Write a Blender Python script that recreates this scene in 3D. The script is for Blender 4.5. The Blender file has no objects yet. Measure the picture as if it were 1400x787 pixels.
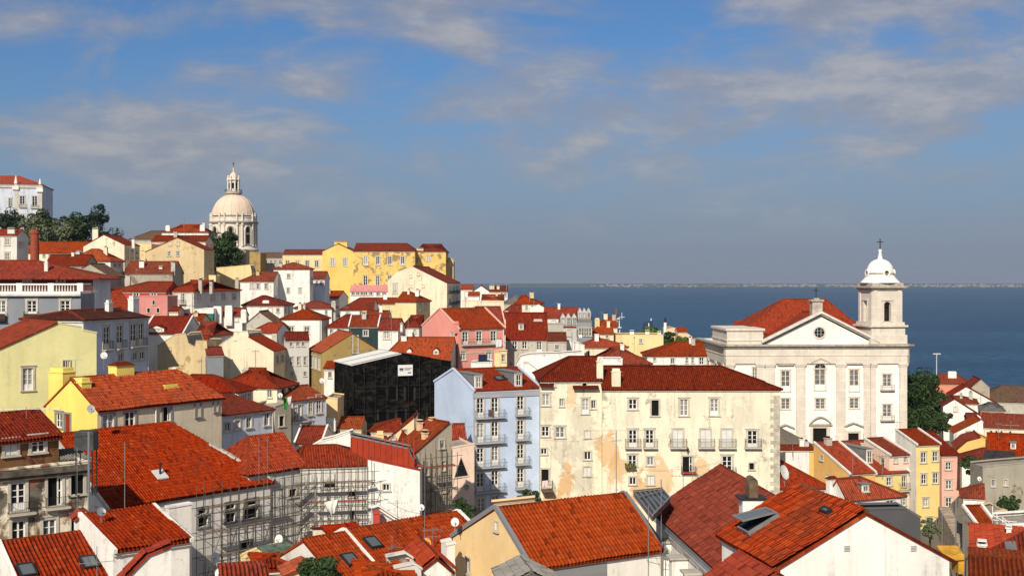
import bpy, bmesh, math, random
from mathutils import Vector, Matrix
import numpy as np
random.seed(7)
R = math.radians
SC = bpy.context.scene
COL = SC.collection

# ------------------------------------------------------------------ camera, sky, sun, exposure
FPX = 1680.0      # focal length in pixels of a 1400 px wide frame
HY = 379.0        # row of the true horizon
CZ = 75.0         # the viewpoint stands 75 m above the river
cam = bpy.data.cameras.new('camera')
cam.sensor_width = 36.0
cam.lens = 36.0 * FPX / 1400.0
cam.shift_y = -(393.5 - HY) / 1400.0
cam.clip_start = 1.0
cam.clip_end = 60000.0
camo = bpy.data.objects.new('camera', cam)
camo.location = (0, 0, CZ)
camo.rotation_euler = (R(90), 0, 0)
COL.objects.link(camo)
SC.camera = camo

SUN_A, SUN_E = 17.0, 34.0     # degrees left of straight behind the viewer, height
SUN_STRENGTH, SKY_STRENGTH = 5.0, 0.064
sl = bpy.data.lights.new('sun', 'SUN')
sl.energy = SUN_STRENGTH
sl.angle = R(0.53)
sl.color = (1.0, 0.90, 0.74)
so = bpy.data.objects.new('sun', sl)
tosun = Vector((-math.sin(R(SUN_A)) * math.cos(R(SUN_E)), -math.cos(R(SUN_A)) * math.cos(R(SUN_E)), math.sin(R(SUN_E))))
so.rotation_euler = tosun.to_track_quat('Z', 'Y').to_euler()
so.location = tosun * 300
COL.objects.link(so)
SC.view_settings.view_transform = 'Standard'
SC.view_settings.look = 'None'
SC.view_settings.exposure = 0.0
SC.view_settings.gamma = 1.0
SC.cycles.max_bounces = 5
SC.cycles.diffuse_bounces = 2
SC.cycles.glossy_bounces = 2
SC.cycles.caustics_reflective = False
SC.cycles.caustics_refractive = False

# ------------------------------------------------------------------ node helpers
class NT:
    def __init__(s, tree):
        s.t = tree
    def n(s, typ, ins=None, **kw):
        nd = s.t.nodes.new(typ)
        for k, v in kw.items():
            setattr(nd, k, v)
        for k, v in (ins or {}).items():
            if isinstance(v, bpy.types.NodeSocket):
                s.t.links.new(v, nd.inputs[k])
            else:
                nd.inputs[k].default_value = v
        return nd
    def math(s, op, a, b=None, c=None, clamp=False):
        ins = {0: a}
        if b is not None: ins[1] = b
        if c is not None: ins[2] = c
        return s.n('ShaderNodeMath', ins, operation=op, use_clamp=clamp).outputs[0]
    def mix(s, f, a, b, blend='MIX'):
        nd = s.n('ShaderNodeMix', data_type='RGBA', blend_type=blend)
        for i, v in ((0, f), (6, a), (7, b)):
            if isinstance(v, bpy.types.NodeSocket):
                s.t.links.new(v, nd.inputs[i])
            else:
                nd.inputs[i].default_value = v if i == 0 else (*v[:3], 1)
        return nd.outputs[2]
    def noise(s, vec, scale, detail=4, rough=.55, dist=0.0):
        return s.n('ShaderNodeTexNoise', {'Vector': vec, 'Scale': scale, 'Detail': detail, 'Roughness': rough, 'Distortion': dist}).outputs[0]
    def ramp(s, f, lo, hi):
        return s.n('ShaderNodeMapRange', {0: f, 1: lo, 2: hi, 3: 0.0, 4: 1.0}, interpolation_type='SMOOTHSTEP').outputs[0]
    def scale(s, vec, xyz):
        return s.n('ShaderNodeVectorMath', {0: vec, 1: xyz}, operation='MULTIPLY').outputs[0]

def world():
    w = bpy.data.worlds.new('World')
    SC.world = w
    w.use_nodes = True
    t = w.node_tree
    t.nodes.clear()
    N = NT(t)
    sky = N.n('ShaderNodeTexSky', sky_type='NISHITA', sun_disc=False, sun_elevation=R(SUN_E), sun_rotation=R(180 + SUN_A),
              altitude=80, air_density=1.0, dust_density=1.2, ozone_density=2.0).outputs[0]
    tc = N.n('ShaderNodeTexCoord').outputs['Generated']
    sep = N.n('ShaderNodeSeparateXYZ', {0: tc})
    z = N.math('MAXIMUM', sep.outputs[2], 0.0)
    # broken cloud: noise over the direction of view, flattened towards the horizon
    p = N.n('ShaderNodeCombineXYZ', {0: N.math('MULTIPLY', sep.outputs[0], 1.0), 1: N.math('MULTIPLY', sep.outputs[1], 1.0), 2: N.math('MULTIPLY', z, 2.7)}).outputs[0]
    p = N.n('ShaderNodeVectorMath', {0: p, 1: CLOUD_OFF}, operation='ADD').outputs[0]
    n1 = N.noise(p, 2.6, 3, .5, .2)
    n2 = N.noise(p, 9.0, 8, .60, .35)
    m = N.math('ADD', N.math('MULTIPLY', n1, .60), N.math('MULTIPLY', n2, .40))
    m = N.math('ADD', m, N.math('MULTIPLY', N.ramp(z, .04, .22), .10))
    m = N.math('ADD', m, N.math('MULTIPLY', sep.outputs[0], .05))
    cl = N.ramp(m, CLOUD_LO, CLOUD_HI)
    cl = N.math('MULTIPLY', cl, N.ramp(z, .015, .11))
    n3 = N.noise(p, 16.0, 6, .6)
    cc = N.mix(N.math('MULTIPLY', N.ramp(n3, .35, .70), N.ramp(m, CLOUD_LO + .03, CLOUD_HI + .02)), CLOUD_D, CLOUD_L)
    hz = N.math('SUBTRACT', 1.0, N.ramp(z, -.02, .19))
    skyt = N.mix(1.0, sky, SKY_TINT, 'MULTIPLY')
    base = N.mix(N.math('MULTIPLY', hz, .9), skyt, HAZE_SKY)
    col = N.mix(N.math('MULTIPLY', cl, .74), base, cc)
    bg = N.n('ShaderNodeBackground', {'Color': col, 'Strength': SKY_STRENGTH})
    out = N.n('ShaderNodeOutputWorld')
    t.links.new(bg.outputs[0], out.inputs[0])
CLOUD_LO, CLOUD_HI = .485, .615
CLOUD_OFF = (5.5, 2.0, .1)
CLOUD_D, CLOUD_L = (4.6, 4.7, 5.4), (7.8, 7.1, 6.5)
SKY_TINT = (0.60, 0.92, 1.32)
HAZE_SKY = (3.75, 4.25, 5.6)
world()

# ------------------------------------------------------------------ materials
MATS = {}
def newmat(name):
    m = bpy.data.materials.new(name)
    m.use_nodes = True
    t = m.node_tree
    bs = t.nodes['Principled BSDF']
    return m, NT(t), bs
def plain(name, col, rough=.7, metal=0.0, spec=.3, var=.0):
    if name in MATS: return MATS[name]
    m, N, bs = newmat(name)
    bs.inputs['Base Color'].default_value = (*col, 1)
    bs.inputs['Roughness'].default_value = rough
    bs.inputs['Metallic'].default_value = metal
    bs.inputs['Specular IOR Level'].default_value = spec
    if var > 0:
        pos = N.n('ShaderNodeNewGeometry').outputs['Position']
        f = N.noise(pos, 1.3, 6, .65)
        c = N.mix(N.ramp(f, .3, .75), tuple(x * (1 - var) for x in col), tuple(min(1, x * (1 + var * .5)) for x in col))
        N.t.links.new(c, bs.inputs['Base Color'])
    MATS[name] = m
    return m
def stucco(name, col, dirt=.25, dirtcol=(.16, .13, .09), peel=0.0, peelcol=(.30, .20, .12), patch=None, blobs=(), courses=None):
    """painted plaster with soot streaks, blotches and, where asked, patches of lost paint"""
    if name in MATS: return MATS[name]
    m, N, bs = newmat(name)
    pos = N.n('ShaderNodeNewGeometry').outputs['Position']
    blot = N.noise(pos, .22, 6, .62, .4)
    streak = N.noise(N.scale(pos, (1.3, 1.3, .16)), 1.0, 6, .6)
    fine = N.noise(pos, 3.2, 5, .6)
    c = N.mix(N.ramp(blot, .32, .72), tuple(x * .86 for x in col), tuple(min(1, x * 1.04) for x in col))
    drip = N.noise(N.scale(pos, (2.6, 2.6, .09)), 1.0, 5, .65)
    d = N.math('MAXIMUM', N.math('MULTIPLY', N.ramp(streak, .48, .78), N.ramp(fine, .25, .7)), N.math('MULTIPLY', N.ramp(drip, .58, .80), .7))
    c = N.mix(N.math('MULTIPLY', d, min(1, dirt * 1.25)), c, dirtcol)
    if peel > 0:
        pn = N.math('ADD', N.math('MULTIPLY', N.noise(pos, .55, 7, .66, .6), .7), N.math('MULTIPLY', blot, .3))
        pm = N.ramp(pn, .60 - .12 * peel, .66 - .12 * peel)
        pc = N.mix(N.ramp(fine, .35, .65), peelcol, tuple(x * .55 for x in peelcol))
        c = N.mix(N.math('MULTIPLY', pm, .9), c, pc)
    if patch:
        q = N.noise(N.scale(pos, (1, 1, .7)), .34, 3, .5, .2)
        c = N.mix(N.math('MULTIPLY', N.ramp(q, .58, .70), .75), c, patch)
    if courses:
        sp = N.n('ShaderNodeSeparateXYZ', {0: pos})
        row = N.math('DIVIDE', sp.outputs[2], courses[0])
        off = N.math('MULTIPLY', N.math('FRACT', N.math('MULTIPLY', N.math('FLOOR', row), .5)), 1.0)
        colx = N.math('ADD', N.math('DIVIDE', N.math('ADD', sp.outputs[0], N.math('MULTIPLY', sp.outputs[1], .83)), courses[1]), off)
        cell = N.n('ShaderNodeCombineXYZ', {0: N.math('FLOOR', colx), 1: N.math('FLOOR', row), 2: 0.0}).outputs[0]
        bw = N.n('ShaderNodeTexWhiteNoise', {'Vector': cell}, noise_dimensions='3D').outputs['Value']
        c = N.mix(N.math('MULTIPLY', bw, .30), c, tuple(x * .62 for x in col))
        jt = N.math('MAXIMUM', N.ramp(N.math('ABSOLUTE', N.math('SUBTRACT', N.math('FRACT', row), .5)), .45, .5), N.ramp(N.math('ABSOLUTE', N.math('SUBTRACT', N.math('FRACT', colx), .5)), .475, .5))
        c = N.mix(N.math('MULTIPLY', jt, .45), c, tuple(x * .45 for x in col))
    for (bx, by, bz), br, bc, ba in blobs:
        dn = N.n('ShaderNodeVectorMath', {0: N.scale(N.n('ShaderNodeVectorMath', {0: pos, 1: (bx, by, bz)}, operation='SUBTRACT').outputs[0], (1, .15, .62))}, operation='LENGTH').outputs['Value']
        dn = N.math('ADD', dn, N.math('MULTIPLY', N.math('SUBTRACT', N.noise(pos, .9, 7, .68, .5), .5), br * 3.2))
        c = N.mix(N.math('MULTIPLY', N.ramp(dn, br * 1.05, br * .72), ba), c, bc)
    N.t.links.new(c, bs.inputs['Base Color'])
    bs.inputs['Roughness'].default_value = .88
    bs.inputs['Specular IOR Level'].default_value = .15
    b = N.n('ShaderNodeBump', {'Height': N.math('ADD', fine, N.math('MULTIPLY', blot, 2.0)), 'Strength': .25, 'Distance': .05})
    N.t.links.new(b.outputs[0], bs.inputs['Normal'])
    MATS[name] = m
    return m
TP, TL = .25, .42     # tile width, visible tile length
def tiles(name, lo, hi, stain=(.09, .035, .02), amt=.4, lichen=None, g0=.34, g1=.5, gv=.45):
    if name in MATS: return MATS[name]
    m, N, bs = newmat(name)
    uv = N.n('ShaderNodeUVMap').outputs[0]
    pos = N.n('ShaderNodeNewGeometry').outputs['Position']
    s = N.n('ShaderNodeSeparateXYZ', {0: uv})
    u = N.math('DIVIDE', s.outputs[0], TP)
    v = N.math('DIVIDE', s.outputs[1], TL)
    cell = N.n('ShaderNodeCombineXYZ', {0: N.math('FLOOR', u), 1: N.math('FLOOR', v), 2: 0.0}).outputs[0]
    wn = N.n('ShaderNodeTexWhiteNoise', {'Vector': cell}, noise_dimensions='3D').outputs['Value']
    big = N.noise(pos, .33, 6, .62, .4)
    mid = N.noise(pos, 1.4, 6, .65)
    c = N.mix(N.math('ADD', N.math('MULTIPLY', wn, .7), N.math('MULTIPLY', mid, .3)), lo, hi)
    c = N.mix(N.math('MULTIPLY', N.ramp(big, .48, .72), amt), c, stain)
    stk = N.noise(N.n('ShaderNodeCombineXYZ', {0: N.math('MULTIPLY', s.outputs[0], 2.6), 1: N.math('MULTIPLY', s.outputs[1], .35), 2: 0.0}).outputs[0], 1.0, 5, .6)
    c = N.mix(N.math('MULTIPLY', N.ramp(stk, .52, .74), amt * .9), c, stain)
    wn2 = N.n('ShaderNodeTexWhiteNoise', {'Vector': N.n('ShaderNodeVectorMath', {0: cell, 1: (7.3, 3.1, 5.0)}, operation='ADD').outputs[0]}, noise_dimensions='3D').outputs['Value']
    c = N.mix(N.math('MULTIPLY', N.ramp(wn2, .90, .96), .6), c, tuple(x * .3 for x in lo))
    c = N.mix(N.math('MULTIPLY', N.ramp(wn2, .035, .01), .30), c, (.42, .13, .06))
    spk = N.noise(pos, 5.0, 4, .7)
    c = N.mix(N.math('MULTIPLY', N.math('MULTIPLY', N.ramp(spk, .60, .72), N.ramp(mid, .42, .62)), .35), c, (.24, .15, .09))
    if lichen:
        c = N.mix(N.math('MULTIPLY', N.ramp(mid, .60, .72), .3), c, lichen)
    # joints between courses and tile rows: dirt, and the tiles' shade painted in
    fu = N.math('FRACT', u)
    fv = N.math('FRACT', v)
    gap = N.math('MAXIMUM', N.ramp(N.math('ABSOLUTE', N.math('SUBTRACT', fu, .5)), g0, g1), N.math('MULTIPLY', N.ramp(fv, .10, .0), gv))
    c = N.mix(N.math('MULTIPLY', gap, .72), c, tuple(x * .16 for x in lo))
    rnd_ = N.n('ShaderNodeAttribute', attribute_type='OBJECT', attribute_name='tone').outputs['Fac']
    r3 = N.n('ShaderNodeAttribute', attribute_type='OBJECT', attribute_name='shade').outputs['Fac']
    r2 = N.math('FRACT', N.math('MULTIPLY', rnd_, 37.3))
    hsv = N.n('ShaderNodeHueSaturation', {'Hue': N.math('MULTIPLY_ADD', rnd_, .011, .498), 'Saturation': N.math('MULTIPLY_ADD', r2, .12, .95), 'Value': N.math('MULTIPLY_ADD', r3, .50, .80), 'Fac': 1.0, 'Color': c})
    c = hsv.outputs[0]
    N.t.links.new(c, bs.inputs['Base Color'])
    bs.inputs['Roughness'].default_value = .85
    bs.inputs['Specular IOR Level'].default_value = .12
    hgt = N.math('ADD', N.math('COSINE', N.math('MULTIPLY', N.math('SUBTRACT', fu, .5), 6.2832)), N.math('MULTIPLY', N.math('SUBTRACT', 1.0, fv), .8))
    b = N.n('ShaderNodeBump', {'Height': hgt, 'Strength': .75, 'Distance': .05})
    N.t.links.new(b.outputs[0], bs.inputs['Normal'])
    MATS[name] = m
    return m

def glass_mat():
    m, N, bs = newmat('window_glass')
    r = N.n('ShaderNodeObjectInfo').outputs['Random']
    c = N.mix(N.ramp(r, .62, .90), (.012, .014, .017), (.34, .33, .30))
    N.t.links.new(c, bs.inputs['Base Color'])
    bs.inputs['Roughness'].default_value = .12
    bs.inputs['Specular IOR Level'].default_value = .4
    MATS['glass'] = m
glass_mat()

WALL = {
 'W':  stucco('white_plaster', (.85, .82, .77), .60, peel=.05, peelcol=(.55, .50, .44)),
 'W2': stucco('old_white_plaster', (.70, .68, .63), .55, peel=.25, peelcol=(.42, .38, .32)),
 'C':  stucco('cream_plaster', (.80, .71, .53), .55, peel=.1, peelcol=(.52, .44, .33)),
 'CY': stucco('pale_yellow_plaster', (.82, .765, .60), .45, peel=.22, peelcol=(.52, .47, .37), patch=(.72, .46, .22)),
 'Y':  stucco('yellow_plaster', (.82, .56, .17), .22),
 'YP': stucco('peeling_yellow_plaster', (.82, .56, .18), .45, peel=.85, peelcol=(.34, .24, .13)),
 'YB': stucco('bright_yellow_plaster', (.86, .69, .17), .15),
 'YL': stucco('pale_ochre_plaster', (.82, .64, .34), .45, peel=.12, peelcol=(.50, .38, .22)),
 'YT': stucco('butter_yellow_plaster', (.84, .66, .27), .12),
 'LG': stucco('lime_yellow_plaster', (.86, .81, .40), .25),
 'O':  stucco('orange_plaster', (.84, .50, .17), .18),
 'P':  stucco('peach_plaster', (.82, .58, .37), .18),
 'PP': stucco('pale_peach_plaster', (.82, .62, .50), .22),
 'PF': stucco('warm_peach_plaster', (.80, .58, .30), .16),
 'PK': stucco('pink_plaster', (.83, .34, .29), .10),
 'PK2': stucco('pale_pink_plaster', (.80, .46, .38), .10),
 'PK3': stucco('dusty_pink_plaster', (.62, .25, .23), .25),
 'RD': stucco('red_plaster', (.50, .07, .05), .15),
 'SA': stucco('salmon_plaster', (.72, .26, .17), .15),
 'B':  stucco('light_blue_plaster', (.55, .66, .86), .06),
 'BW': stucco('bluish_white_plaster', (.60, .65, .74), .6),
 'G':  stucco('grey_tile_cladding', (.25, .27, .31), .25),
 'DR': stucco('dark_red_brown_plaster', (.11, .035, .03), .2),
 'GL': stucco('light_grey_plaster', (.56, .56, .55), .55),
 'GD': stucco('dark_grey_cladding', (.085, .088, .095), .10),
 'S':  stucco('rubble_stone', (.40, .36, .29), .5, peel=.5, peelcol=(.24, .20, .15)),
 'SL': stucco('grey_stone', (.50, .47, .41), .5, peel=.4, peelcol=(.30, .27, .22)),
 'ST': stucco('stained_ochre_plaster', (.64, .50, .29), .45, peel=.4, peelcol=(.44, .33, .17)),
 'OL': stucco('olive_brown_render', (.40, .28, .10), .35, peel=.6, peelcol=(.30, .23, .15)),
 'DK': stucco('decayed_plaster', (.86, .77, .60), 1.0, dirtcol=(.05, .042, .03), peel=.62, peelcol=(.24, .17, .10)),
 'CO2': stucco('grey_beige_render', (.46, .40, .31), .5, peel=.3, peelcol=(.34, .28, .20)),
 'BR': stucco('brown_rusty_cladding', (.20, .10, .045), .6, dirtcol=(.06, .03, .02), peel=.4, peelcol=(.13, .04, .03)),
 'CO': stucco('weathered_concrete', (.36, .33, .27), .6, peel=.5, peelcol=(.26, .21, .13)),
 'TE': stucco('dark_teal_cladding', (.025, .05, .055), .2),
 'RCL': stucco('red_metal_cladding', (.36, .045, .018), .45, dirtcol=(.10, .02, .015)),
 'GR': stucco('green_wall_paint', (.03, .16, .11), .2),
 'LS': stucco('limestone', (.76, .69, .60), .55, dirtcol=(.30, .26, .22), courses=(.62, 1.4)),
 'DS': stucco('dome_stone', (.74, .59, .46), .45, dirtcol=(.36, .30, .25)),
 'WC': stucco('church_white_plaster', (.89, .86, .81), .06),
}
ROOF = {
 'R1': tiles('new_red_tiles', (.205, .019, .009), (.36, .042, .015), amt=.50),
 'RF': tiles('fresh_orange_tiles', (.28, .037, .012), (.43, .067, .021), amt=.22),
 'RN': tiles('mixed_orange_tiles', (.17, .016, .009), (.49, .062, .019), stain=(.12, .035, .02), amt=.55, g0=.20, g1=.36, gv=.25),  # wide gap range paints shade onto the sides of the cover tiles
 'R2': tiles('red_tiles', (.23, .029, .013), (.40, .064, .024), amt=.48),
 'R3': tiles('aged_red_tiles', (.17, .022, .012), (.30, .045, .020), amt=.55),
 'RK': tiles('shade_dark_tiles', (.05, .012, .009), (.10, .02, .012), amt=.6),  # shade of a slope turned from the sun, put into the tile colour
 'RO': tiles('orange_old_tiles', (.30, .036, .012), (.46, .070, .021), stain=(.13, .05, .025), amt=.5),
 'RL': tiles('lichened_red_tiles', (.135, .017, .009), (.25, .037, .017), stain=(.075, .013, .008), amt=.5, lichen=(.17, .045, .025), g0=.26, g1=.44),
 'R4': tiles('brown_tiles', (.15, .085, .055), (.22, .13, .085), stain=(.09, .06, .045), amt=.4),
 'RG': tiles('grey_tiles', (.20, .19, .18), (.28, .27, .25), stain=(.10, .10, .09), amt=.4),
 'RD': plain('dark_roof_sheet', (.035, .03, .03), .7, var=.4),
 'RM': plain('red_roof_sheet', (.36, .035, .016), .65, var=.35),
 'RP': plain('pink_roof_sheet', (.66, .26, .26), .7, var=.2),
 'RW': plain('white_roof_panel', (.84, .83, .78), .6, var=.1),
 'RB': plain('mossy_glass_roof', (.12, .17, .11), .35, var=.6),
}
STONE = plain('window_stone', (.56, .51, .43), .8, var=.2)
STONEG = plain('grey_window_stone', (.30, .29, .27), .8, var=.2)
WHITE = plain('white_paint', (.80, .79, .76), .5)
GLASS = MATS['glass']
DARK = plain('dark_interior', (.010, .009, .009), .8, spec=.1)
IRON = plain('black_iron', (.022, .022, .024), .5)
GREYM = plain('grey_metal', (.30, .31, .33), .45, metal=.6)
LEAD = plain('lead_sheet', (.20, .205, .215), .55, var=.2)
MORTAR = plain('mortar', (.55, .43, .33), .9, var=.3)
SLATS = plain('white_shutter', (.70, .69, .65), .6, var=.1)
WOODD = plain('dark_wood', (.07, .035, .02), .6, var=.3)
REDD = plain('red_door_paint', (.28, .035, .018), .5, var=.2)
DISHM = plain('dish_white', (.72, .71, .68), .45)
STEEL = plain('scaffold_steel', (.11, .10, .09), .5, metal=.3, var=.3)
PLANK = plain('scaffold_plank', (.26, .19, .13), .85, var=.35)
REDP = plain('scaffold_red', (.40, .06, .03), .6, var=.3)
for k in list(WALL):
    pass

# ------------------------------------------------------------------ mesh builder
V = Vector
def P(x, y, Y):
    return V(((x - 700.0) / FPX * Y, Y, CZ - (y - HY) / FPX * Y))
class MB:
    def __init__(s):
        s.v, s.f, s.m, s.uv = [], [], [], []
    def poly(s, pts, mi=0, uv=None):
        b = len(s.v)
        s.v.extend([tuple(p) for p in pts])
        s.f.append(tuple(range(b, b + len(pts))))
        s.m.append(mi)
        s.uv.append(uv)
    def hexa(s, c, mi=0):
        """box from 8 corners: 4 below, 4 above, both counter-clockwise"""
        q = [(3, 2, 1, 0), (4, 5, 6, 7), (0, 1, 5, 4), (1, 2, 6, 5), (2, 3, 7, 6), (3, 0, 4, 7)]
        b = len(s.v)
        s.v.extend([tuple(p) for p in c])
        for k in q:
            s.f.append(tuple(b + i for i in k)); s.m.append(mi); s.uv.append(None)
    def box(s, x0, x1, y0, y1, z0, z1, mi=0):
        s.hexa([(x0, y0, z0), (x1, y0, z0), (x1, y1, z0), (x0, y1, z0), (x0, y0, z1), (x1, y0, z1), (x1, y1, z1), (x0, y1, z1)], mi)
    def fbox(s, fr, s0, s1, d0, d1, z0, z1, mi=0):
        s.hexa([fr.p(a, b, z) for z in (z0, z1) for a, b in ((s0, d0), (s1, d0), (s1, d1), (s0, d1))], mi)
    def beam(s, p, q, w, h, mi=0, up=V((0, 0, 1))):
        p, q = V(p), V(q)
        t = (q - p).normalized()
        side = t.cross(up)
        if side.length < 1e-4: side = V((1, 0, 0))
        side.normalize(); side *= w / 2
        upv = side.cross(t).normalized() * h
        s.hexa([p - side, q - side, q + side, p + side, p - side + upv, q - side + upv, q + side + upv, p + side + upv], mi)
    def tube(s, p, q, r, n=6, mi=0, r2=None):
        p, q = V(p), V(q)
        r2 = r if r2 is None else r2
        t = (q - p).normalized()
        a = t.orthogonal().normalized(); b = t.cross(a)
        i0 = len(s.v)
        for c, rr in ((p, r), (q, r2)):
            for k in range(n):
                an = 2 * math.pi * k / n
                s.v.append(tuple(c + a * (math.cos(an) * rr) + b * (math.sin(an) * rr)))
        for k in range(n):
            k2 = (k + 1) % n
            s.f.append((i0 + k, i0 + k2, i0 + n + k2, i0 + n + k)); s.m.append(mi); s.uv.append(None)
        s.f.append(tuple(i0 + n + k for k in range(n))); s.m.append(mi); s.uv.append(None)
        s.f.append(tuple(i0 + n - 1 - k for k in range(n))); s.m.append(mi); s.uv.append(None)
    def lathe(s, c, prof, n=32, mi=0, a0=0.0):
        """profile of (radius, z) turned about the vertical through c"""
        i0 = len(s.v)
        for r, z in prof:
            for k in range(n):
                an = a0 + 2 * math.pi * k / n
                s.v.append((c[0] + r * math.cos(an), c[1] + r * math.sin(an), z))
        for j in range(len(prof) - 1):
            for k in range(n):
                k2 = (k + 1) % n
                s.f.append((i0 + j * n + k, i0 + j * n + k2, i0 + (j + 1) * n + k2, i0 + (j + 1) * n + k)); s.m.append(mi); s.uv.append(None)
    def build(s, name, mats, parent=None, org=None, smooth=False):
        me = bpy.data.meshes.new(name)
        o0 = V(org) if org is not None else V((0, 0, 0))
        me.from_pydata([tuple(V(p) - o0) for p in s.v], [], s.f)
        for m in (mats if isinstance(mats, (list, tuple)) else [mats]):
            me.materials.append(m)
        me.polygons.foreach_set('material_index', s.m)
        if any(u is not None for u in s.uv):
            l = me.uv_layers.new(name='UVMap')
            for pl, u in zip(me.polygons, s.uv):
                if u is not None:
                    for li, w in zip(pl.loop_indices, u):
                        l.data[li].uv = w
        if smooth:
            me.polygons.foreach_set('use_smooth', [True] * len(s.f))
        me.update()
        o = bpy.data.objects.new(name, me)
        COL.objects.link(o)
        if parent is not None:
            o.parent = parent
        return o
class Fr:
    """upright frame on a wall: s along it, d into the building, z up"""
    def __init__(s, o, u, n=None):
        s.o = V((o[0], o[1], 0)); s.u = V((u[0], u[1], 0)).normalized()
        s.n = V((-s.u.y, s.u.x, 0))
        s.ang = math.atan2(s.u.y, s.u.x)
    def p(s, a, d, z):
        q = s.o + s.u * a + s.n * d
        return V((q.x, q.y, z))
    def hit(s, px, py, d=0.0):
        o = s.o + s.n * d
        kx = (px - 700.0) / FPX
        a = (kx * o.y - o.x) / (s.u.x - kx * s.u.y)
        t = o.y + s.u.y * a
        return a, CZ - (py - HY) / FPX * t
def thing(name, label, cat, loc, group=None):
    o = bpy.data.objects.new(name, None)
    o.location = loc
    o.empty_display_size = .5
    COL.objects.link(o)
    o['label'] = label; o['category'] = cat
    if group: o['group'] = group
    return o
def tag(o, label, cat, group=None):
    o['label'] = label; o['category'] = cat
    if group: o['group'] = group
    return o
def struct(o, kind='structure'):
    o['kind'] = kind
    return o
def copyobj(src, parent, loc=None, rot=None, scale=None):
    o = src.copy()
    COL.objects.link(o)
    o.parent = parent
    if loc is not None: o.location = loc
    if rot is not None: o.rotation_euler = rot
    if scale is not None: o.scale = scale
    return o

# ------------------------------------------------------------------ walls with real openings
def wall_grid(mb, fr, U, zb, zt, holes, mi=0, rv=.22):
    us = sorted({0.0, U} | {h[0] for h in holes} | {h[1] for h in holes})
    zs = sorted({zb, zt} | {h[2] for h in holes} | {h[3] for h in holes})
    us = [u for u in us if 0 <= u <= U]; zs = [z for z in zs if zb <= z <= zt]
    for i in range(len(us) - 1):
        if us[i + 1] - us[i] < 1e-5: continue
        for j in range(len(zs) - 1):
            if zs[j + 1] - zs[j] < 1e-5: continue
            cu, cz = (us[i] + us[i + 1]) / 2, (zs[j] + zs[j + 1]) / 2
            if any(h[0] < cu < h[1] and h[2] < cz < h[3] for h in holes): continue
            mb.poly([fr.p(us[i], 0, zs[j]), fr.p(us[i + 1], 0, zs[j]), fr.p(us[i + 1], 0, zs[j + 1]), fr.p(us[i], 0, zs[j + 1])], mi)
    for a, b, c, d in holes:
        mb.poly([fr.p(a, 0, c), fr.p(b, 0, c), fr.p(b, rv, c), fr.p(a, rv, c)], mi)
        mb.poly([fr.p(a, 0, d), fr.p(a, rv, d), fr.p(b, rv, d), fr.p(b, 0, d)], mi)
        mb.poly([fr.p(a, 0, c), fr.p(a, rv, c), fr.p(a, rv, d), fr.p(a, 0, d)], mi)
        mb.poly([fr.p(b, 0, c), fr.p(b, 0, d), fr.p(b, rv, d), fr.p(b, rv, c)], mi)

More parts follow.
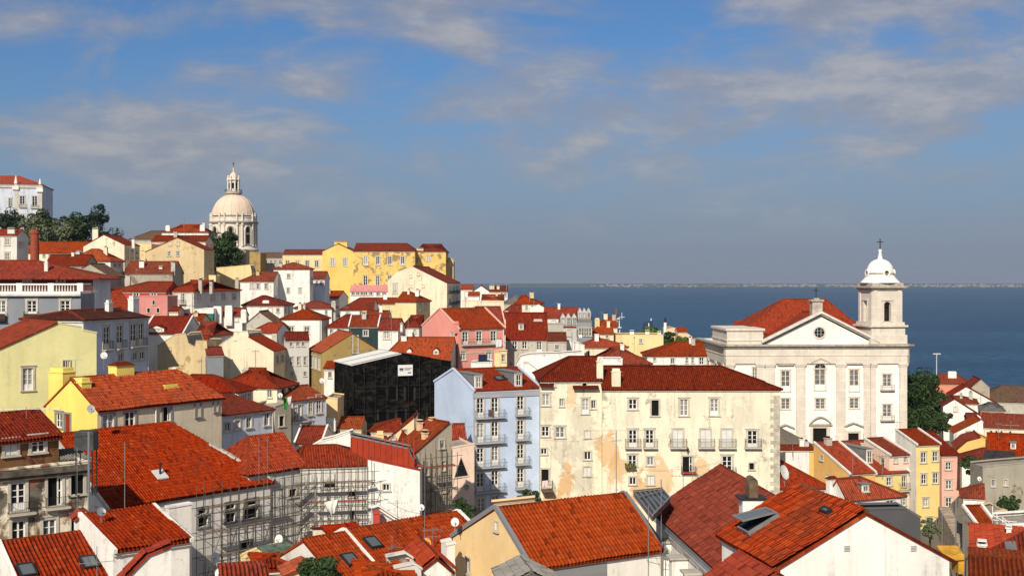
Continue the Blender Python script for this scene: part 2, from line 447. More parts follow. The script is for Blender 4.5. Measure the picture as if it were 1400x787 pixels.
# ------------------------------------------------------------------ windows, shared meshes by size
WCACHE = {}
def wmesh(kind, w, h, proud, far, stone, pm=None):
    w, h = max(.35, round(w, 1)), max(.35, round(h, 1))
    key = (kind, w, h, proud, far, stone.name, pm and pm.name)
    if key in WCACHE: return WCACHE[key]
    sur, sash, pane = MB(), MB(), MB()
    fw = min(.2, w * .22)
    x = w / 2
    o = -.07
    yi = .02
    # stone surround
    sur.box(-x - fw, -x, o, yi, -.02, h); sur.box(x, x + fw, o, yi, -.02, h)
    sur.box(-x - fw, x + fw, o, yi, h, h + fw)
    sur.box(-x - fw - .06, x + fw + .06, o - .08, yi, -.14, -.02)
    if kind in ('c', 'd') and h > 1.0:
        sur.box(-x - fw - .08, x + fw + .08, o - .06, yi, h + fw + .001, h + fw + .09)
    ys, yp = (.06, .13) if not proud else (.0, .012)
    b = min(.09, w * .09)
    def bar(x0, x1, z0, z1, d=0.0):
        sash.box(x0, x1, ys + d, ys + .06 + d, z0, z1)
    if kind in ('c', 'd'):
        bar(-x, -x + b, 0, h); bar(x - b, x, 0, h); bar(-x + b, x - b, h - b, h); bar(-x + b, x - b, 0, b)
        bar(-b * .7, b * .7, b, h - b, -.01)
        nb = max(1, min(4, int(h / .55)))
        k0 = 1
        if kind == 'd' and h > 1.6:
            bar(-x + b, x - b, b, h * .27, .012)     # solid kick panel
            zs = [h * .27 + (h - b - h * .27) * k / 3 for k in (1, 2)]
        else:
            zs = [b + (h - 2 * b) * k / (nb) for k in range(1, nb)]
        for z in zs:
            bar(-x + b, -b * .7, z - .025, z + .025, .01); bar(b * .7, x - b, z - .025, z + .025, .01)
        pane.poly([(-x, yp, 0), (x, yp, 0), (x, yp, h), (-x, yp, h)])
    elif kind == 'o':      # standing open: one leaf folded in
        bar(x - b, x, 0, h); bar(x * .35, x * .35 + b, 0, h)
        for z in (0, h * .5, h - b): bar(x * .35 + b, x - b, z, z + b, .01)
        pane.poly([(-x, yp + .06, 0), (x, yp + .06, 0), (x, yp + .06, h), (-x, yp + .06, h)])
    elif kind == 'h':      # bare dark hole
        pane.poly([(-x, yp + .06, 0), (x, yp + .06, 0), (x, yp + .06, h), (-x, yp + .06, h)])
        bar(-x, -x + .05, 0, h)
    elif kind == 's':      # closed white shutters
        bar(-x, -.015, 0, h); bar(.015, x, 0, h)
        n = max(2, int(h / .25))
        for k in range(n):
            z = h * k / n + .04
            bar(-x + .05, -.06, z, z + h / n * .5, -.02); bar(.06, x - .05, z, z + h / n * .5, -.02)
        pane.poly([(-x, yp, 0), (x, yp, 0), (x, yp, h), (-x, yp, h)])
    elif kind == 'p':      # solid painted door
        bar(-x, x, 0, h)
        for s_ in (-1, 1):
            for z in (.12, .55):
                bar(min(s_ * .08, s_ * (x - .08)), max(s_ * .08, s_ * (x - .08)), h * z, h * (z + .33), -.02)
        pane.poly([(-x, yp, 0), (x, yp, 0), (x, yp, h), (-x, yp, h)])
    smat = SLATS if kind == 's' else (REDD if kind == 'p' else WHITE)
    pmat = pm or (DARK if kind in ('o', 'h') else GLASS)
    if far:
        big = MB()
        for k, part in enumerate((sur, sash, pane)):
            b0 = len(big.v)
            big.v += part.v; big.f += [tuple(i + b0 for i in f) for f in part.f]
            big.m += [k] * len(part.f); big.uv += part.uv
        parts = [('window', big, [stone, smat, pmat])]
    else:
        nm = {'d': 'door_leaf', 's': 'shutter', 'p': 'door_leaf'}.get(kind, 'sash')
        parts = [('window' if kind not in 'dp' else 'balcony_door', sur, [stone]), (nm, sash, [smat]), ('pane', pane, [pmat])]
        if kind == 'p': parts[0] = ('door', sur, [stone])
    out = []
    for nme, mbb, mm in parts:
        me = bpy.data.meshes.new(nme)
        me.from_pydata(mbb.v, [], mbb.f)
        for m in mm: me.materials.append(m)
        me.polygons.foreach_set('material_index', mbb.m if far else [0] * len(mbb.f))
        me.update()
        out.append((nme, me))
    WCACHE[key] = out
    return out
def add_window(root, fr, a0, a1, z0, z1, kind, proud, Y, stone, pm=None):
    far = Y > 235
    ms = wmesh(kind, a1 - a0, z1 - z0, proud, far, stone, pm)
    loc = fr.p((a0 + a1) / 2, -.0 if not proud else -.03, z0) - root.location
    first = None
    for nme, me in ms:
        o = bpy.data.objects.new(nme, me)
        COL.objects.link(o)
        if first is None:
            o.parent = root; o.location = loc; o.rotation_euler = (0, 0, fr.ang); first = o
        else:
            o.parent = first
    return first
def balcony(root, fr, a0, a1, z, dep=.55, h=1.0, slabmat=None, railmat=None, far=False):
    mb = MB()
    mb.fbox(fr, a0, a1, -dep, -.01, z - .14, z)
    mb.fbox(fr, a0 + .1, a1 - .1, -dep * .6, -.01, z - .28, z - .142)
    b = mb.build('balcony', slabmat or STONE, root, root.location)
    r = MB()
    t = .016 if not far else .022
    for zz in (z + .08, z + h):
        r.fbox(fr, a0 + .03, a1 - .03, -dep + .03, -dep + .03 + t * 1.6, zz, zz + t * 1.6)
        r.fbox(fr, a0 + .03, a0 + .03 + t * 1.6, -dep + .07, -.02, zz, zz + t * 1.6)
        r.fbox(fr, a1 - .03 - t * 1.6, a1 - .03, -dep + .07, -.02, zz, zz + t * 1.6)
    n = max(3, int((a1 - a0) / (.13 if not far else .3)))
    for k in range(n + 1):
        a = a0 + .04 + (a1 - a0 - .08) * k / n
        r.fbox(fr, a - t / 2, a + t / 2, -dep + .035, -dep + .035 + t, z + .1, z + h)
    m = max(1, int(dep / .2))
    for k in range(1, m + 1):
        d = -dep + dep * k / (m + 1)
        for a in (a0 + .045, a1 - .045):
            r.fbox(fr, a - t / 2, a + t / 2, d - t / 2, d + t / 2, z + .1, z + h)
    r.build('railing', railmat or IRON, b, root.location)
    return b

# ------------------------------------------------------------------ roofs
def roof_plane(mb, poly, Y, mi=0, tile=True, thick=.14):
    """poly: 3D, first edge is the eave; a slab, covered near the viewer by modelled barrel tiles"""
    poly = [V(p) for p in poly]
    e = (poly[1] - poly[0]).normalized()
    nn = None
    for k in range(2, len(poly)):
        c = e.cross(poly[k] - poly[0])
        if nn is None or c.length > nn.length: nn = c
    nn.normalize()
    if nn.z < 0: nn = -nn
    w = nn.cross(e)
    if w.z < 0: w = -w
    o = poly[0]
    uvs = [((p - o).dot(e) + 50.0, (p - o).dot(w) + 50.0) for p in poly]
    # winding
    c = (poly[1] - poly[0]).cross(poly[2] - poly[0])
    idx = list(range(len(poly)))
    if c.dot(nn) < 0: idx = idx[::-1]
    mb.poly([poly[i] for i in idx], mi, [uvs[i] for i in idx])
    low = [p - nn * thick for p in poly]
    mb.poly([low[i] for i in idx[::-1]], mi, [uvs[i] for i in idx[::-1]])
    for k in range(len(idx)):
        i, j = idx[k], idx[(k + 1) % len(idx)]
        mb.poly([low[i], low[j], poly[j], poly[i]], mi, [uvs[i], uvs[j], uvs[j], uvs[i]])
    if not (tile and Y < 112): return
    us = [u - 50.0 for u, v in uvs]; vs = [v - 50.0 for u, v in uvs]
    k0, k1 = math.floor(min(us) / TP), math.ceil(max(us) / TP)
    r0, r1 = 0, math.ceil((max(vs)) / TL)
    prof = [(0, .0), (.10, .002), (.20, .055), (.36, .088), (.5, .098), (.64, .088), (.80, .055), (.90, .002)] if Y < 92 else [(0, .0), (.2, .045), (.5, .09), (.8, .045)]
    cols = [(k + a, h) for k in range(k0, k1) for a, h in prof] + [(k1, .0)]
    bm = bmesh.new()
    rows = []
    rnd = random.Random(len(mb.v))
    jit = {}
    sag0 = rnd.uniform(0, 6)
    for r_ in range(r0, r1):
        for vv, lift in ((r_ * TL, .028), ((r_ + 1) * TL - .004, .002)):
            row = []
            for a, h in cols:
                k = math.floor(a + 1e-6)
                j = jit.setdefault((k, r_), rnd.uniform(-.010, .016) + (rnd.random() < .012) * .03)
                sag = .035 * math.sin(a * TP * .9 + .7 * sag0) + .03 * math.sin(vv * 1.3 + a * TP * .4 + sag0)
                p = o + e * (a * TP) + w * vv + nn * (.075 + h + lift + sag + (j if h > 0 else 0))
                row.append(bm.verts.new(p))
            rows.append(row)
    for i in range(len(rows) - 1):
        for k in range(len(cols) - 1):
            bm.faces.new((rows[i][k], rows[i][k + 1], rows[i + 1][k + 1], rows[i + 1][k]))
    np_ = len(poly)
    cen = sum(poly, V((0, 0, 0))) / np_
    for k in range(np_):
        a, b = poly[k], poly[(k + 1) % np_]
        pn = (b - a).cross(nn).normalized()
        if pn.dot(cen - a) > 0: pn = -pn
        bmesh.ops.bisect_plane(bm, geom=list(bm.verts) + list(bm.edges) + list(bm.faces), dist=1e-5, plane_co=a + pn * .03, plane_no=pn, clear_outer=True)
    b0 = len(mb.v)
    bm.verts.index_update()
    for v in bm.verts: mb.v.append(tuple(v.co))
    for f in bm.faces:
        vi = [v.index for v in f.verts]
        co = [v.co for v in f.verts]
        nf = (co[1] - co[0]).cross(co[2] - co[0])
        if nf.dot(nn) < 0: vi = vi[::-1]; co = co[::-1]
        mb.f.append(tuple(b0 + i for i in vi)); mb.m.append(mi)
        mb.uv.append([((c_ - o).dot(e) + 50.0, (c_ - o).dot(w) + 50.0) for c_ in co])
    bm.free()
def ridge(mb, p, q, mi=1, r=.13):
    p, q = V(p), V(q)
    L = (q - p).length
    n = max(1, int(L / .45)) if p.y < 150 else 1
    for k in range(n):
        a = p.lerp(q, k / n); b = p.lerp(q, (k + 1.06) / n if n > 1 else 1)
        mb.tube(a + V((0, 0, .02)), b + V((0, 0, .02)), r, 8 if n > 1 else 6, mi, r * .86 if n > 1 else r)

# ------------------------------------------------------------------ terrain, from where the houses stand
CTRL = []
BUILD = []
def ctrl(x, y, z):
    CTRL.append((x, y, z))
_T = {}
def terrain_z(x, y):
    if 'a' not in _T:
        a = np.array(CTRL); _T['a'] = a
    a = _T['a']
    d2 = (a[:, 0] - x) ** 2 + (a[:, 1] - y) ** 2 + 4.0
    w = 1.0 / d2 ** 2
    return float((w * a[:, 2]).sum() / w.sum())
HG = 'houses on the old town hillside'
def chimney_mesh(root, fr, x0, y0, x1, y1, d, ze, mat, style='cap'):
    """chimney whose face covers the given picture rectangle on the plane d behind the front"""
    a0, zt = fr.hit(x0, y0, d); a1, zb = fr.hit(x1, y1, d)
    w = a1 - a0
    dp = min(max(.6, w * .6), 1.6)
    mb = MB()
    zt_ = zt
    zc = zt - min(.35, (zt - zb) * .25)
    zb0 = min(ze - .5, zb - .3)
    mb.fbox(fr, a0 + .04, a1 - .04, d, d + dp, zb0, zc - .10, 0)
    mb.fbox(fr, a0 - .02, a1 + .02, d - .06, d + dp + .06, zc - .10, zc, 0)
    if style == 'cap':
        n = max(2, int(w / .5))
        for k in range(n):
            a = a0 + .1 + (w - .2) * (k + .5) / n
            mb.fbox(fr, a - .07, a + .07, d + .08, d + dp - .08, zc, zt_ - .07, 2)
        mb.fbox(fr, a0 + .02, a1 - .02, d - .02, d + dp + .02, zt_ - .07, zt_, 0)
    elif style == 'tile':
        mb.hexa([fr.p(a0 - .08, d - .12, zc), fr.p(a1 + .08, d - .12, zc), fr.p(a1 + .08, d + dp + .12, zc), fr.p(a0 - .08, d + dp + .12, zc),
                 fr.p(a0 + .2 * w, d + dp * .45, zt_), fr.p(a1 - .2 * w, d + dp * .45, zt_), fr.p(a1 - .2 * w, d + dp * .55, zt_), fr.p(a0 + .2 * w, d + dp * .55, zt_)], 1)
    else:
        mb.fbox(fr, a0 + .12, a1 - .12, d + .1, d + dp - .1, zc, zt_, 0)
    o = mb.build('chimney', [mat, ROOF['R2'], DARK], root, root.location)
    return o
def do_windows(root, faces, wins, holes_out, zmax, Y, stone):
    """turns picture rectangles into openings; returns list of deferred window builds"""
    todo = []
    for wdef in wins:
        f = wdef[0]; kind = wdef[1]
        fr, U = faces[f]
        if kind == 'B':       # balcony: x0, ytop, x1, ybottom
            x0, yt, x1, yb = wdef[2:6]
            a0, zt = fr.hit(x0, yt); a1, zb = fr.hit(x1, yb)
            zz = fr.hit((x0 + x1) / 2, yb)[1]
            hh = min(1.05, max(.7, fr.hit((x0 + x1) / 2, yt)[1] - zz - .14))
            dep, sm, rm = (list(wdef[6:]) + [None, None, None])[:3] if len(wdef) > 6 else (.55, None, None)
            todo.append(('B', fr, a0, a1, zz + .14, hh, dep or .55, sm, rm)); continue
        if len(wdef) == 6 and isinstance(wdef[5], list):    # row: w, y0, y1, [xs]
            w, y0, y1 = wdef[2], wdef[3], wdef[4]
            xs = wdef[5]
            first = None
            for x in xs:
                a0, z1 = fr.hit(x - w / 2, y0); a1, z0 = fr.hit(x + w / 2, y1)
                z1 = fr.hit(x, y0)[1]; z0 = fr.hit(x, y1)[1]
                if first is None: first = (z0, z1)
                todo.append((kind, fr, a0, a1, first[0], first[1], f))
        else:
            x0, y0, x1, y1 = wdef[2:6]
            a0, a1 = fr.hit(x0, y0)[0], fr.hit(x1, y0)[0]
            xm = (x0 + x1) / 2
            todo.append((kind, fr, a0, a1, fr.hit(xm, y1)[1], fr.hit(xm, y0)[1], f))
    res = []
    for t in todo:
        if t[0] == 'B': res.append(t); continue
        kind, fr, a0, a1, z0, z1, f = t
        if a1 < a0: a0, a1 = a1, a0
        U = faces[f][1]
        w_, h_ = max(.35, round(a1 - a0, 1)), max(.35, round(z1 - z0, 1))
        c = (a0 + a1) / 2
        a0, a1 = c - w_ / 2, c + w_ / 2; z1 = z0 + h_
        a_ok = a0 > .02 and a1 < U - .02
        hole = z1 < zmax - .05 and a_ok and Y < 240
        if hole:
            for (p, q, r_, s_) in holes_out[f]:
                if not (a1 < p or a0 > q or z1 < r_ or z0 > s_): hole = False
        if hole: holes_out[f].append((a0, a1, z0, z1))
        res.append((kind, fr, a0, a1, z0, z1, not hole))
    return res
def put_windows(root, res, Y, stone):
    for t in res:
        if t[0] == 'B':
            _, fr, a0, a1, z, hh, dep, sm, rm = t
            balcony(root, fr, a0, a1, z, dep, hh, sm, rm, Y > 190)
        else:
            kind, fr, a0, a1, z0, z1, proud = t
            add_window(root, fr, a0, a1, z0, z1, kind, proud, Y, stone)

def solve_depth(fr0, U0, px):
    """depth at which the corner a=U0 lands on picture column px"""
    b = fr0.p(U0, 0, 0); n = fr0.n
    k = (px - 700.0) / FPX
    return (k * b.y - b.x) / (n.x - k * n.y)

def hs(label, xa, ya, xb, Y, rot=0.0, D=8.0, Dr=None, Dl=None, U=None, h=None, ry=None, il=0.0, ir=0.0, rf=.5, wall='W', roof='R2', wins=(), ch=(), dm=(), sk=(),
       H=9.0, name='house', cat='house', group=HG, cop=False, stone=None, ov=.32, band=None, extra=None, wallL=None, wallR=None, tone=None, shade=None):
    A = P(xa, ya, Y)
    fr = Fr((A.x, A.y), (math.cos(R(rot)), math.sin(R(rot))))
    if U is None: U = fr.hit(xb, ya)[0]
    if Dr is not None: D = solve_depth(fr, U, Dr)
    if Dl is not None: D = solve_depth(fr, 0.0, Dl)
    ze = A.z
    if ry is not None:
        M = fr.p(U / 2, rf * D, 0)
        h = CZ - (ry - HY) / FPX * M.y - ze
    h = max(.25, h)
    for a, d in ((0, 0), (U, 0), (U, D), (0, D), (U / 2, D / 2)):
        q = fr.p(a, d, 0); ctrl(q.x, q.y, ze - H)
    def go():
        Ym = Y
        stn = stone or STONE
        cs = [fr.p(a, d, 0) for a, d in ((0, 0), (U, 0), (U, D), (0, D))]
        zg = min(terrain_z(c.x, c.y) for c in cs)
        zb = zg - 1.2
        c = fr.p(U / 2, D / 2, zg)
        root = thing(name, label, cat, c, group)
        faces = {'F': (fr, U), 'R': (Fr(fr.p(U, 0, 0), fr.n), D), 'K': (Fr(fr.p(U, D, 0), -fr.u), U), 'L': (Fr(fr.p(0, D, 0), -fr.n), D)}
        holes = {k: [] for k in faces}
        res = do_windows(root, faces, wins, holes, ze - .12, Ym, stn)
        mb = MB()
        for k, (f, L) in faces.items():
            top = ze - .06
            if rf >= .999 and k == 'K': top = ze + h - .1
            wall_grid(mb, f, L, zb, top, holes[k], 1 if k == 'L' and wallL else (2 if k == 'R' and wallR else 0))
        zr = ze + h
        rd = rf * D
        if il <= .01:
            mb.poly([fr.p(0, D, ze - .06), fr.p(0, 0, ze - .06), fr.p(0, rd, zr - .06)] if rf < .999 else [fr.p(0, D, ze - .06), fr.p(0, 0, ze - .06), fr.p(0, D, zr - .1)], 1 if wallL else 0)
        if ir <= .01:
            mb.poly([fr.p(U, 0, ze - .06), fr.p(U, D, ze - .06), fr.p(U, rd, zr - .06)], 2 if wallR else 0)
        mb.build('wall', [WALL[wall], WALL[wallL or wall], WALL[wallR or wall]], root, root.location)
        # roof
        o = ov
        ol = o if il > .01 else (.10 if not cop else -.02)
        orr = o if ir > .01 else (.10 if not cop else -.02)
        sf = h / max(.1, rd)
        zf = ze - o * sf + .07
        rb = MB()
        zr2 = zr + .07
        A1, B1 = fr.p(-ol, -o, zf), fr.p(U + orr, -o, zf)
        R1 = fr.p(il if il > .01 else -ol, rd, zr2); R2 = fr.p(U - ir if ir > .01 else U + orr, rd, zr2)
        tile = roof not in ('RD', 'RM', 'RP', 'RW', 'RB')
        roof_plane(rb, [A1, B1, R2, R1], Ym, 0, tile)
        if rf < .999:
            sb = h / (D - rd); zbk = ze - o * sb + .07
            D1, C1 = fr.p(-ol, D + o, zbk), fr.p(U + orr, D + o, zbk)
            roof_plane(rb, [C1, D1, R1, R2], Ym + 60, 0, tile)
        else:
            D1, C1 = fr.p(-ol, D + .05, zf), fr.p(U + orr, D + .05, zf)
        if ir > .01: roof_plane(rb, [B1, C1, R2], Ym, 0, tile)
        if il > .01: roof_plane(rb, [D1, A1, R1], Ym, 0, tile)
        if tile:
            ridge(rb, R1, R2)
            if ir > .01:
                ridge(rb, B1, R2)
                if rf < .999: ridge(rb, C1, R2)
            if il > .01:
                ridge(rb, A1, R1)
                if rf < .999: ridge(rb, D1, R1)
        else:
            n = int(U / .9)
            for k in range(1, n):
                a = U * k / n
                rb.beam(fr.p(a, -o, zf + .01), fr.p(a, rd, zr2 + .01), .05, .05, 0)
        rmat = ROOF[roof]
        rob = rb.build('roof', [rmat, MOSSY if roof == 'RN' else rmat if roof in ('R3', 'R4', 'RG', 'RD', 'RM', 'RP', 'RW', 'RB', 'RL') else RIDGEM], root, root.location)
        tr = random.Random(label)
        t0, t1 = tr.random(), tr.random()
        rob['tone'] = t0 if tone is None else tone; rob['shade'] = t1 if shade is None else shade
        # eaves moulding under the overhang
        eb = MB()
        eb.fbox(fr, -.03, U + .03, -.16, -.004, ze - .34, ze - .12)
        if ir > .01: eb.fbox(fr, U + .004, U + .16, 0, D, ze - .34, ze - .12)
        if il > .01: eb.fbox(fr, -.16, -.004, 0, D, ze - .34, ze - .12)
        eb.build('eaves', band or EAVE, root, root.location)
        if cop:
            cm = cop if not isinstance(cop, bool) else WALL['W']
            for a, gab in ((0.0, il <= .01), (U, ir <= .01)):
                if not gab: continue
                cb = MB()
                cb.beam(fr.p(a, -o - .05, zf - .12), fr.p(a, rd, zr2 - .02), .22, .27)
                if rf < .999: cb.beam(fr.p(a, rd, zr2 - .02), fr.p(a, D + .1, ze - .05), .22, .27)
                cb.build('coping', cm, root, root.location)
        for cdef in ch:
            x0, y0, x1, y1 = cdef[:4]
            d = cdef[4] if len(cdef) > 4 else rd * .7
            mt = cdef[5] if len(cdef) > 5 else wall
            stl = cdef[6] if len(cdef) > 6 else 'cap'
            chimney_mesh(root, faces[cdef[7]][0] if len(cdef) > 7 else fr, x0, y0, x1, y1, d, ze, WALL[mt] if isinstance(mt, str) else mt, stl)
        for ddef in dm:
            dormer(root, fr, ddef, ze, sf, zr, rd, Ym, stn, rmat)
        for sdef in sk:
            skylight(root, fr, sdef, ze, sf, Ym)
        put_windows(root, res, Ym, stn)
        have = {w[0] for w in wins}
        if 150 < Ym < 345 and name == 'house':
            rw = random.Random(label + 'w')
            for k in 'FLR':
                f, L = faces[k]
                if k in have or L < 3.2 or rw.random() < .25: continue
                n_ = max(1, int(L / rw.uniform(2.6, 4.0)))
                for fl in range(2):
                    for i in range(n_):
                        if rw.random() < .22: continue
                        a = L * (i + .5) / n_; w_, h_ = rw.choice(((.8, 1.2), (.9, 1.4), (.7, .9)))
                        z1 = ze - .75 - fl * 3.0
                        add_window(root, f, a - w_ / 2, a + w_ / 2, z1 - h_, z1, rw.choice('cccchs'), True, 300, stn)
        rp = random.Random(label + 'pipe')
        if 100 < Ym < 260 and U > 5 and rp.random() < .7 and name in ('house', 'building'):
            a = .25 if rp.random() < .5 else U - .25
            mb = MB(); mb.tube(fr.p(a, -.12, ze - .3), fr.p(a, -.12, zb + 1), .06, 6); mb.build('drainpipe', rp.choice((GREYM, WHITE, EAVE)), root, root.location)
        if 95 < Ym < 345 and name == 'house' and U > 4:
            rnd = random.Random(label)
            for k in range(0 if Ym < 165 else rnd.choice((0, 1, 1, 2)) if not ch else rnd.choice((0, 0, 1))):
                a = U * rnd.uniform(.12, .88); d = rd * rnd.uniform(.55, .95); zz = ze + sf * d
                w = rnd.uniform(.45, .95); hh = rnd.uniform(.7, 1.5); dd = rnd.uniform(.45, .7)
                cm = WALL[rnd.choice(('W', 'W', 'C', 'SL', 'GL', 'ST'))]
                mb = MB(); mb.fbox(fr, a - w / 2, a + w / 2, d, d + dd, zz - .6, zz + hh); mb.fbox(fr, a - w / 2 - .07, a + w / 2 + .07, d - .07, d + dd + .07, zz + hh, zz + hh + .12)
                mb.fbox(fr, a - w * .22, a + w * .22, d + .1, d + dd - .1, zz + hh + .12, zz + hh + .36, 1)
                mb.build('chimney', [cm, ROOF['R3']], root, root.location)
            if rnd.random() < .45:
                a = U * rnd.uniform(.1, .9); d = rd * rnd.uniform(.8, 1.0); p = fr.p(a, d, ze + sf * d)
                t = thing('roof_aerial', 'thin aerial above the ' + ' '.join(label.split()[:12]), 'aerial', p, 'aerials and poles above the roofs')
                hh = rnd.uniform(1.6, 3.0)
                mb = MB(); mb.tube(p - V((0, 0, .3)), p + V((0, 0, hh)), .035, 5); mb.build('mast', GREYM, t, p)
                mb = MB(); b = V((math.cos(rnd.uniform(0, 3)), .3, 0)) * rnd.uniform(.4, .8); c = p + V((0, 0, hh - .15)); mb.tube(c - b, c + b, .028, 5)
                for j in range(5):
                    e = c + b * (j / 2 - 1); mb.tube(e - V((0, 0, .2)), e + V((0, 0, .2)), .018, 4)
                mb.build('aerial_arm', GREYM, t, p)
        if extra: extra(root, fr, U, D, ze, zr, faces)
    BUILD.append(go)
    return fr, U, D, ze, h
MOSSY = plain('mossy_ridge', (.13, .085, .035), .9, var=.6)
RIDGEM = tiles('ridge_tiles', (.30, .048, .020), (.44, .09, .036), amt=.35)
EAVE = plain('eaves_plaster', (.62, .57, .50), .85, var=.25)
def dormer(root, fr, ddef, ze, sf, zr, rd, Y, stn, rmat):
    """x0, y0, x1, y1 of the dormer's front, its style, its distance behind the front wall"""
    x0, y0, x1, y1 = ddef[:4]
    style = ddef[4] if len(ddef) > 4 else 'lead'
    # find the plane where the foot of the dormer meets the slope
    d = ddef[5] if len(ddef) > 5 else None
    if d is None:
        lo, hi = 0.0, rd
        for _ in range(30):
            d = (lo + hi) / 2
            a, z = fr.hit((x0 + x1) / 2, y1, d)
            if z > ze + sf * d: lo = d
            else: hi = d
    a0, zt = fr.hit(x0, y0, d); a1 = fr.hit(x1, y0, d)[0]
    zb = ze + sf * d - .15
    if zt - zb < .6: zt = zb + .9
    L = min(max(.8, (zt - (ze + sf * d)) / max(.15, sf) + .3), max(.9, rd * 1.3))
    am = (a0 + a1) / 2
    mb = MB()
    t = .05
    wmat = {'lead': WALL['W'], 'gable': WALL['W'], 'grey': WALL['GL'], 'stone': WALL['SL'], 'wood': WALL['BR'], 'tile': WALL['C']}[style]
    cap = {'lead': LEAD, 'gable': rmat, 'grey': plain('slate_cheeks', (.33, .34, .36), .6, var=.2), 'stone': rmat, 'wood': rmat, 'tile': rmat}[style]
    if style in ('gable', 'grey', 'wood'):
        zs = zb + (zt - zb) * (.62 if style == 'grey' else .7)
        mb.poly([fr.p(a0, d, zb), fr.p(a1, d, zb), fr.p(a1, d, zs), fr.p(am, d, zt), fr.p(a0, d, zs)], 0)
        mb.poly([fr.p(a0, d, zb), fr.p(a0, d, zs), fr.p(a0, d + L, zs), fr.p(a0, d + L, zb)], 1 if style == 'grey' else 0)
        mb.poly([fr.p(a1, d, zb), fr.p(a1, d + L, zb), fr.p(a1, d + L, zs), fr.p(a1, d, zs)], 1 if style == 'grey' else 0)
        for s_, a in ((-1, a0), (1, a1)):
            mb.hexa([fr.p(a + s_ * .12, d - .12, zs - .1), fr.p(a + s_ * .12, d + L, zs - .1), fr.p(am, d + L, zt), fr.p(am, d - .12, zt),
                     fr.p(a + s_ * .12, d - .12, zs), fr.p(a + s_ * .12, d + L, zs), fr.p(am, d + L, zt + .1), fr.p(am, d - .12, zt + .1)], 1)
        h2 = zs
    else:
        mb.fbox(fr, a0, a1, d, d + L, zb, zt - .02, 0)
        mb.fbox(fr, a0 - .012, a0 + .02, d + .06, d + L, zb, zt - .03, 1)
        mb.fbox(fr, a1 - .02, a1 + .012, d + .06, d + L, zb, zt - .03, 1)
        mb.fbox(fr, a0 - .12, a1 + .12, d - .12, d + L + .2, zt - .02, zt + .08, 1)
        h2 = zt
    o = mb.build('dormer', [wmat, cap], root, root.location)
    w = (a1 - a0) * .55
    hh = (h2 - zb - .35)
    if hh > .4:
        win = add_window(o, fr, am - w / 2, am + w / 2, zb + .3, zb + .25 + hh * .85, 'c', True, 300, stn)
        win.location = fr.p(am, d - .03, zb + .3) - root.location
def skylight(root, fr, sdef, ze, sf, Y):
    """roof window over a picture rectangle, lying on the front slope; 'open' lifts its sash"""
    x0, y0, x1, y1 = sdef[:4]
    op = len(sdef) > 4 and sdef[4] == 'open'
    def onroof(px, py):
        # z = ze + sf*d ; ray from the viewpoint
        k = V(((px - 700.0) / FPX, 1.0, -(py - HY) / FPX))
        A = fr.o; n = fr.n
        # (k*t - A).n = d ; CZ + k.z t = ze + sf d
        t = (ze + .07 - sf * A.dot(n) - CZ) / (k.z - sf * k.dot(n))
        return k * t + V((0, 0, CZ))
    c = onroof((x0 + x1) / 2, (y0 + y1) / 2)
    q = c - fr.o
    a, d = q.dot(fr.u), q.dot(fr.n)
    wpx = abs(x1 - x0)
    w = sdef[5] if len(sdef) > 5 else .95
    L = sdef[6] if len(sdef) > 6 else 1.15
    al = math.atan(sf)
    e, up = fr.u, (fr.n * math.cos(al) + V((0, 0, math.sin(al))))
    nn = e.cross(up)
    c = c + nn * (.1 if Y >= 112 else .24)
    def ob(mb, ce, e0, e1, u0, u1, n0, n1, mi=0):
        mb.hexa([ce + e * i + up * j + nn * k for k in (n0, n1) for i, j in ((e0, u0), (e1, u0), (e1, u1), (e0, u1))], mi)
    fm = MB()
    b = .09
    for e0, e1, u0, u1 in ((-w / 2, w / 2, -L / 2, -L / 2 + b), (-w / 2, w / 2, L / 2 - b, L / 2), (-w / 2, -w / 2 + b, -L / 2 + b, L / 2 - b), (w / 2 - b, w / 2, -L / 2 + b, L / 2 - b)):
        ob(fm, c, e0, e1, u0, u1, -.1, .10)
    o = fm.build('skylight', IRON if not op else LEAD, root, root.location)
    g = MB()
    if not op:
        ob(g, c, -w / 2 + b, w / 2 - b, -L / 2 + b, L / 2 - b, .02, .05)
        g.build('pane', SKYGLASS, o, root.location)
    else:
        ob(g, c, -w / 2 + b, w / 2 - b, -L / 2 + b, L / 2 - b, -.02, .0)
        g.build('opening', DARK, o, root.location)
        s = MB()
        hinge = c + up * (L / 2 - .05) + nn * .14
        for sgn in (1,):
            dirn = (-up * math.cos(R(17)) + nn * math.sin(R(17)))
            nrm = dirn.cross(e)
            if nrm.z < 0: nrm = -nrm
            for e0, e1, l0, l1, mi in ((-w / 2, w / 2, 0, .12, 0), (-w / 2, w / 2, L - .12, L, 0), (-w / 2, -w / 2 + .12, .12, L - .12, 0), (w / 2 - .12, w / 2, .12, L - .12, 0), (-w / 2 + .12, w / 2 - .12, .12, L - .12, 1)):
                s.hexa([hinge + e * i + dirn * j + nrm * k for k in (0, .07 if mi == 0 else .03) for i, j in ((e0, l0), (e0, l1), (e1, l1), (e1, l0))], mi)
        s.build('sash', [LEAD, SKYGLASS], o, root.location)
SKYGLASS = plain('skylight_glass', (.10, .12, .13), .08, spec=.6)

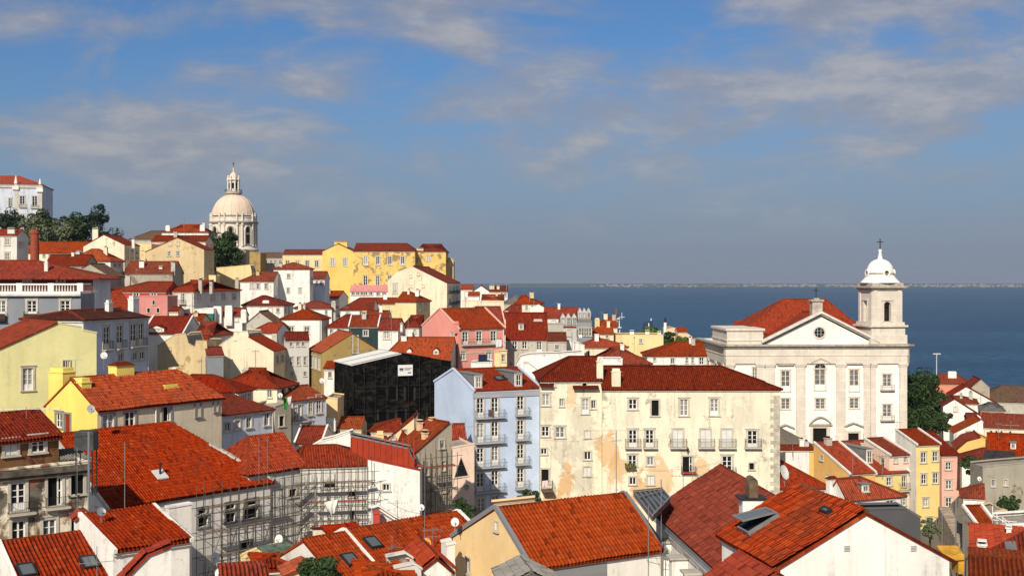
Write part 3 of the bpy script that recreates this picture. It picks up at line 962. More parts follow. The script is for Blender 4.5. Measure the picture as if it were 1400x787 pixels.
def prof(label, pts, Y, rot=0.0, D=8.0, Dr=None, Dl=None, segs=None, wall='W', roof='R2', wins=(), ch=(), H=9.0, name='house', cat='house', group=HG,
         stone=None, top=None, extra=None, edge=None, tone=None, shade=None):
    """building whose front outline is given as picture points, carried back by D"""
    xa, ya = pts[0]
    A = P(xa, ya, Y)
    fr = Fr((A.x, A.y), (math.cos(R(rot)), math.sin(R(rot))))
    q = [fr.hit(x, y) for x, y in pts]
    U = q[-1][0]
    if Dr is not None: D = solve_depth(fr, U, Dr)
    if Dl is not None: D = solve_depth(fr, 0.0, Dl)
    zmin = min(z for a, z in q)
    for a, d in ((0, 0), (U, 0), (U, D), (0, D), (U / 2, D / 2)):
        w_ = fr.p(a, d, 0); ctrl(w_.x, w_.y, zmin - H)
    segs = segs or 'w' * (len(pts) - 1)
    def go():
        stn = stone or STONE
        cs = [fr.p(a, d, 0) for a, d in ((0, 0), (U, 0), (U, D), (0, D))]
        zg = min(terrain_z(c.x, c.y) for c in cs)
        zb = zg - 1.2
        root = thing(name, label, cat, fr.p(U / 2, D / 2, zg), group)
        faces = {'F': (fr, U), 'R': (Fr(fr.p(U, 0, 0), fr.n), D), 'K': (Fr(fr.p(U, D, 0), -fr.u), U), 'L': (Fr(fr.p(0, D, 0), -fr.n), D)}
        holes = {k: [] for k in faces}
        zc = zmin - .06
        res = do_windows(root, faces, wins, holes, zc, Y, stn)
        mb = MB()
        ends = {'R': q[-1][1], 'L': q[0][1]}
        for k, (f, L) in faces.items():
            wall_grid(mb, f, L, zb, zc, holes[k])
            if k in ends and ends[k] - .02 > zc:
                mb.poly([f.p(0, 0, zc), f.p(L, 0, zc), f.p(L, 0, ends[k]), f.p(0, 0, ends[k])])
        up = [(a, z - .02) for a, z in q]
        if up[0][1] > zc + .01: up = [(q[0][0], zc)] + up
        if up[-1][1] > zc + .01: up = up + [(q[-1][0], zc)]
        if len(up) > 2:
            mb.poly([fr.p(a, 0, z) for a, z in up][::-1])
            mb.poly([fr.p(a, D, z) for a, z in up])
        flat, back, deck = MB(), MB(), MB()
        rb = MB()
        tile = roof not in ('RD', 'RM', 'RP', 'RW', 'RB')
        for k, sg in enumerate(segs):
            (a0, z0), (a1, z1) = q[k], q[k + 1]
            if abs(a1 - a0) < .05: continue
            sl_ = (z1 - z0) / (a1 - a0)
            if sg == 'r':
                if abs(z1 - z0) < 1e-4: z1 += 1e-3
                ext = .22
                if z0 < z1:
                    lo_a = a0 - (ext if k == 0 else 0); lo_z = z0 - (a0 - lo_a) * sl_
                    poly = [fr.p(lo_a, D + .12, lo_z + .06), fr.p(lo_a, -.12, lo_z + .06), fr.p(a1, -.12, z1 + .06), fr.p(a1, D + .12, z1 + .06)]
                else:
                    lo_a = a1 + (ext if k == len(segs) - 1 else 0); lo_z = z1 + (lo_a - a1) * sl_
                    poly = [fr.p(lo_a, -.12, lo_z + .06), fr.p(lo_a, D + .12, lo_z + .06), fr.p(a0, D + .12, z0 + .06), fr.p(a0, -.12, z0 + .06)]
                roof_plane(rb, poly, Y, 0, tile)
                if not tile:
                    n = max(2, int(D / 4.5))
                    for j in range(n + 1):
                        dd = -.1 + (D + .2) * j / n
                        rb.beam(fr.p(lo_a, dd, lo_z + .065), fr.p(a1 if z0 < z1 else a0, dd, max(z0, z1) + .065), .12, .06, 1)
            else:
                # flat or sloping wall head with a projecting coping
                t = .10
                e = .06
                w_ = min(.35, D / 2)
                for fl, d0, d1 in ((flat, -e, w_), (back, D - w_, D + e)):
                    if D < 1.0 and fl is back: continue
                    if D < 1.0: d1 = D + e
                    fl.hexa([fr.p(a0 - e * (k == 0), d0, z0 - .02), fr.p(a1 + e * (k == len(segs) - 1), d0, z1 - .02), fr.p(a1 + e * (k == len(segs) - 1), d1, z1 - .02), fr.p(a0 - e * (k == 0), d1, z0 - .02),
                               fr.p(a0 - e * (k == 0), d0, z0 + t), fr.p(a1 + e * (k == len(segs) - 1), d0, z1 + t), fr.p(a1 + e * (k == len(segs) - 1), d1, z1 + t), fr.p(a0 - e * (k == 0), d1, z0 + t)], 0)
                if D > 1.2:
                    deck.poly([fr.p(a0, 0.02, z0 - .3), fr.p(a1, 0.02, z1 - .3), fr.p(a1, D - .02, z1 - .3), fr.p(a0, D - .02, z0 - .3)], 0)
        mb.build('wall', WALL[wall] if isinstance(wall, str) else wall, root, root.location)
        if rb.f:
            ks = [k for k in range(len(segs) - 1) if segs[k] == 'r' or segs[k + 1] == 'r']
            for k in ks:
                if q[k + 1][1] > q[k][1] and q[k + 1][1] >= q[k + 2][1] and tile:
                    ridge(rb, fr.p(q[k + 1][0], -.1, q[k + 1][1] + .07), fr.p(q[k + 1][0], D + .1, q[k + 1][1] + .07))
            rm = ROOF[roof]
            tr = random.Random(label)
            t0, t1 = tr.random(), tr.random()
            rob = rb.build('roof', [rm, rm if roof in ('R3', 'R4', 'RG', 'RD', 'RM', 'RP', 'RB', 'RL') else (LEAD if roof == 'RW' else RIDGEM)], root, root.location)
            rob['tone'] = t0 if tone is None else tone; rob['shade'] = t1 if shade is None else shade
        if flat.f:
            for fl in (flat, back):
                if fl.f: fl.build('coping', top or WALL[wall], root, root.location)
            if deck.f: deck.build('flat_roof', top if top and wall in ('GD', 'NET') else FLATR, root, root.location)
        if edge:
            eb = MB()
            for k, sg in enumerate(segs):
                if sg == 'r':
                    eb.beam(fr.p(q[k][0], -.14, q[k][1] - .02), fr.p(q[k + 1][0], -.14, q[k + 1][1] - .02), .14, .24)
            eb.build('verge', edge, root, root.location)
        for cdef in ch:
            x0, y0, x1, y1 = cdef[:4]
            d = cdef[4] if len(cdef) > 4 else 1.0
            mt = cdef[5] if len(cdef) > 5 else wall
            stl = cdef[6] if len(cdef) > 6 else 'cap'
            chimney_mesh(root, fr, x0, y0, x1, y1, d, zmin, WALL[mt] if isinstance(mt, str) else mt, stl)
        put_windows(root, res, Y, stn)
        if extra: extra(root, fr, U, D, q, faces)
    BUILD.append(go)
    return fr, U, D, q
FLATR = plain('flat_roof_screed', (.34, .30, .26), .9, var=.35)
# ------------------------------------------------------------------ the town, from the hilltop down to the near roofs
# --- crest of the hill, far left
def _pinn(root, fr, U, D, ze, zr, faces):
    for px, yt, yb in ((21.5, 240, 257), (54.5, 244, 260)):
        a, zt = fr.hit(px, yt); z0 = fr.hit(px, yb)[1]
        mb = MB(); c = fr.p(a, .4, 0); w = 1.0
        mb.fbox(fr, a - w, a + w, -.6, 1.4, z0 - .6, z0 + .7)
        mb.lathe(c, [(.75, z0 + .7), (.55, z0 + 1.2), (.62, z0 + 1.5), (.1, zt)], 8)
        mb.build('pinnacle', WALL['W'], root, root.location)
    a0 = fr.hit(22, 258)[0]
    mb = MB(); mb.fbox(fr, 0, U + .2, -.35, -.17, ze - 1.3, ze - .5); mb.fbox(fr, a0 - .5, a0 + .6, -.12, -.004, ze - 22, ze - 1.3); mb.fbox(fr, U - 1, U + .02, -.12, -.004, ze - 22, ze - 1.3)
    mb.build('cornice', STONE, root, root.location)
hs('large white monastery with red roof and stone pinnacles on the hilltop', -70, 250, 57.5, 405, 13, Dr=None, D=26, ry=241, ir=9, wall='BW', roof='RO', H=17, name='monastery', cat='monastery', group=None, extra=_pinn,
   wins=[('F', 'd', 5, 271, 283, [14]), ('F', 'd', 7, 268, 282, [30.5, 47.5]), ('B' if 0 else 'F', 'B', 26, 279, 36, 284), ('F', 'B', 42, 280, 53, 285), ('F', 'c', 6, 293, 301, [30.5, 47.5])])
hs('small white house with tall chimneys left of the brick stack', -30, 321, 23, 255, 0, D=6, ry=314, wall='W2', roof='R3', wins=[('R', 'c', 2.6, 331, 337, [26.5, 31])], ch=[(10, 311, 20, 327, .5)], H=7)
hs('low red roofed row house under the hilltop trees', 36, 345, 114, 292, 0, D=8, ry=331, wall='C', roof='R2', H=6, wins=[('F', 'c', 3, 347, 351, [60, 68, 100])])
prof('cream gabled house right of the dark trees on the crest', [(114, 336), (142, 320.5), (170, 334)], 288, 0, Dr=191, segs='rr', wall='C', roof='R3', H=8,
     wins=[('R', 'c', 3, 340, 347, [174, 180.5, 187]), ('R', 'c', 3, 350, 355, [174, 180.5, 187])], ch=[(126, 311, 134, 326, 1.0), (180, 325, 184, 334, 3.0, 'W')])
hs('white house with broad red hipped roof and tiny attic dormer', 97, 356, 151, 262, -5, Dr=169, ry=341, il=3, ir=4, wall='W', roof='R2', H=7, wins=[('F', 'c', 4, 359.5, 364.5, [136]), ('R', 'c', 3, 360, 365, [157, 163])], dm=[(103, 342.5, 109, 348, 'grey')])
prof('grey stone gabled house below the hipped roof with dormer', [(113, 366), (123, 360.5), (151, 377)], 246, -5, D=7, segs='rr', wall='S', roof='R4', H=9, wins=[('F', 'h', 4, 371, 376.5, [132])])
hs('dark red roofed cottage behind the brick stack', 60, 362.5, 117, 253, 0, D=8, ry=349, wall='S', roof='R3', H=6)
hs('long red roof over a rubble stone wall below the stained gable', 169, 373, 236, 266, 0, D=9, ry=358, wall='S', roof='R2', H=8, ch=[(190, 355, 197, 365, 2, 'W'), (217, 363, 222, 371, 1.5, 'W'), (233.5, 356, 239.5, 374, .4, 'SL')])
prof('stained ochre gable house with four small windows below the dome', [(199, 344), (242.5, 324.5), (279, 340.5)], 300, -8, Dr=293, segs='rr', wall='ST', roof='R3', H=13,
     wins=[('F', 'h', 3.4, 330.5, 335.5, [233, 243.5]), ('F', 'c', 4, 344, 350, [231, 243])])
hs('white house with end chimneys and red hipped roof below dome', 221, 317, 285, 332, 0, D=10, ry=307.5, il=9, ir=9, wall='W', roof='R2', H=12, ch=[(226, 308, 232.5, 319, .4, 'W', 'x'), (273, 307.5, 280, 319, .4, 'W', 'x')], wins=[('F', 'h', 2.5, 318.5, 321, [242, 266])])
hs('low roof strip between the stained gable and white hipped house', 207, 329.5, 281, 318, 0, D=8, ry=322.5, wall='PP', roof='R3', H=7)
hs('flat grey brown roofed building on the crest left of dome', 178, 327, 232, 345, 0, D=14, ry=316, wall='SL', roof='R4', H=8, il=4)
prof('narrow pale ochre house beside the cream crest house', [(183, 333), (207, 333)], 308, 0, D=8, wall='YL', H=8, wins=[('F', 'h', 2, 338, 342, [194])])
prof('dark stone retaining wall under the ivy below the dome', [(281, 345), (336, 341)], 345, 0, D=5, wall='S', H=10, name='retaining_wall', cat='wall', group=None)
prof('brown stone block right of the ivy at the dome foot', [(332, 344), (356, 345)], 405, 0, D=10, wall='OL', H=9, name='stone_wall', cat='wall', group=None)
prof('yellow garden wall with curved top under the ivy', [(296, 366), (322, 364), (342, 362), (344, 372)], 316, 0, D=5, wall='YL', H=7, name='garden_wall', cat='wall', group=None)
prof('low yellow wall stub beside the stained ochre gable', [(276, 376), (295, 376.5)], 300, 0, D=4, wall='YL', H=5, name='garden_wall', cat='wall', group=None)
hs('old stone building with window row right of the dome', 355, 352, 388, 420, 0, D=15, ry=345.5, wall='SL', roof='R4', H=12, wins=[('F', 'c', 3, 355.5, 362, [358.5, 364, 370.5, 376.5, 383])])
hs('long pale yellow building left of the yellow palace', 386, 347.5, 442.5, 400, 0, D=10, ry=341.5, wall='YL', roof='R3', H=13, wins=[('F', 'c', 5, 356, 365, [393, 407, 420, 433])])
# --- yellow palace
prof('yellow gabled palace wing with rooftop belvedere', [(441, 343), (462, 333), (483, 343)], 380, 0, D=16, segs='rr', wall='Y', roof='R4', H=17, name='palace_wing', cat='palace', group=None,
     wins=[('F', 'c', 5.5, 353.5, 363.5, [454.5, 471.5])], ch=[(457, 329, 475, 340, 3.5, 'Y')])
hs('central yellow palace block with pointed arched windows below', 483, 343, 567, 380, 0, D=15, ry=333, ir=3, wall='YP', roof='R3', H=17, name='palace', cat='palace', group=None,
   wins=[('F', 'd', 5.5, 350.5, 362.5, [499.7, 516.6, 533, 550.6]), ('F', 'd', 5.5, 376.5, 393, [499.6, 516.4, 533])])
hs('yellow palace end block with pyramid roof and bare plaster patches', 567.5, 343.5, 609.5, 386, 0, D=15, ry=334, il=8, ir=8, wall='YP', roof='R3', H=17, name='palace_wing', cat='palace', group=None,
   wins=[('F', 'c', 5, 350, 356.5, [586])], ch=[(569.5, 338.5, 579, 345, .5, 'YL')])
prof('ruined rubble wall at right end of the yellow palace', [(609, 353), (616, 352), (620, 357)], 392, 0, D=8, wall='ST', H=12, name='ruin_wall', cat='wall', group=None)
prof('big cream gabled house with long sloping roof below the palace', [(530.5, 384), (541, 373), (559.5, 365.5), (565, 364), (611, 386.5)], 330, -4, Dr=629, segs='wwwr', wall='C', roof='R3', H=14,
     wins=[('F', 'h', 2.6, 376, 379.5, [561.5]), ('F', 'h', 3, 372.5, 376.5, [572]), ('F', 'h', 2.6, 389.5, 393, [561.5]), ('F', 'h', 2.6, 389.5, 393, [578.5]), ('F', 'd', 5, 388, 401, [540]),
           ('R', 'd', 2.6, 393, 401, [615, 620, 625]), ('R', 'd', 2.6, 408, 416, [615, 620, 625]), ('R', 'B', 612, 397, 628, 402), ('R', 'B', 612, 412, 628, 417)])
hs('white house with pink awning roof below arched palace windows', 478.5, 397.5, 531, 346, 0, D=6, ry=390, wall='W', roof='RP', H=6, wins=[('F', 'c', 4.5, 399, 403.5, [483, 489, 495, 500, 507]), ('F', 'c', 5, 399, 404, [517, 525])])
# --- upper middle rows
hs('white tower house with few small windows and red hip roof', 374, 367, 423.5, 292, 0, Dr=428, ry=359.5, il=4, ir=4, wall='W', roof='R2', H=14,
   wins=[('F', 'c', 3.6, 374.5, 380, [394.5]), ('F', 'c', 3.6, 393.5, 400, [394, 410]), ('R', 'c', 2, 380, 388, [426])], ch=[(380, 358, 386, 368, .6, 'SL')])
hs('white house with plain red roof left of the white tower house', 328.5, 384, 374, 286, 0, D=10, ry=372, il=4, wall='W', roof='R2', H=10, wins=[('F', 'c', 4.2, 387.5, 394.5, [344, 353, 364])], ch=[(321, 379, 326.5, 393, .5, 'SL')])
hs('small white house right of the white tower house', 424, 381, 444, 302, 0, D=8, ry=371.5, wall='BW', roof='R3', H=8, wins=[('F', 'c', 2.5, 384, 390, [433, 439])])
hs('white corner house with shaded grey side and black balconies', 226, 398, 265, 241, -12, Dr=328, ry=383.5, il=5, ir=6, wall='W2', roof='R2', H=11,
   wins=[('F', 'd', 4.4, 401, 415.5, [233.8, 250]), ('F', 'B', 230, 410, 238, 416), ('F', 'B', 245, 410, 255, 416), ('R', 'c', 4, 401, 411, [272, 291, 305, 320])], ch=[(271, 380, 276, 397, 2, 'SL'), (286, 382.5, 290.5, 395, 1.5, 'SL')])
hs('red walled house with white attic windows under wide roof', 150, 398, 227, 238, 0, D=10, ry=385.5, il=6, wall='RD', roof='R2', H=8, wins=[('F', 'c', 7, 399.8, 405, [163, 186, 210])])
prof('dusty pink house front with dark openings below the red attic', [(178, 405.5), (229, 404.5)], 229, 0, D=7, wall='PK3', H=9, wins=[('F', 'h', 3, 411, 416, [210]), ('F', 'h', 4, 421, 427, [203, 216]), ('F', 'c', 3, 421, 426, [188])])
hs('tiny white hut with rusty roof beside the dusty pink house', 231, 424.5, 243.5, 222, 0, D=4, ry=420, wall='PP', roof='R3', H=4)
hs('white house with wide shallow red roof below the tower house', 332, 417, 388, 262, 0, D=10, Dr=401, ry=404.5, ir=5, il=3, wall='W', roof='R3', H=9, wins=[('F', 'h', 5, 421, 431, [369.5]), ('F', 'c', 4, 421.5, 427, [380])], ch=[(358.5, 410.5, 368, 418, 1, 'W', 'x')])
hs('white house with square window and tall end chimney', 403, 421, 453.5, 262, 0, D=8, ry=412.5, il=3, ir=3, wall='W', roof='R3', H=8, wins=[('F', 'c', 2.8, 424, 429.5, [446])], ch=[(452.5, 411, 459, 436, .8, 'SL', 'x')])
hs('white house with broad pyramid red roof and two grey windows', 385, 435, 439.5, 236, -6, Dr=450, ry=421.5, il=4.2, ir=4.2, wall='W', roof='R2', H=10, wins=[('F', 'c', 6.5, 446.5, 456, [398, 419.5])])
hs('white house with short red roof below the gabled palace wing', 430, 407, 463, 316, -8, Dr=476, ry=398, wall='W', roof='R2', H=8, il=3, wins=[('F', 'c', 3, 410, 415, [437, 455])], ch=[(446, 404, 450, 411, .4, 'W')])
hs('long white house with red roof under the pink awning', 465.5, 423, 510.5, 291, 0, D=10, ry=407.5, il=4, wall='W', roof='R3', H=9, wins=[('F', 'c', 4, 425, 430.5, [476, 494])])
hs('pale yellow house with dark doorway and narrow red roof', 508.5, 414.5, 541, 301, 0, D=7, ry=407.5, wall='YL', roof='R3', H=8, wins=[('F', 'h', 3.5, 419, 424.5, [530.5]), ('F', 'c', 3, 418, 423, [519])])
hs('tall pale yellow block with shaded right side in upper town', 540.5, 412, 569, 281, -15, Dr=588, ry=399.5, ir=3, wall='YL', roof='R2', H=11, wins=[('R', 'c', 3, 417, 424, [575, 582])])
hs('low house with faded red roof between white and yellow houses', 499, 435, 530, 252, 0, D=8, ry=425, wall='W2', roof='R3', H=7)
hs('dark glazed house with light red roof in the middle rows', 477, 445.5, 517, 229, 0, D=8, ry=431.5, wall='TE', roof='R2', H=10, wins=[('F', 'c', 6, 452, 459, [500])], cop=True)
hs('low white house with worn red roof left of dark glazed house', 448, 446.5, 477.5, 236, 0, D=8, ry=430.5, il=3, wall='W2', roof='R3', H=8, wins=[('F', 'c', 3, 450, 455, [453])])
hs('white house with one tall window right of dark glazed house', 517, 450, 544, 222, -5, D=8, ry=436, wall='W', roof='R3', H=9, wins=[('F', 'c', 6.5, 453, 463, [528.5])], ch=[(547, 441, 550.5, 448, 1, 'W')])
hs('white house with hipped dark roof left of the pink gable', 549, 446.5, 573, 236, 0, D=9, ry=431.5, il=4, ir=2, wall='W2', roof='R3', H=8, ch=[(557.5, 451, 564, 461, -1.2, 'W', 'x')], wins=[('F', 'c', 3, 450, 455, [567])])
hs('sprawling patched orange roof behind the netted building', 517, 496, 614, 205, -5, D=13, ry=461.5, tone=0.6, shade=0.6, wall='W2', roof='RO', H=8, il=3, dm=[(592.5, 476, 600, 484.5, 'gable'), (556.5, 476, 562.5, 482.5, 'gable')])
# --- upper left middle
hs('cream terrace house with three tall chimneys', 291, 431.5, 331, 241, 0, D=6, ry=421.5, wall='W', roof='R3', H=8, ch=[(291, 418.5, 303, 440, -.9, 'W', 'x'), (307, 417.5, 317.5, 443, -.9, 'W', 'x'), (329, 423, 337, 439, -.9, 'W', 'x')], wins=[('F', 'h', 5, 433, 439, [323])])
prof('white walled terrace left of the three tall chimneys', [(264, 422.5), (292, 421.5)], 238, 0, D=5, wall='W', H=5)
prof('dark green painted wall below the white terrace', [(266, 429.5), (291.5, 429.5)], 233, 0, D=1, wall='GR', H=4, name='garden_wall', cat='wall', group=None, wins=[('F', 'h', 3.5, 434, 438, [283.5])])
hs('red roofed house with small white gable left of ochre wall', 196, 455, 251, 206, 0, D=12, ry=433, wall='W', roof='R1', H=8, cop=True, dm=[(204, 445, 224, 454, 'gable')])
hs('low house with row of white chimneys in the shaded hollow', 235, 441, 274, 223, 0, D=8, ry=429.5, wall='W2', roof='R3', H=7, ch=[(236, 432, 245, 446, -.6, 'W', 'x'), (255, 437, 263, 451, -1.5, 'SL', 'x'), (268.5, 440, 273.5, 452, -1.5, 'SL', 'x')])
hs('white house with bright hipped red roof and shaded blue side', 267, 457.5, 290, 206, -14, Dr=319, ry=440.5, il=2, ir=4, wall='W', roof='R1', H=8, wins=[('R', 'c', 4, 462, 467.5, [300])])
prof('ragged ochre gable wall house with stained plaster', [(215.5, 473), (240, 457), (254, 456), (258, 470), (266, 474.5), (268, 466), (283, 466)], 186, -5, D=7, wall='ST', H=12, wins=[('F', 'h', 1.6, 474, 478, [232])])
hs('small red lean-to roof peeping over the ragged ochre gable', 255, 468, 281, 200, 0, D=6, ry=459, wall='W2', roof='R2', H=9)
hs('slate blue rendered house with small red roof beside ochre gable', 283.5, 484.5, 305.5, 183, 20, D=6, ry=475, wall='G', roof='R3', H=11)
prof('tall cream gable house with blank wall and stepped chimney top', [(295.5, 475), (319, 459.5), (320, 453), (339, 453.5), (340, 460), (374, 479)], 190, -5, Dr=391, segs='wwwwr', wall='C', roof='R2', H=13,
     wins=[('R', 'c', 4, 486, 497, [379, 386])])
hs('orange brown roofed white house above the tall cream gable', 343, 454, 378, 216, -8, Dr=396, ry=441.5, il=2, wall='W', roof='RO', H=9, ch=[(371, 456, 379, 474, -1.5, 'SL', 'x')])
prof('mossy stone gabled house above the orange brown roof', [(337, 441), (355, 426), (384, 446.5)], 229, 0, D=8, segs='rr', wall='SL', roof='R4', H=8)
hs('tall light grey house with small red roof and slim windows', 391, 464.5, 422.5, 196, 12, D=9, ry=454.5, wall='GL', roof='R3', H=13, wins=[('F', 'c', 3.2, 466.5, 473, [398, 407, 414.5]), ('F', 'd', 3.2, 488, 499, [398.5, 408, 417]), ('F', 'c', 3.2, 508, 514, [399, 417])])
prof('olive brown gabled house with bright orange roof slope', [(439.5, 481), (481, 455), (514.5, 476)], 190, 20, Dl=422.5, segs='rr', tone=0.7, shade=0.8, wall='OL', roof='RO', H=13,
     wins=[('F', 'h', 6, 459, 482, [486]), ('L', 'c', 2.8, 486, 502, [427, 431.5, 436.5])])
# --- pink house and its neighbours
def _pinkx(root, fr, U, D, ze, zr, faces):
    mb = MB()
    mb.fbox(fr, -.02, U + .02, -.06, -.003, ze - 4.35, ze - 4.15)
    mb.build('string_course', STONE, root, root.location)
hs('salmon pink house with gable end and first floor balcony doors', 627, 449, 689.5, 212, 33, Dl=577, ry=422, tone=0.45, shade=0.6, wall='PK', roof='R2', H=13, extra=_pinkx, cop=WALL['PK2'], band=WALL['PK2'],
   wins=[('F', 'd', 7.5, 454, 471, [636, 655, 674.5]), ('F', 'B', 630, 463, 684, 471.5), ('F', 'c', 6.5, 480, 492, [633]), ('F', 'c', 7.5, 479.5, 491.5, [668])], ch=[(622, 439, 628, 453, .2, 'PK', 'x')])
prof('white roof terrace in front of the pink house', [(644, 496), (673, 495)], 196, 0, D=5, wall='W', H=8)
prof('small ochre block tucked against the pink house front', [(676, 482), (693, 481)], 200, 0, D=5, wall='YL', H=9, wins=[('F', 'c', 4, 485, 494, [688])])
hs('steep red roof directly behind the pink house', 655, 455, 693, 238, 10, D=14, ry=419.5, wall='W2', roof='R2', H=9, cop=WALL['PK2'])
hs('stone walled house with large dark red roof and one dormer', 692, 463.5, 749, 223, 0, D=15, ry=428, wall='SL', roof='R3', H=11, dm=[(709, 442.5, 716, 451, 'lead')],
   wins=[('F', 'c', 6.5, 467, 476.5, [703.5, 717]), ('F', 'd', 7, 467, 481, [737])], ch=[(729, 436, 742, 455, 5, 'SL', 'x')])
hs('grey rendered house corner with low red roof', 748.5, 465, 774.5, 217, 0, D=7, ry=455, wall='SL', roof='R3', H=10)
prof('long pale parapet wall house above the grey corner', [(741, 443.5), (770, 443)], 242, 0, D=6, wall='SL', H=8)
prof('white blank walled house at the crest right of palace', [(632, 411), (660, 412), (689, 412.5)], 272, 0, D=8, wall='C', H=9)
hs('small pyramid red roof above the white blank wall', 659, 412.5, 688, 281, 0, D=9, ry=403, il=5, ir=5, wall='W', roof='R2', H=7)
hs('white house with twin chimneys on the skyline near the water', 669, 398, 694, 322, 0, D=9, ry=391.5, wall='W', roof='R3', H=10, ch=[(669, 388.5, 676, 395.5, 1.5, 'C'), (679, 389.5, 683, 395.5, 1.5, 'C')], wins=[('F', 'c', 2.5, 400.5, 404.5, [686, 691])])
prof('white gabled house on the skyline left of the twin chimneys', [(645, 399), (658, 390), (669, 398)], 330, 0, D=8, segs='rr', wall='W', roof='R2', H=9)
hs('white house with sliver of red roof at the crest', 630, 395, 646, 338, 0, D=8, ry=389.5, wall='W', roof='R2', H=8)
hs('lower white house with red roof near the crest end', 640, 403.5, 655, 302, 0, D=7, ry=399.5, wall='W', roof='R2', H=7)
hs('cream house with dark balconies and hipped red roof by water', 704, 415, 736, 302, -8, D=11, ry=403.5, il=2, ir=5, wall='C', roof='R2', H=10, wins=[('F', 'c', 3, 417, 423, [712, 720, 728])])
hs('grey lead roofed house beside the hipped cream house', 690, 414, 707, 310, 0, D=9, ry=402.5, wall='SL', roof='RG', H=9, il=3)
hs('worn red roof with white chimney above the stone house', 680, 434, 713, 257, 0, D=9, ry=417.5, il=3, wall='W2', roof='R3', H=8, ch=[(688, 425, 695.5, 432.5, 2, 'W', 'x')])
prof('white gabled house with red slope near the water edge', [(724, 421), (738, 416), (764, 429)], 292, 0, D=10, segs='wr', wall='W', roof='R2', H=9)
hs('red roof running behind the grey pointed dormers', 745, 434, 792, 283, 0, D=9, ry=420.5, wall='W', roof='R2', H=8)
def _gd(cols, y0, y1, ya, d=-.25):
    def f(root, fr, U, D, ze, zr, faces):
        for x0, x1 in cols:
            mb = MB()
            a0, z0 = fr.hit(x0, y1, d); a1, zs = fr.hit(x1, y0, d); zt = fr.hit(x0, ya, d)[1]
            am = (a0 + a1) / 2
            pts = [(a0, z0), (a1, z0), (a1, zs), (am, zt), (a0, zs)]
            mb.poly([fr.p(a, d, z) for a, z in pts]); 
            for i in range(5):
                (a, z), (b, y) = pts[i], pts[(i + 1) % 5]
                mb.poly([fr.p(b, d, y), fr.p(a, d, z), fr.p(a, d + 3.4, z), fr.p(b, d + 3.4, y)])
            o = mb.build('dormer', WALL['GL'], root, root.location)
            w = (a1 - a0) * .5
            win = add_window(o, fr, am - w / 2, am + w / 2, z0 + .4, z0 + (zs - z0) * .95, 'c', True, 300, STONEG)
            win.location = fr.p(am, d - .04, z0 + .4) - root.location
    return f
hs('grey tiled house with three low pointed dormers near water', 766, 446, 789.5, 256, 0, D=9, ry=431, wall='GL', roof='R2', H=11, extra=_gd([(766.5, 773.5), (774, 781), (782, 789)], 435, 445.5, 428.5))
hs('taller grey house with three pointed dormers and glazed front', 790, 437, 809, 251, 0, D=9, ry=425, wall='G', roof='R3', H=14, extra=_gd([(790.5, 796), (796.5, 802), (802.5, 808)], 427, 437, 421), wins=[('F', 'd', 4, 448, 459, [793, 797.5, 802, 806.5])])
hs('cream house with low red roof in front of grey dormers', 809, 455.5, 839, 263, 0, D=8, ry=444, wall='C', roof='R2', H=8, il=2, wins=[('F', 'c', 3, 457, 462, [830])], ch=[(813, 434.5, 820, 443.5, 3, 'YL', 'x')])
hs('red roofed house left of the white ship mast', 818, 446.5, 844, 282, 0, D=8, ry=434.5, wall='C', roof='R2', H=8, il=2)
hs('low cream house with long red roof and one dark slit', 796, 474, 857.5, 231, 0, D=8, ry=462.5, il=3, ir=5, wall='C', roof='R2', H=8, wins=[('F', 'h', 2.8, 479, 486.5, [804.5])])
prof('plain white wall house left of the long red roof', [(772, 464), (799, 472)], 222, 0, D=6, wall='W', H=9)
hs('low white house under wide hipped red roof above cream block', 812, 496.5, 890, 202, 0, D=11, ry=474.5, il=5, ir=6, wall='W', roof='R2', H=7)
prof('small white walled terrace in front of hipped roof', [(819, 490.5), (851, 490.5)], 193, 0, D=4, wall='W', H=6)
prof('yellow house with white chimneys facing the river', [(842, 457.5), (907, 457.5)], 262, 0, D=8, wall='YL', H=10, wins=[('F', 'c', 4, 463, 469, [876])], ch=[(861, 451, 867, 459, 1, 'W'), (882, 451, 888, 459, 1, 'W'), (899, 452, 904, 459, 1, 'W')])
hs('white house with angled orange hip and river side windows', 885, 485.5, 966, 225, 0, D=9, ry=467.5, il=6, wall='W', roof='R2', H=9, wins=[('F', 'c', 4.5, 489.5, 497, [919.5]), ('F', 'c', 3, 488, 496, [939, 947]), ('F', 'c', 6, 488.5, 498, [959]), ('F', 'c', 2, 488, 493, [895])])
prof('pale peach house on the quay with small roof terrace', [(912, 450), (922, 448), (940, 456), (950, 463)], 320, 0, D=9, wall='P', H=10, wins=[('F', 'h', 2, 454, 457, [930])])
hs('small red roofed peach house beside quay terrace', 927, 453, 939, 312, 0, D=6, ry=448, wall='P', roof='R2', H=10)
prof('white curved parapet wall above the cream apartment house', [(703, 514), (706, 498), (712, 488), (724, 485), (760, 484), (797, 481.5)], 186, 0, D=5, wall='W', H=10)
prof('white sloping gable wall behind the light blue house', [(716, 497), (722, 497), (741, 512)], 176, 0, D=4, wall='W', H=9)
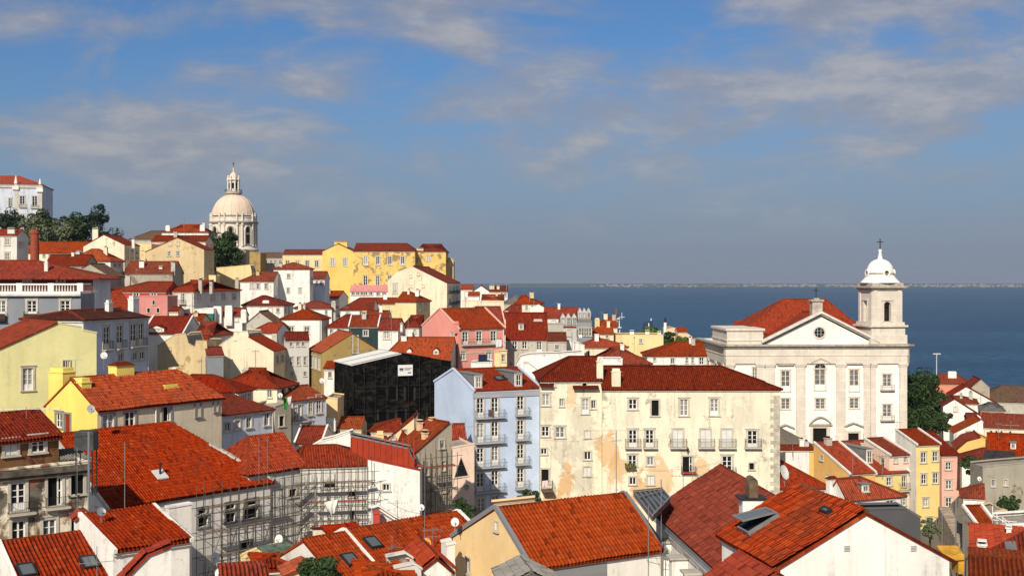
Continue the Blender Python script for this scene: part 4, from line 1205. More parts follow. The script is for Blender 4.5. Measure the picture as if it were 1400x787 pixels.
# --- black netted building
def _net(root, fr, U, D, q, faces):
    f = faces['F'][0]
    a0, z1 = f.hit(543, 498.5); a1 = f.hit(563, 498.5)[0]; z0 = f.hit(553, 513)[1]
    mb = MB(); mb.fbox(f, a0, a1, -.40, -.34, z0, z1)
    s = mb.build('sign_board', plain('sign_white', (.78, .78, .76), .5), root, root.location)
    mb = MB()
    w, h = a1 - a0, z1 - z0
    # emblem: a fan of dark strokes, and lines of lettering too small to read
    for k in range(5):
        mb.fbox(f, a0 + w * (.10 + .05 * k), a0 + w * (.16 + .05 * k), -.42, -.402, z0 + h * (.50 + .04 * (k % 3)), z0 + h * (.72 - .05 * (k % 2)))
    mb.fbox(f, a0 + w * .12, a0 + w * .36, -.42, -.402, z0 + h * .45, z0 + h * .49)
    for yy, x0, x1 in ((.64, .44, .90), (.52, .44, .84)):
        x = x0
        while x < x1:
            mb.fbox(f, a0 + w * x, a0 + w * (x + .03), -.42, -.402, z0 + h * yy, z0 + h * (yy + .07)); x += .045
    mb.fbox(f, a0 + w * .66, a0 + w * .88, -.42, -.402, z0 + h * .22, z0 + h * .32)
    mb.build('lettering', plain('sign_print', (.05, .06, .07), .6), s, root.location)
    # storeys and openings of the house that read through the net
    gm = plain('net_dark_window', (.004, .004, .004), .9, spec=.05); gb = plain('net_stone', (.030, .028, .025), .8, var=.5)
    for y0, y1, xs in ((530, 545, (536, 560)), (561, 572, (523, 548, 590))):
        for x in xs:
            a, z1 = f.hit(x, y0); z0 = f.hit(x, y1)[1]
            mb = MB(); mb.fbox(f, a - .55, a + .55, -.06, -.004, z0, z1, 0); mb.fbox(f, a - .85, a - .55, -.05, -.004, z0 - .2, z1 + .2, 1); mb.fbox(f, a + .55, a + .85, -.05, -.004, z0 - .2, z1 + .2, 1)
            mb.build('window', [gm, gb], root, root.location)
    # frame of the scaffold that carries the net
    zb = q[0][1] - 22
    k = 0
    proto = MB(); proto.box(-.03, .03, -.03, .03, 0, 1)
    me = None
    for a in [U * i / 9 for i in range(10)]:
        zt = q[0][1] + (q[1][1] - q[0][1]) * min(1, a / q[1][0]) if a < q[1][0] else q[1][1] + (q[2][1] - q[1][1]) * (a - q[1][0]) / (q[2][0] - q[1][0])
        if me is None:
            o = proto.build('scaffold_pole', NETBAR, root); me = o
        else: o = copyobj(me, root)
        o.location = f.p(a, -.3, zb) - root.location; o.scale = (1, 1, zt - .3 - zb)
    me = None
    for i in range(6):
        z = zb + 2 + i * 3.4
        if z > q[0][1] - .3: break
        pb = MB(); pb.box(0, 1, -.03, .03, -.03, .03)
        if me is None: me = o = pb.build('scaffold_ledger', NETBAR, root)
        else: o = copyobj(me, root)
        o.location = f.p(0, -.36, z) - root.location; o.rotation_euler = (0, 0, f.ang); o.scale = (U, 1, 1)
NETBAR = plain('net_scaffold', (.020, .020, .019), .8, spec=.05)
def netmat():
    m, N, bs = newmat('black_netting')
    pos = N.n('ShaderNodeNewGeometry').outputs['Position']
    big = N.noise(N.scale(pos, (.30, .30, .45)), 1.0, 5, .6, .8)
    fold = N.noise(N.scale(pos, (.55, .55, .9)), 1.0, 6, .62, 1.6)
    crease = N.noise(N.scale(pos, (.5, .5, 2.2)), 1.0, 4, .6, 2.2)
    c = N.mix(N.ramp(fold, .42, .72), (.005, .005, .005), (.030, .030, .028))
    c = N.mix(N.math('MULTIPLY', N.ramp(big, .56, .74), .8), c, (.060, .034, .018))
    N.t.links.new(c, bs.inputs['Base Color'])
    bs.inputs['Roughness'].default_value = .95
    bs.inputs['Specular IOR Level'].default_value = .03
    b = N.n('ShaderNodeBump', {'Height': N.math('ADD', fold, crease), 'Strength': .7, 'Distance': .35})
    N.t.links.new(b.outputs[0], bs.inputs['Normal'])
    WALL['NET'] = m
netmat()
prof('building under repair wrapped in black netting with white sign', [(482, 498.5), (548, 483), (616.5, 494.5)], 166, 23, Dl=457.5, segs='rw', wall='NET', roof='RW', top=WALL['NET'], H=19, name='netted_building', cat='building', group=None, extra=_net)
# --- left flank
def _bal(root, fr, U, D, q, faces):
    zt, zb = fr.hit(50, 387.5)[1], fr.hit(50, 401.5)[1]
    mb = MB()
    posts = [fr.hit(x, 390)[0] for x in (-27, 27, 70, 110)]
    mb.fbox(fr, 0, U, -.28, .12, zb - .02, zb + .32); mb.fbox(fr, 0, U, -.28, .12, zt - .2, zt)
    mb.fbox(faces['R'][0], 0.1, 5.5, -.1, .2, zb, zb + .32); mb.fbox(faces['R'][0], 0.1, 5.5, -.1, .2, zt - .2, zt)
    for a in posts: mb.fbox(fr, a - .38, a + .38, -.3, .14, zb + .3, zt + .06)
    o = mb.build('balustrade', WHITE, root, root.location)
    n = int(U / .36)
    pr = MB(); hh = zt - zb - .5
    pr.lathe((0, 0), [(.05, 0), (.10, hh * .25), (.05, hh * .6), (.08, hh)], 8)
    me = None
    nb = 0
    for k in range(n):
        a = (k + .5) * U / n
        if any(abs(a - b) < .5 for b in posts): continue
        if me is None: me = b = pr.build('baluster', WHITE, o, None, True)
        else: b = copyobj(me, o)
        b.location = fr.p(a, -.08, zb + .31) - root.location
        nb += 1
        if nb >= 95: break
    mb = MB(); mb.fbox(fr, -.05, U + .05, -.5, -.004, zb - .28, zb - .03); mb.build('cornice', EAVE, root, root.location)
    for x0, x1 in ((-4, 9), (33, 53), (80, 98.5)):
        a0, z1 = fr.hit(x0, 427.5); a1 = fr.hit(x1, 427)[0]; z0 = fr.hit(x0, 437.5)[1]
        balcony(root, fr, a0, a1, z0, .6, min(1.1, z1 - z0 + .2), IRON, IRON)
        mb = MB(); mb.fbox(fr, a0 + .06, a1 - .06, -.53, -.45, z0 + .1, z0 + .85); mb.build('balcony_panel', WOODD, root, root.location)
prof('grey tiled town house with white balustrade terrace at left', [(-30, 402), (110.5, 402)], 160, 6, Dr=130, wall='G', H=12, extra=_bal, name='town_house',
     wins=[('F', 'd', 13, 411.5, 431, [1.5, 43.5, 89])])
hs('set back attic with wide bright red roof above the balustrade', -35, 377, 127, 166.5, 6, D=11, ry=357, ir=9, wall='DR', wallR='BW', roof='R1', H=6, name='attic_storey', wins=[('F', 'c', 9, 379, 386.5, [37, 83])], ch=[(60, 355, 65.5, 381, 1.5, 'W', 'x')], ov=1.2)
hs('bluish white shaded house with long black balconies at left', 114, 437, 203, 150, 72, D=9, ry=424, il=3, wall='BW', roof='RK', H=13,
   wins=[('F', 'd', 8, 446, 478, [145.5]), ('F', 'd', 8, 444.5, 476.5, [163.5]), ('F', 'd', 8, 442.5, 473, [182]), ('F', 'd', 7, 441.5, 471, [192.5]),
         ('F', 'B', 140, 465, 152, 479), ('F', 'B', 158, 463.5, 170, 477.5), ('F', 'B', 177, 461, 198.5, 474.5), ('F', 'c', 6, 483, 494, [165, 184]), ('F', 'c', 6, 481, 491, [194])],
   ch=[(148.5, 410, 155, 430, 3, 'W', 'x'), (182, 404.5, 190.5, 427, 3, 'W', 'x')])
hs('steep red roof behind the bluish white shaded house', 130, 428, 186, 190, 45, D=11, ry=396, wall='W', roof='R2', H=8)
prof('lime yellow gable house with orange roof at left edge', [(-30, 489), (77, 441.5), (112, 447), (112.5, 451), (132, 455)], 120, 38, D=11, segs='rwww', tone=0.65, shade=0.8, wall='LG', roof='R1', H=14,
     wins=[('F', 'd', 14, 503, 533, [38]), ('F', 'h', 1.4, 493, 506, [89]), ('F', 'h', 1.4, 493, 506, [92.5])])
def _yel(root, fr, U, D, ze, zr, faces):
    mb = MB()
    p = fr.hit(240, 560)
    q0 = fr.p(fr.hit(212, 553)[0], -.12, ze - .3)
    mb.tube(q0, q0 - V((0, 0, 7)), .06, 6)
    mb.build('drainpipe', WHITE, root, root.location)
hs('bright yellow gabled house with tiled roof and rooftop chimneys', 133, 560, 303, 110, 55, Dl=63, ry=511, ir=2.5, tone=0.55, shade=0.55, wall='C', wallL='YB', roof='R2', H=8, extra=_yel, stone=STONEG,
   wins=[('F', 'c', 15, 566, 587, [148]), ('F', 'c', 13, 562.5, 583, [177.5]), ('F', 'o', 10.5, 556.5, 575, [228]), ('F', 'h', 7, 548, 569, [270.5]), ('F', 'h', 5, 542.5, 562, [295]),
         ('L', 'c', 8, 565, 584, [81]), ('L', 'p', 7, 566, 591, [92.5])],
   ch=[(225, 526.5, 246, 540, 1.5, 'YB', 'x'), (159, 495, 184, 519, 3.4, 'YB', 'tile'), (66, 502, 86, 526, .02, 'YB', 'x', 'L'), (96, 516, 112, 548, .02, 'YB', 'x', 'L')])
hs('low hipped red roof with toothed eaves behind the yellow house', 240, 532, 326, 140, -12, Dr=346, ry=513.5, ir=4, il=1, wall='C', roof='R1', H=8, wins=[('F', 'c', 6.5, 539, 549.5, [317.5]), ('R', 'c', 5, 538, 551, [333, 339.5])])
hs('pale ochre walled house with hipped red roof and stone chimney', 298, 527, 379, 151, -12, Dr=405, ry=504, il=5, ir=5, wall='C', roof='R1', H=8, wins=[('F', 'c', 5.5, 532.5, 543, [368.5]), ('R', 'h', 5, 531, 541, [387, 396])], ch=[(330.5, 503, 344.5, 511, 4.5, 'SL', 'x')])
hs('bluish white terrace house with lean-to red roof in shade', 303, 567, 374, 128, 55, D=7, ry=541, rf=1, wall='BW', roof='R3', H=9, wins=[('F', 'c', 7, 577, 589, [311]), ('F', 'c', 7, 574, 587, [324.5]), ('F', 'c', 7, 570, 584, [340]), ('F', 'd', 6.5, 562, 581, [364.5])])
hs('blue white shaded building with black balcony railings mid left', 397, 547, 445.5, 150, 50, D=7, ry=529, wall='BW', roof='R2', H=13,
   wins=[('F', 'd', 4.5, 558, 575, [401.5]), ('F', 'd', 4.5, 554, 573, [409.5]), ('F', 'd', 5.5, 544.5, 567, [424]), ('F', 'd', 5.5, 541, 564, [435.5]), ('F', 'B', 396.5, 570, 418, 577), ('F', 'd', 5.5, 577, 590, [424])])
prof('grey stone wall house with hanging laundry in narrow gap', [(376, 556), (398, 548)], 146, 50, D=4, wall='S', H=9, wins=[('F', 'h', 6, 568, 582, [385])])
prof('small cream house with stepped wall beside black netting', [(446, 543), (461.5, 545)], 158, 0, D=6, wall='YL', H=8)
hs('narrow white house with small red roof left of netting', 443, 502.5, 457, 174, 0, D=6, ry=494.5, wall='W', roof='R1', H=12, wins=[('F', 'c', 3, 508, 516, [451])])
# --- near left: decayed block
_BK, _BRK = (.055, .048, .038), (.30, .12, .07)
def _d(x, y, r, col, a=.85): return (tuple(P(x, y, 86)), r, col, a)
WALL['DK'] = stucco('decayed_plaster_stained', (.86, .77, .60), 1.0, dirtcol=(.05, .042, .03), peel=.62, peelcol=(.26, .18, .11), blobs=[
    _d(46, 672, .9, _BK), _d(8, 688, .7, _BK), _d(56, 660, .6, _BK), _d(92, 668, .5, _BK), _d(42, 700, .7, _BK), _d(94, 690, .6, _BK), _d(3, 665, .6, _BK), _d(112, 690, .5, _BK), _d(118, 640, .4, _BK), _d(58, 716, .5, _BK, .6), _d(88, 712, .5, _BK, .6),
    _d(44, 650, .55, _BRK), _d(58, 647, .4, _BRK), _d(16, 646, .5, _BRK, .6), _d(82, 704, .5, _BRK, .7)])
def _dec(root, fr, U, D, q, faces):
    mb = MB()
    mb.fbox(fr, -.1, U + .1, -.45, -.004, q[0][1] - .45, q[0][1] - .05)
    mb.fbox(fr, -.1, U + .1, -.25, -.004, q[0][1] - .75, q[0][1] - .452)
    mb.build('cornice', plain('blackened_stone', (.13, .11, .085), .9, var=.6), root, root.location)
    mb = MB()
    for x0, y0, x1, y1 in ((40, 731, 52, 745), (3, 738, 11, 750)):
        a0, z1 = fr.hit(x0, y0); a1 = fr.hit(x1, y0)[0]; z0 = fr.hit(x0, y1)[1]
        mb.fbox(fr, a0, a1, -.03, -.004, z0, z1)
    mb.build('tile_panel', plain('ochre_wall_tiles', (.42, .25, .05), .4, var=.3), root, root.location)
prof('decayed plaster apartment house with rusty balconies at left', [(-22, 645.5), (122, 630)], 84, 38, D=9, wall='DK', H=12, extra=_dec, name='apartment_house', cat='apartment house',
     wins=[('F', 'd', 20, 660, 697, [24.5]), ('F', 'o', 20, 653, 691, [75]), ('F', 'h', 18, 649, 675, [105.5]), ('F', 'c', 18, 711, 737, [25]), ('F', 'c', 17, 709, 731, [67.5]), ('F', 'h', 8, 706, 727, [101]),
           ('F', 'B', 9, 685, 47, 703), ('F', 'B', 60, 678, 94, 695)])
hs('rust brown attic with sagging dark roof at left edge', -20, 604, 80.5, 86.5, 45, D=4.5, ry=566, tone=0.1, shade=0, wall='BR', roof='R3', H=6, name='attic_storey', rf=.8, wins=[('F', 's', 17, 601, 622, [14.5]), ('F', 'c', 18, 597.5, 618, [51.5])], ov=.5)
hs('small grey tiled gable roof beside the rust brown attic', 88, 631, 121, 90, 45, D=5, ry=617, wall='DK', roof='RG', H=8, name='attic_storey')
# --- big roofs under scaffolding
def _hip(root, fr, U, D, ze, zr, faces):
    mb = MB()
    p, q = fr.p(U + .2, -.2, ze + .05), fr.p(U - 5, D / 2, zr + .1)
    n = 14; rnd = random.Random(5)
    for k in range(n):
        t = k / n * .62
        a, b = p.lerp(q, t), p.lerp(q, t + .62 / n * .96)
        mb.beam(a + V((rnd.uniform(-.1, .1), 0, .05)), b + V((rnd.uniform(-.1, .1), 0, .05)), .42, .2)
    mb.build('hip_coping', WALL['SL'], root, root.location)
    lo, hi = 0.0, D / 2
    sf = (zr - ze) / (D / 2)
    for _ in range(40):
        d = (lo + hi) / 2
        if fr.hit(219, 653, d)[1] > ze + sf * d: lo = d
        else: hi = d
    a, z = fr.hit(219, 653, d)
    p = fr.p(a, d, z)
    t = thing('vent_pipe', 'black vent pipe standing on the huge red roof', 'vent pipe', p)
    mb = MB(); mb.tube(p - V((0, 0, .2)), p + V((0, 0, 1.15)), .09, 10); mb.lathe((p.x, p.y), [(.17, p.z + 1.15), (.17, p.z + 1.25), (.02, p.z + 1.36)], 10); mb.build('pipe', IRON, t, p)
    mb = MB(); e = fr.u * .55; w = (fr.n + V((0, 0, sf))) * .5; k = V((0, 0, .27))
    mb.hexa([p - e - w + k, p + e - w + k, p + e + w + k, p - e + w + k] + [p - e - w + k * 1.4, p + e - w + k * 1.4, p + e + w + k * 1.4, p - e + w + k * 1.4]); mb.build('flashing', plain('zinc_sheet', (.60, .60, .58), .5), t, p)

hs('white building under scaffold with huge red hipped roof', 145, 694, 369.5, 100, 50, D=17, ry=583, ir=5, tone=0.45, shade=0.5, wall='W', roof='R1', H=9, name='building', cat='building', stone=STONEG, extra=_hip,
   wins=[('F', 'h', 11, 694, 702, [276.5]), ('F', 'h', 12, 687, 695, [315]), ('F', 'h', 16, 682, 690, [343]), ('F', 'h', 13, 706, 719, [277.5]), ('F', 'h', 12, 700, 713, [315]), ('F', 'h', 18, 694, 708, [343]), ('F', 'h', 13, 741, 760, [336.5])],
   ch=[(318, 614, 328, 624, 9.5, 'SL', 'x')], cop=WALL['SL'])
hs('bare walled building under scaffold with plain orange roof', 340, 646.7, 416, 111.4, 48, D=7, il=2.5, ry=597, tone=0.6, shade=0.65, wall='W2', roof='R1', H=12, name='building', cat='building', wins=[('F', 'h', 13, 707, 722, [423]), ('F', 'h', 9, 668, 678, [400])])
hs('stripped facade building with scaffold and low orange roof', 410, 637, 506.5, 115.5, 12, D=8, ry=609, il=.5, ir=3, tone=0.55, shade=0.6, wall='W2', roof='R1', H=12, name='building', cat='building',
   wins=[('F', 'h', 15, 657, 666, [451]), ('F', 'h', 8, 671, 678, [481]), ('F', 'h', 6, 698, 714, [481])])
prof('bright white blank wall house below the red clad attic', [(503, 627), (574, 643)], 116.5, 0, D=3.0, wall='W', H=14, top=ROOF['RM'], wins=[('F', 'c', 8, 661, 670, [528])])
def _clad(root, fr, U, D, q, faces):
    mb = MB(); n = int(U / .55)
    for k in range(n + 1): mb.fbox(fr, U * k / n - .05, U * k / n + .05, -.07, -.004, q[0][1] - 6, q[0][1] - .15)
    mb.build('cladding_ribs', ROOF['RM'], root, root.location)
prof('tall red metal clad attic block behind the white blank wall', [(480, 596), (558, 613.5), (566, 632)], 118.6, 0, D=2.4, wall='RCL', H=12, top=LEAD, extra=_clad, name='attic_storey')
def _netg(root, fr, U, D, q, faces):
    pass
prof('grey beige gabled building behind scaffold beside modern pink wall', [(568, 617), (613, 578), (618, 580)], 122, 36, D=4, segs='rw', wall='CO2', roof='R2', H=17,
     wins=[('F', 'c', 5.5, 601, 612, [604]), ('F', 'c', 5, 630, 642, [606.5]), ('F', 'c', 5, 660, 672, [607]), ('F', 'h', 4, 640, 648, [583])],
     ch=[(573, 573.5, 578.5, 588, 3, 'P'), (590, 570.5, 598, 581, 2.8, 'P'), (580, 587.5, 586, 603, .6, 'P')])
prof('peach gabled cottage with red sloping roof before the netting', [(522, 606), (565, 570.5), (566, 574)], 151, 0, D=6, segs='rw', wall='P', roof='R2', H=8, wins=[('F', 'c', 3, 594, 600, [537.5]), ('F', 'c', 4, 586, 592, [554])])
hs('small hipped red roof on peach cottage with square chimney', 507, 588, 544.5, 154, 0, D=6, ry=573, il=3, wall='P', roof='R2', H=7, ch=[(514, 589, 525, 604, -1.5, 'YL', 'x')])
prof('tiny cream dormer house below the peach gable', [(549, 614), (556, 598), (562, 601), (563, 612)], 140, 10, D=6, segs='rww', wall='PF', roof='R2', H=7, wins=[('F', 'h', 3, 603, 610, [559.5])])
hs('white house with worn red roof left of the netting foot', 403, 605, 440, 143, 0, D=9, ry=583, wall='W', roof='R2', H=8, cop=True)
prof('white zigzag parapet wall below the black netting', [(422, 613), (436, 604), (452, 600), (478, 591), (481, 605)], 132, 0, D=3, wall='W', H=8)
hs('yellow sheds with red roof at the netting foot', 459, 584, 494, 158, 0, D=6, ry=570.5, wall='YL', roof='R2', H=6)
hs('tiny red roofed white shed left of the yellow sheds', 431, 582.5, 446, 157, 0, D=5, ry=571, wall='W', roof='R2', H=6, ch=[(445, 572, 459, 586, -.4, 'W', 'x')])
# --- modern pink wall
def _mod(root, fr, U, D, q, faces):
    def shape(pts, name):
        c = [fr.hit(x, y) for x, y in pts]
        m = MB(); n = len(c)
        cx = sum(a for a, z in c) / n; cz = sum(z for a, z in c) / n
        m.poly([fr.p(a, -.012, z) for a, z in c][::-1]); pane = m
        r = MB()
        for i in range(n):
            (a, z), (b, y) = c[i], c[(i + 1) % n]
            k = 1.14
            A = (cx + (a - cx) * k, cz + (z - cz) * k); B = (cx + (b - cx) * k, cz + (y - cz) * k)
            r.hexa([fr.p(a, -.1, z), fr.p(b, -.1, y), fr.p(b, .01, y), fr.p(a, .01, z), fr.p(A[0], -.1, A[1]), fr.p(B[0], -.1, B[1]), fr.p(B[0], .01, B[1]), fr.p(A[0], .01, A[1])])
        o = r.build('window', WALL['PP'], root, root.location)
        pane.build('pane', GLASS, o, root.location)
    shape([(630, 624), (621.5, 652), (640, 649.5)], 't')
    for cx, cy, rr in ((623.5, 667.5, 3.3), (637.5, 665, 3.6)):
        shape([(cx + rr * math.sin(k * .5236), cy - rr * math.cos(k * .5236)) for k in range(12)][::-1], 'o')
prof('modern pale pink wall with triangle and two round windows', [(616.5, 612.5), (648.5, 606.5)], 139, 18, D=8, wall='PP', H=13, extra=_mod)
hs('small red roofed rooftop hut above the modern pink wall', 617, 598, 637, 146, 10, D=4, ry=580, wall='W', roof='R2', H=5, wins=[('F', 'h', 5, 599, 606, [625])])
# --- light blue house
def _blu(root, fr, U, D, ze, zr, faces):
    mb = MB()
    mb.fbox(fr, -.06, U + .06, -.12, -.004, ze - 1.0, ze - .36)
    mb.build('cornice', plain('blue_grey_cornice', (.34, .36, .42), .7), root, root.location)
    mb = MB()
    mb.fbox(fr, .02, .16, -.05, -.004, ze - 20, ze - 1.02); mb.fbox(fr, U - .16, U - .02, -.05, -.004, ze - 20, ze - 1.02)
    mb.build('corner_strip', plain('blue_grey_cornice', (.34, .36, .42), .7), root, root.location)
    for x, y, xx, yy in ((641, 522, 649, 514),):
        pass
RAILG = plain('grey_railing', (.24, .26, .30), .5, metal=.4)
BS = [None, plain('balcony_slab', (.40, .42, .46), .7), RAILG]
hs('tall light blue house with white balcony doors and dormers', 647, 533, 738.5, 150, 25, Dl=594, ry=504, tone=0.5, shade=0.6, wall='B', roof='R1', H=23, extra=_blu, cop=WALL['B'], name='apartment_house', cat='apartment house', band=plain('blue_white_band', (.62, .66, .74), .7),
   dm=[(648.6, 512, 659.5, 529, 'lead', .5), (703.5, 509, 714, 525.5, 'lead', .5)], sk=[(677, 513, 687, 522, 'shut', 1.0, 1.3), (689, 512, 699, 521, 'shut', 1.0, 1.3)],
   wins=[('F', 'd', 9, 544.5, 571, [656.5]), ('F', 'd', 9.5, 543, 569, [676.5]), ('F', 'd', 9, 541, 566, [711.5]),
         ('F', 'd', 9, 578.5, 604, [656.5]), ('F', 'd', 9.5, 577, 602, [676.5]), ('F', 'd', 9, 574.5, 599.5, [711.5]),
         ('F', 'd', 9, 612, 637, [656.5]), ('F', 'd', 9.5, 610, 635, [676.5]), ('F', 'd', 9, 607.5, 632.5, [711.5]),
         ('F', 'd', 9, 646, 671, [656.5]), ('F', 'd', 9.5, 643.5, 668, [676.5]), ('F', 'd', 9, 640, 665, [711.5]),
         ('F', 'd', 9, 681, 704, [657.5]), ('F', 'c', 8.5, 677, 688, [677])] +
        [('F', 'B', 648.5, y, 689, y + 11.5, .6, BS[1], BS[2]) for y in (560, 594, 627.5, 661, 695)] + [('F', 'B', 703.5, y, 722.5, y + 11.5, .6, BS[1], BS[2]) for y in (556.5, 590, 623.5, 656.5)])
# --- cream apartment houses
_OR, _GY = (.62, .36, .15), (.34, .31, .25)
def _b(x, y, r, col, a=.75): return (tuple(P(x, y, 150)), r, col, a)
WALL['CY'] = stucco('blotched_yellow_plaster', (.82, .765, .60), .6, peel=.2, peelcol=(.52, .47, .37), blobs=[
    _b(831, 618, 1.5, _OR, .7), _b(843, 640, 1.2, _OR, .7), _b(774, 664, 1.0, _OR), _b(776, 640, .6, _OR), _b(782, 545, .9, _OR, .5), _b(900, 655, 1.7, _OR, .6), _b(875, 668, 1.2, _OR), _b(958, 645, 1.2, _OR, .6), _b(760, 690, 1.3, _OR),
    _b(795, 575, 1.6, _GY, .30), _b(762, 610, 1.4, _GY, .28), _b(800, 668, 1.6, _GY, .35), _b(748, 565, 1.2, _GY, .28), _b(1010, 570, 1.4, _GY, .25), _b(930, 600, 1.0, _GY, .2), _b(815, 600, 1.0, _GY, .3), _b(1045, 600, 1.3, _GY, .3), _b(785, 620, 1.0, _GY, .3), _b(860, 575, .9, _GY, .22)])
def _crl(root, fr, U, D, ze, zr, faces):
    b = MB()
    a0, z = fr.hit(723, 668); a1 = fr.hit(755, 668)[0]
    bb = balcony(root, fr, fr.hit(739.5, 668)[0], a1, z, 1.5, 1.15, plain('old_balcony_wood', (.16, .11, .06), .8, var=.4), plain('weathered_boards', (.10, .085, .07), .8, var=.4))
    for x0, x1, y in ((738, 756, 528), (783, 818, 531)):
        mb = MB(); p, z0 = fr.hit(x0, y); q = fr.hit(x1, y)[0]
        mb.hexa([fr.p(p, -.7, z0), fr.p(q, -.7, z0), fr.p(q, -.004, z0 + .25), fr.p(p, -.004, z0 + .25), fr.p(p, -.7, z0 + .1), fr.p(q, -.7, z0 + .1), fr.p(q, -.004, z0 + .4), fr.p(p, -.004, z0 + .4)])
        mb.build('tile_ledge', ROOF['R3'], root, root.location)
hs('cream apartment house left wing with scattered small windows', 738.8, 519.5, 823, 151, 2, D=12, ry=488, il=4, tone=0.4, shade=0.5, wall='CY', roof='RL', H=22, name='apartment_house', cat='apartment house', extra=_crl,
   wins=[('F', 'c', 8, 521, 527.5, [754.5]), ('F', 'h', 6, 522, 530, [799]), ('F', 'c', 10, 538, 554, [746]), ('F', 'c', 6, 544.5, 555, [768]), ('F', 'd', 9, 544.5, 565, [800.2]), ('F', 'c', 6, 547, 558, [811.2]),
         ('F', 'c', 9.5, 583, 596, [745.5]), ('F', 'c', 12, 583.5, 598, [765.5]), ('F', 's', 7, 588.5, 598, [802.8]), ('F', 'c', 8, 612.5, 620.5, [743.5]), ('F', 'c', 9, 616.5, 628, [803.2]), ('F', 's', 9, 638, 650, [802.5]), ('F', 'h', 10, 641, 660, [745])],
   ch=[(815.5, 489, 825, 527, .3, 'CY', 'x')])
def _crr(root, fr, U, D, ze, zr, faces):
    mb = MB(); z = ze - .8
    k = 0
    while z > ze - 16:
        w = 1.15 if k % 2 else .75
        mb.fbox(fr, U - w, U + .03, -.035, -.003, z - .48, z - .03); z -= .5; k += 1
    mb.build('quoins', plain('quoin_stone', (.50, .46, .38), .9, var=.4), root, root.location)
    mb = MB(); a, z = fr.hit(939.5, 612)
    mb.tube(fr.p(a, -.02, z + .1), fr.p(a, -.45, z + .15), .025, 6); mb.lathe(fr.p(a, -.45, 0), [(.05, z - .5), (.16, z - .1), (.2, z - .08), (.05, z + .12)], 8)
    mb.build('wall_lantern', IRON, root, root.location)
hs('long cream apartment house with balcony row below the church', 823.5, 531, 1066, 150, 0, D=10, ry=501, ir=6.4, tone=0.4, shade=0.5, wall='CY', roof='RL', H=18, name='apartment_house', cat='apartment house', extra=_crr, stone=STONE,
   wins=[('F', 'c', 11, 545.5, 559, [865]), ('F', 'h', 10, 546.5, 568, [895.5]), ('F', 'c', 11, 546, 568, [935]), ('F', 'd', 11, 545.5, 567.5, [976.5]),
         ('F', 'd', 11, 588, 611, [865, 888]), ('F', 's', 13, 586, 611, [926.5]), ('F', 's', 13, 586, 611, [964.5, 993.5]), ('F', 'd', 13, 588, 612, [1028.5])] +
        [('F', 'B', a, 599, b, 612.5) for a, b in ((854, 876), (879, 898.5), (915.5, 938.5), (954, 976.5), (982, 1006), (1017.5, 1040.5))] +
        [('F', 'c', 11, 621.5, 636.5, [864.5]), ('F', 'c', 9, 624.5, 635.5, [889]), ('F', 'o', 13, 623.5, 645, [940]), ('F', 'd', 13, 623.5, 649, [994]), ('F', 'B', 982, 638, 1006, 650), ('F', 'B', 931, 637, 951, 646, .6, REDP, IRON), ('F', 'h', 6.5, 633, 641.5, [1027.5]),
         ('F', 'c', 9.5, 651.5, 662, [865]), ('F', 's', 8.5, 650, 662, [889.5])],
   ch=[(836, 503.5, 849, 530, .35, 'C', 'x')])
# --- orange and yellow houses below the church
hs('low white house with big plain red lean-to roof', 1067, 667, 1134, 150, 4, D=8, ry=617, rf=1, ir=6, wall='W', roof='R2', H=6, wins=[('F', 'c', 6, 670, 677, [1076])])
hs('long orange wall with thin red roof below church doors', 1066, 614, 1114, 186, 0, D=5, ry=609.5, wall='O', roof='R3', H=8)
hs('orange gabled house with two stepped red roof slopes', 1160.5, 646.5, 1195.5, 166, 20, Dl=1112.5, ry=604.5, rf=1, wall='O', roof='R2', H=9, cop=True, wins=[('L', 'c', 3.6, 622.5, 629, [1123.5]), ('L', 'c', 3, 648, 652, [1131.5]), ('F', 'c', 4, 648, 653, [1174])])
hs('pale yellow house with red roof and lead sided dormer', 1196.5, 647, 1242.5, 171, 20, D=10, ry=603, rf=1, wall='YT', roof='R2', H=15, cop=True, dm=[(1184.5, 613.5, 1193, 627, 'lead', 3.0)], wins=[('F', 'c', 6.5, 652, 663, [1215.5]), ('F', 'd', 6, 650, 665, [1236]), ('F', 'B', 1228, 660, 1242, 671), ('F', 'c', 5, 679.5, 690, [1236.5])])
hs('peach house with red roof wedged below church steps', 1216, 621.5, 1243.5, 172.3, 18, Dl=1181, ry=599, rf=1, wall='PP', roof='R2', H=13, cop=True, wins=[('F', 'c', 4.5, 624, 632, [1224.5]), ('F', 'c', 4, 624, 631.5, [1238])])
hs('white house with wide red hipped roof and grey dormer', 1157, 680, 1234, 120, 22, Dl=1133, ry=652.5, ir=4, wall='W', roof='R2', H=9, dm=[(1178.5, 661.5, 1188.5, 673, 'lead')], wins=[('F', 'c', 10, 683, 693, [1217])], ch=[(1134, 651, 1145.5, 665, 2.0, 'W', 'tile')])
hs('tall butter yellow house with open windows below church tower', 1252.5, 607, 1284.5, 181, 13, Dl=1224, ry=587, rf=1, wall='YT', wallL='W', roof='R1', H=26, cop=True, name='apartment_house', cat='apartment house',
   wins=[('F', 'c', 7, 618.5, 632, [1262.5]), ('F', 'c', 7, 617, 630, [1278.5]), ('F', 'c', 7, 648, 661, [1263]), ('F', 'c', 7, 646.5, 660, [1279]), ('F', 'c', 6.5, 680.5, 692, [1265.5]), ('F', 'c', 7, 707, 719, [1270])])
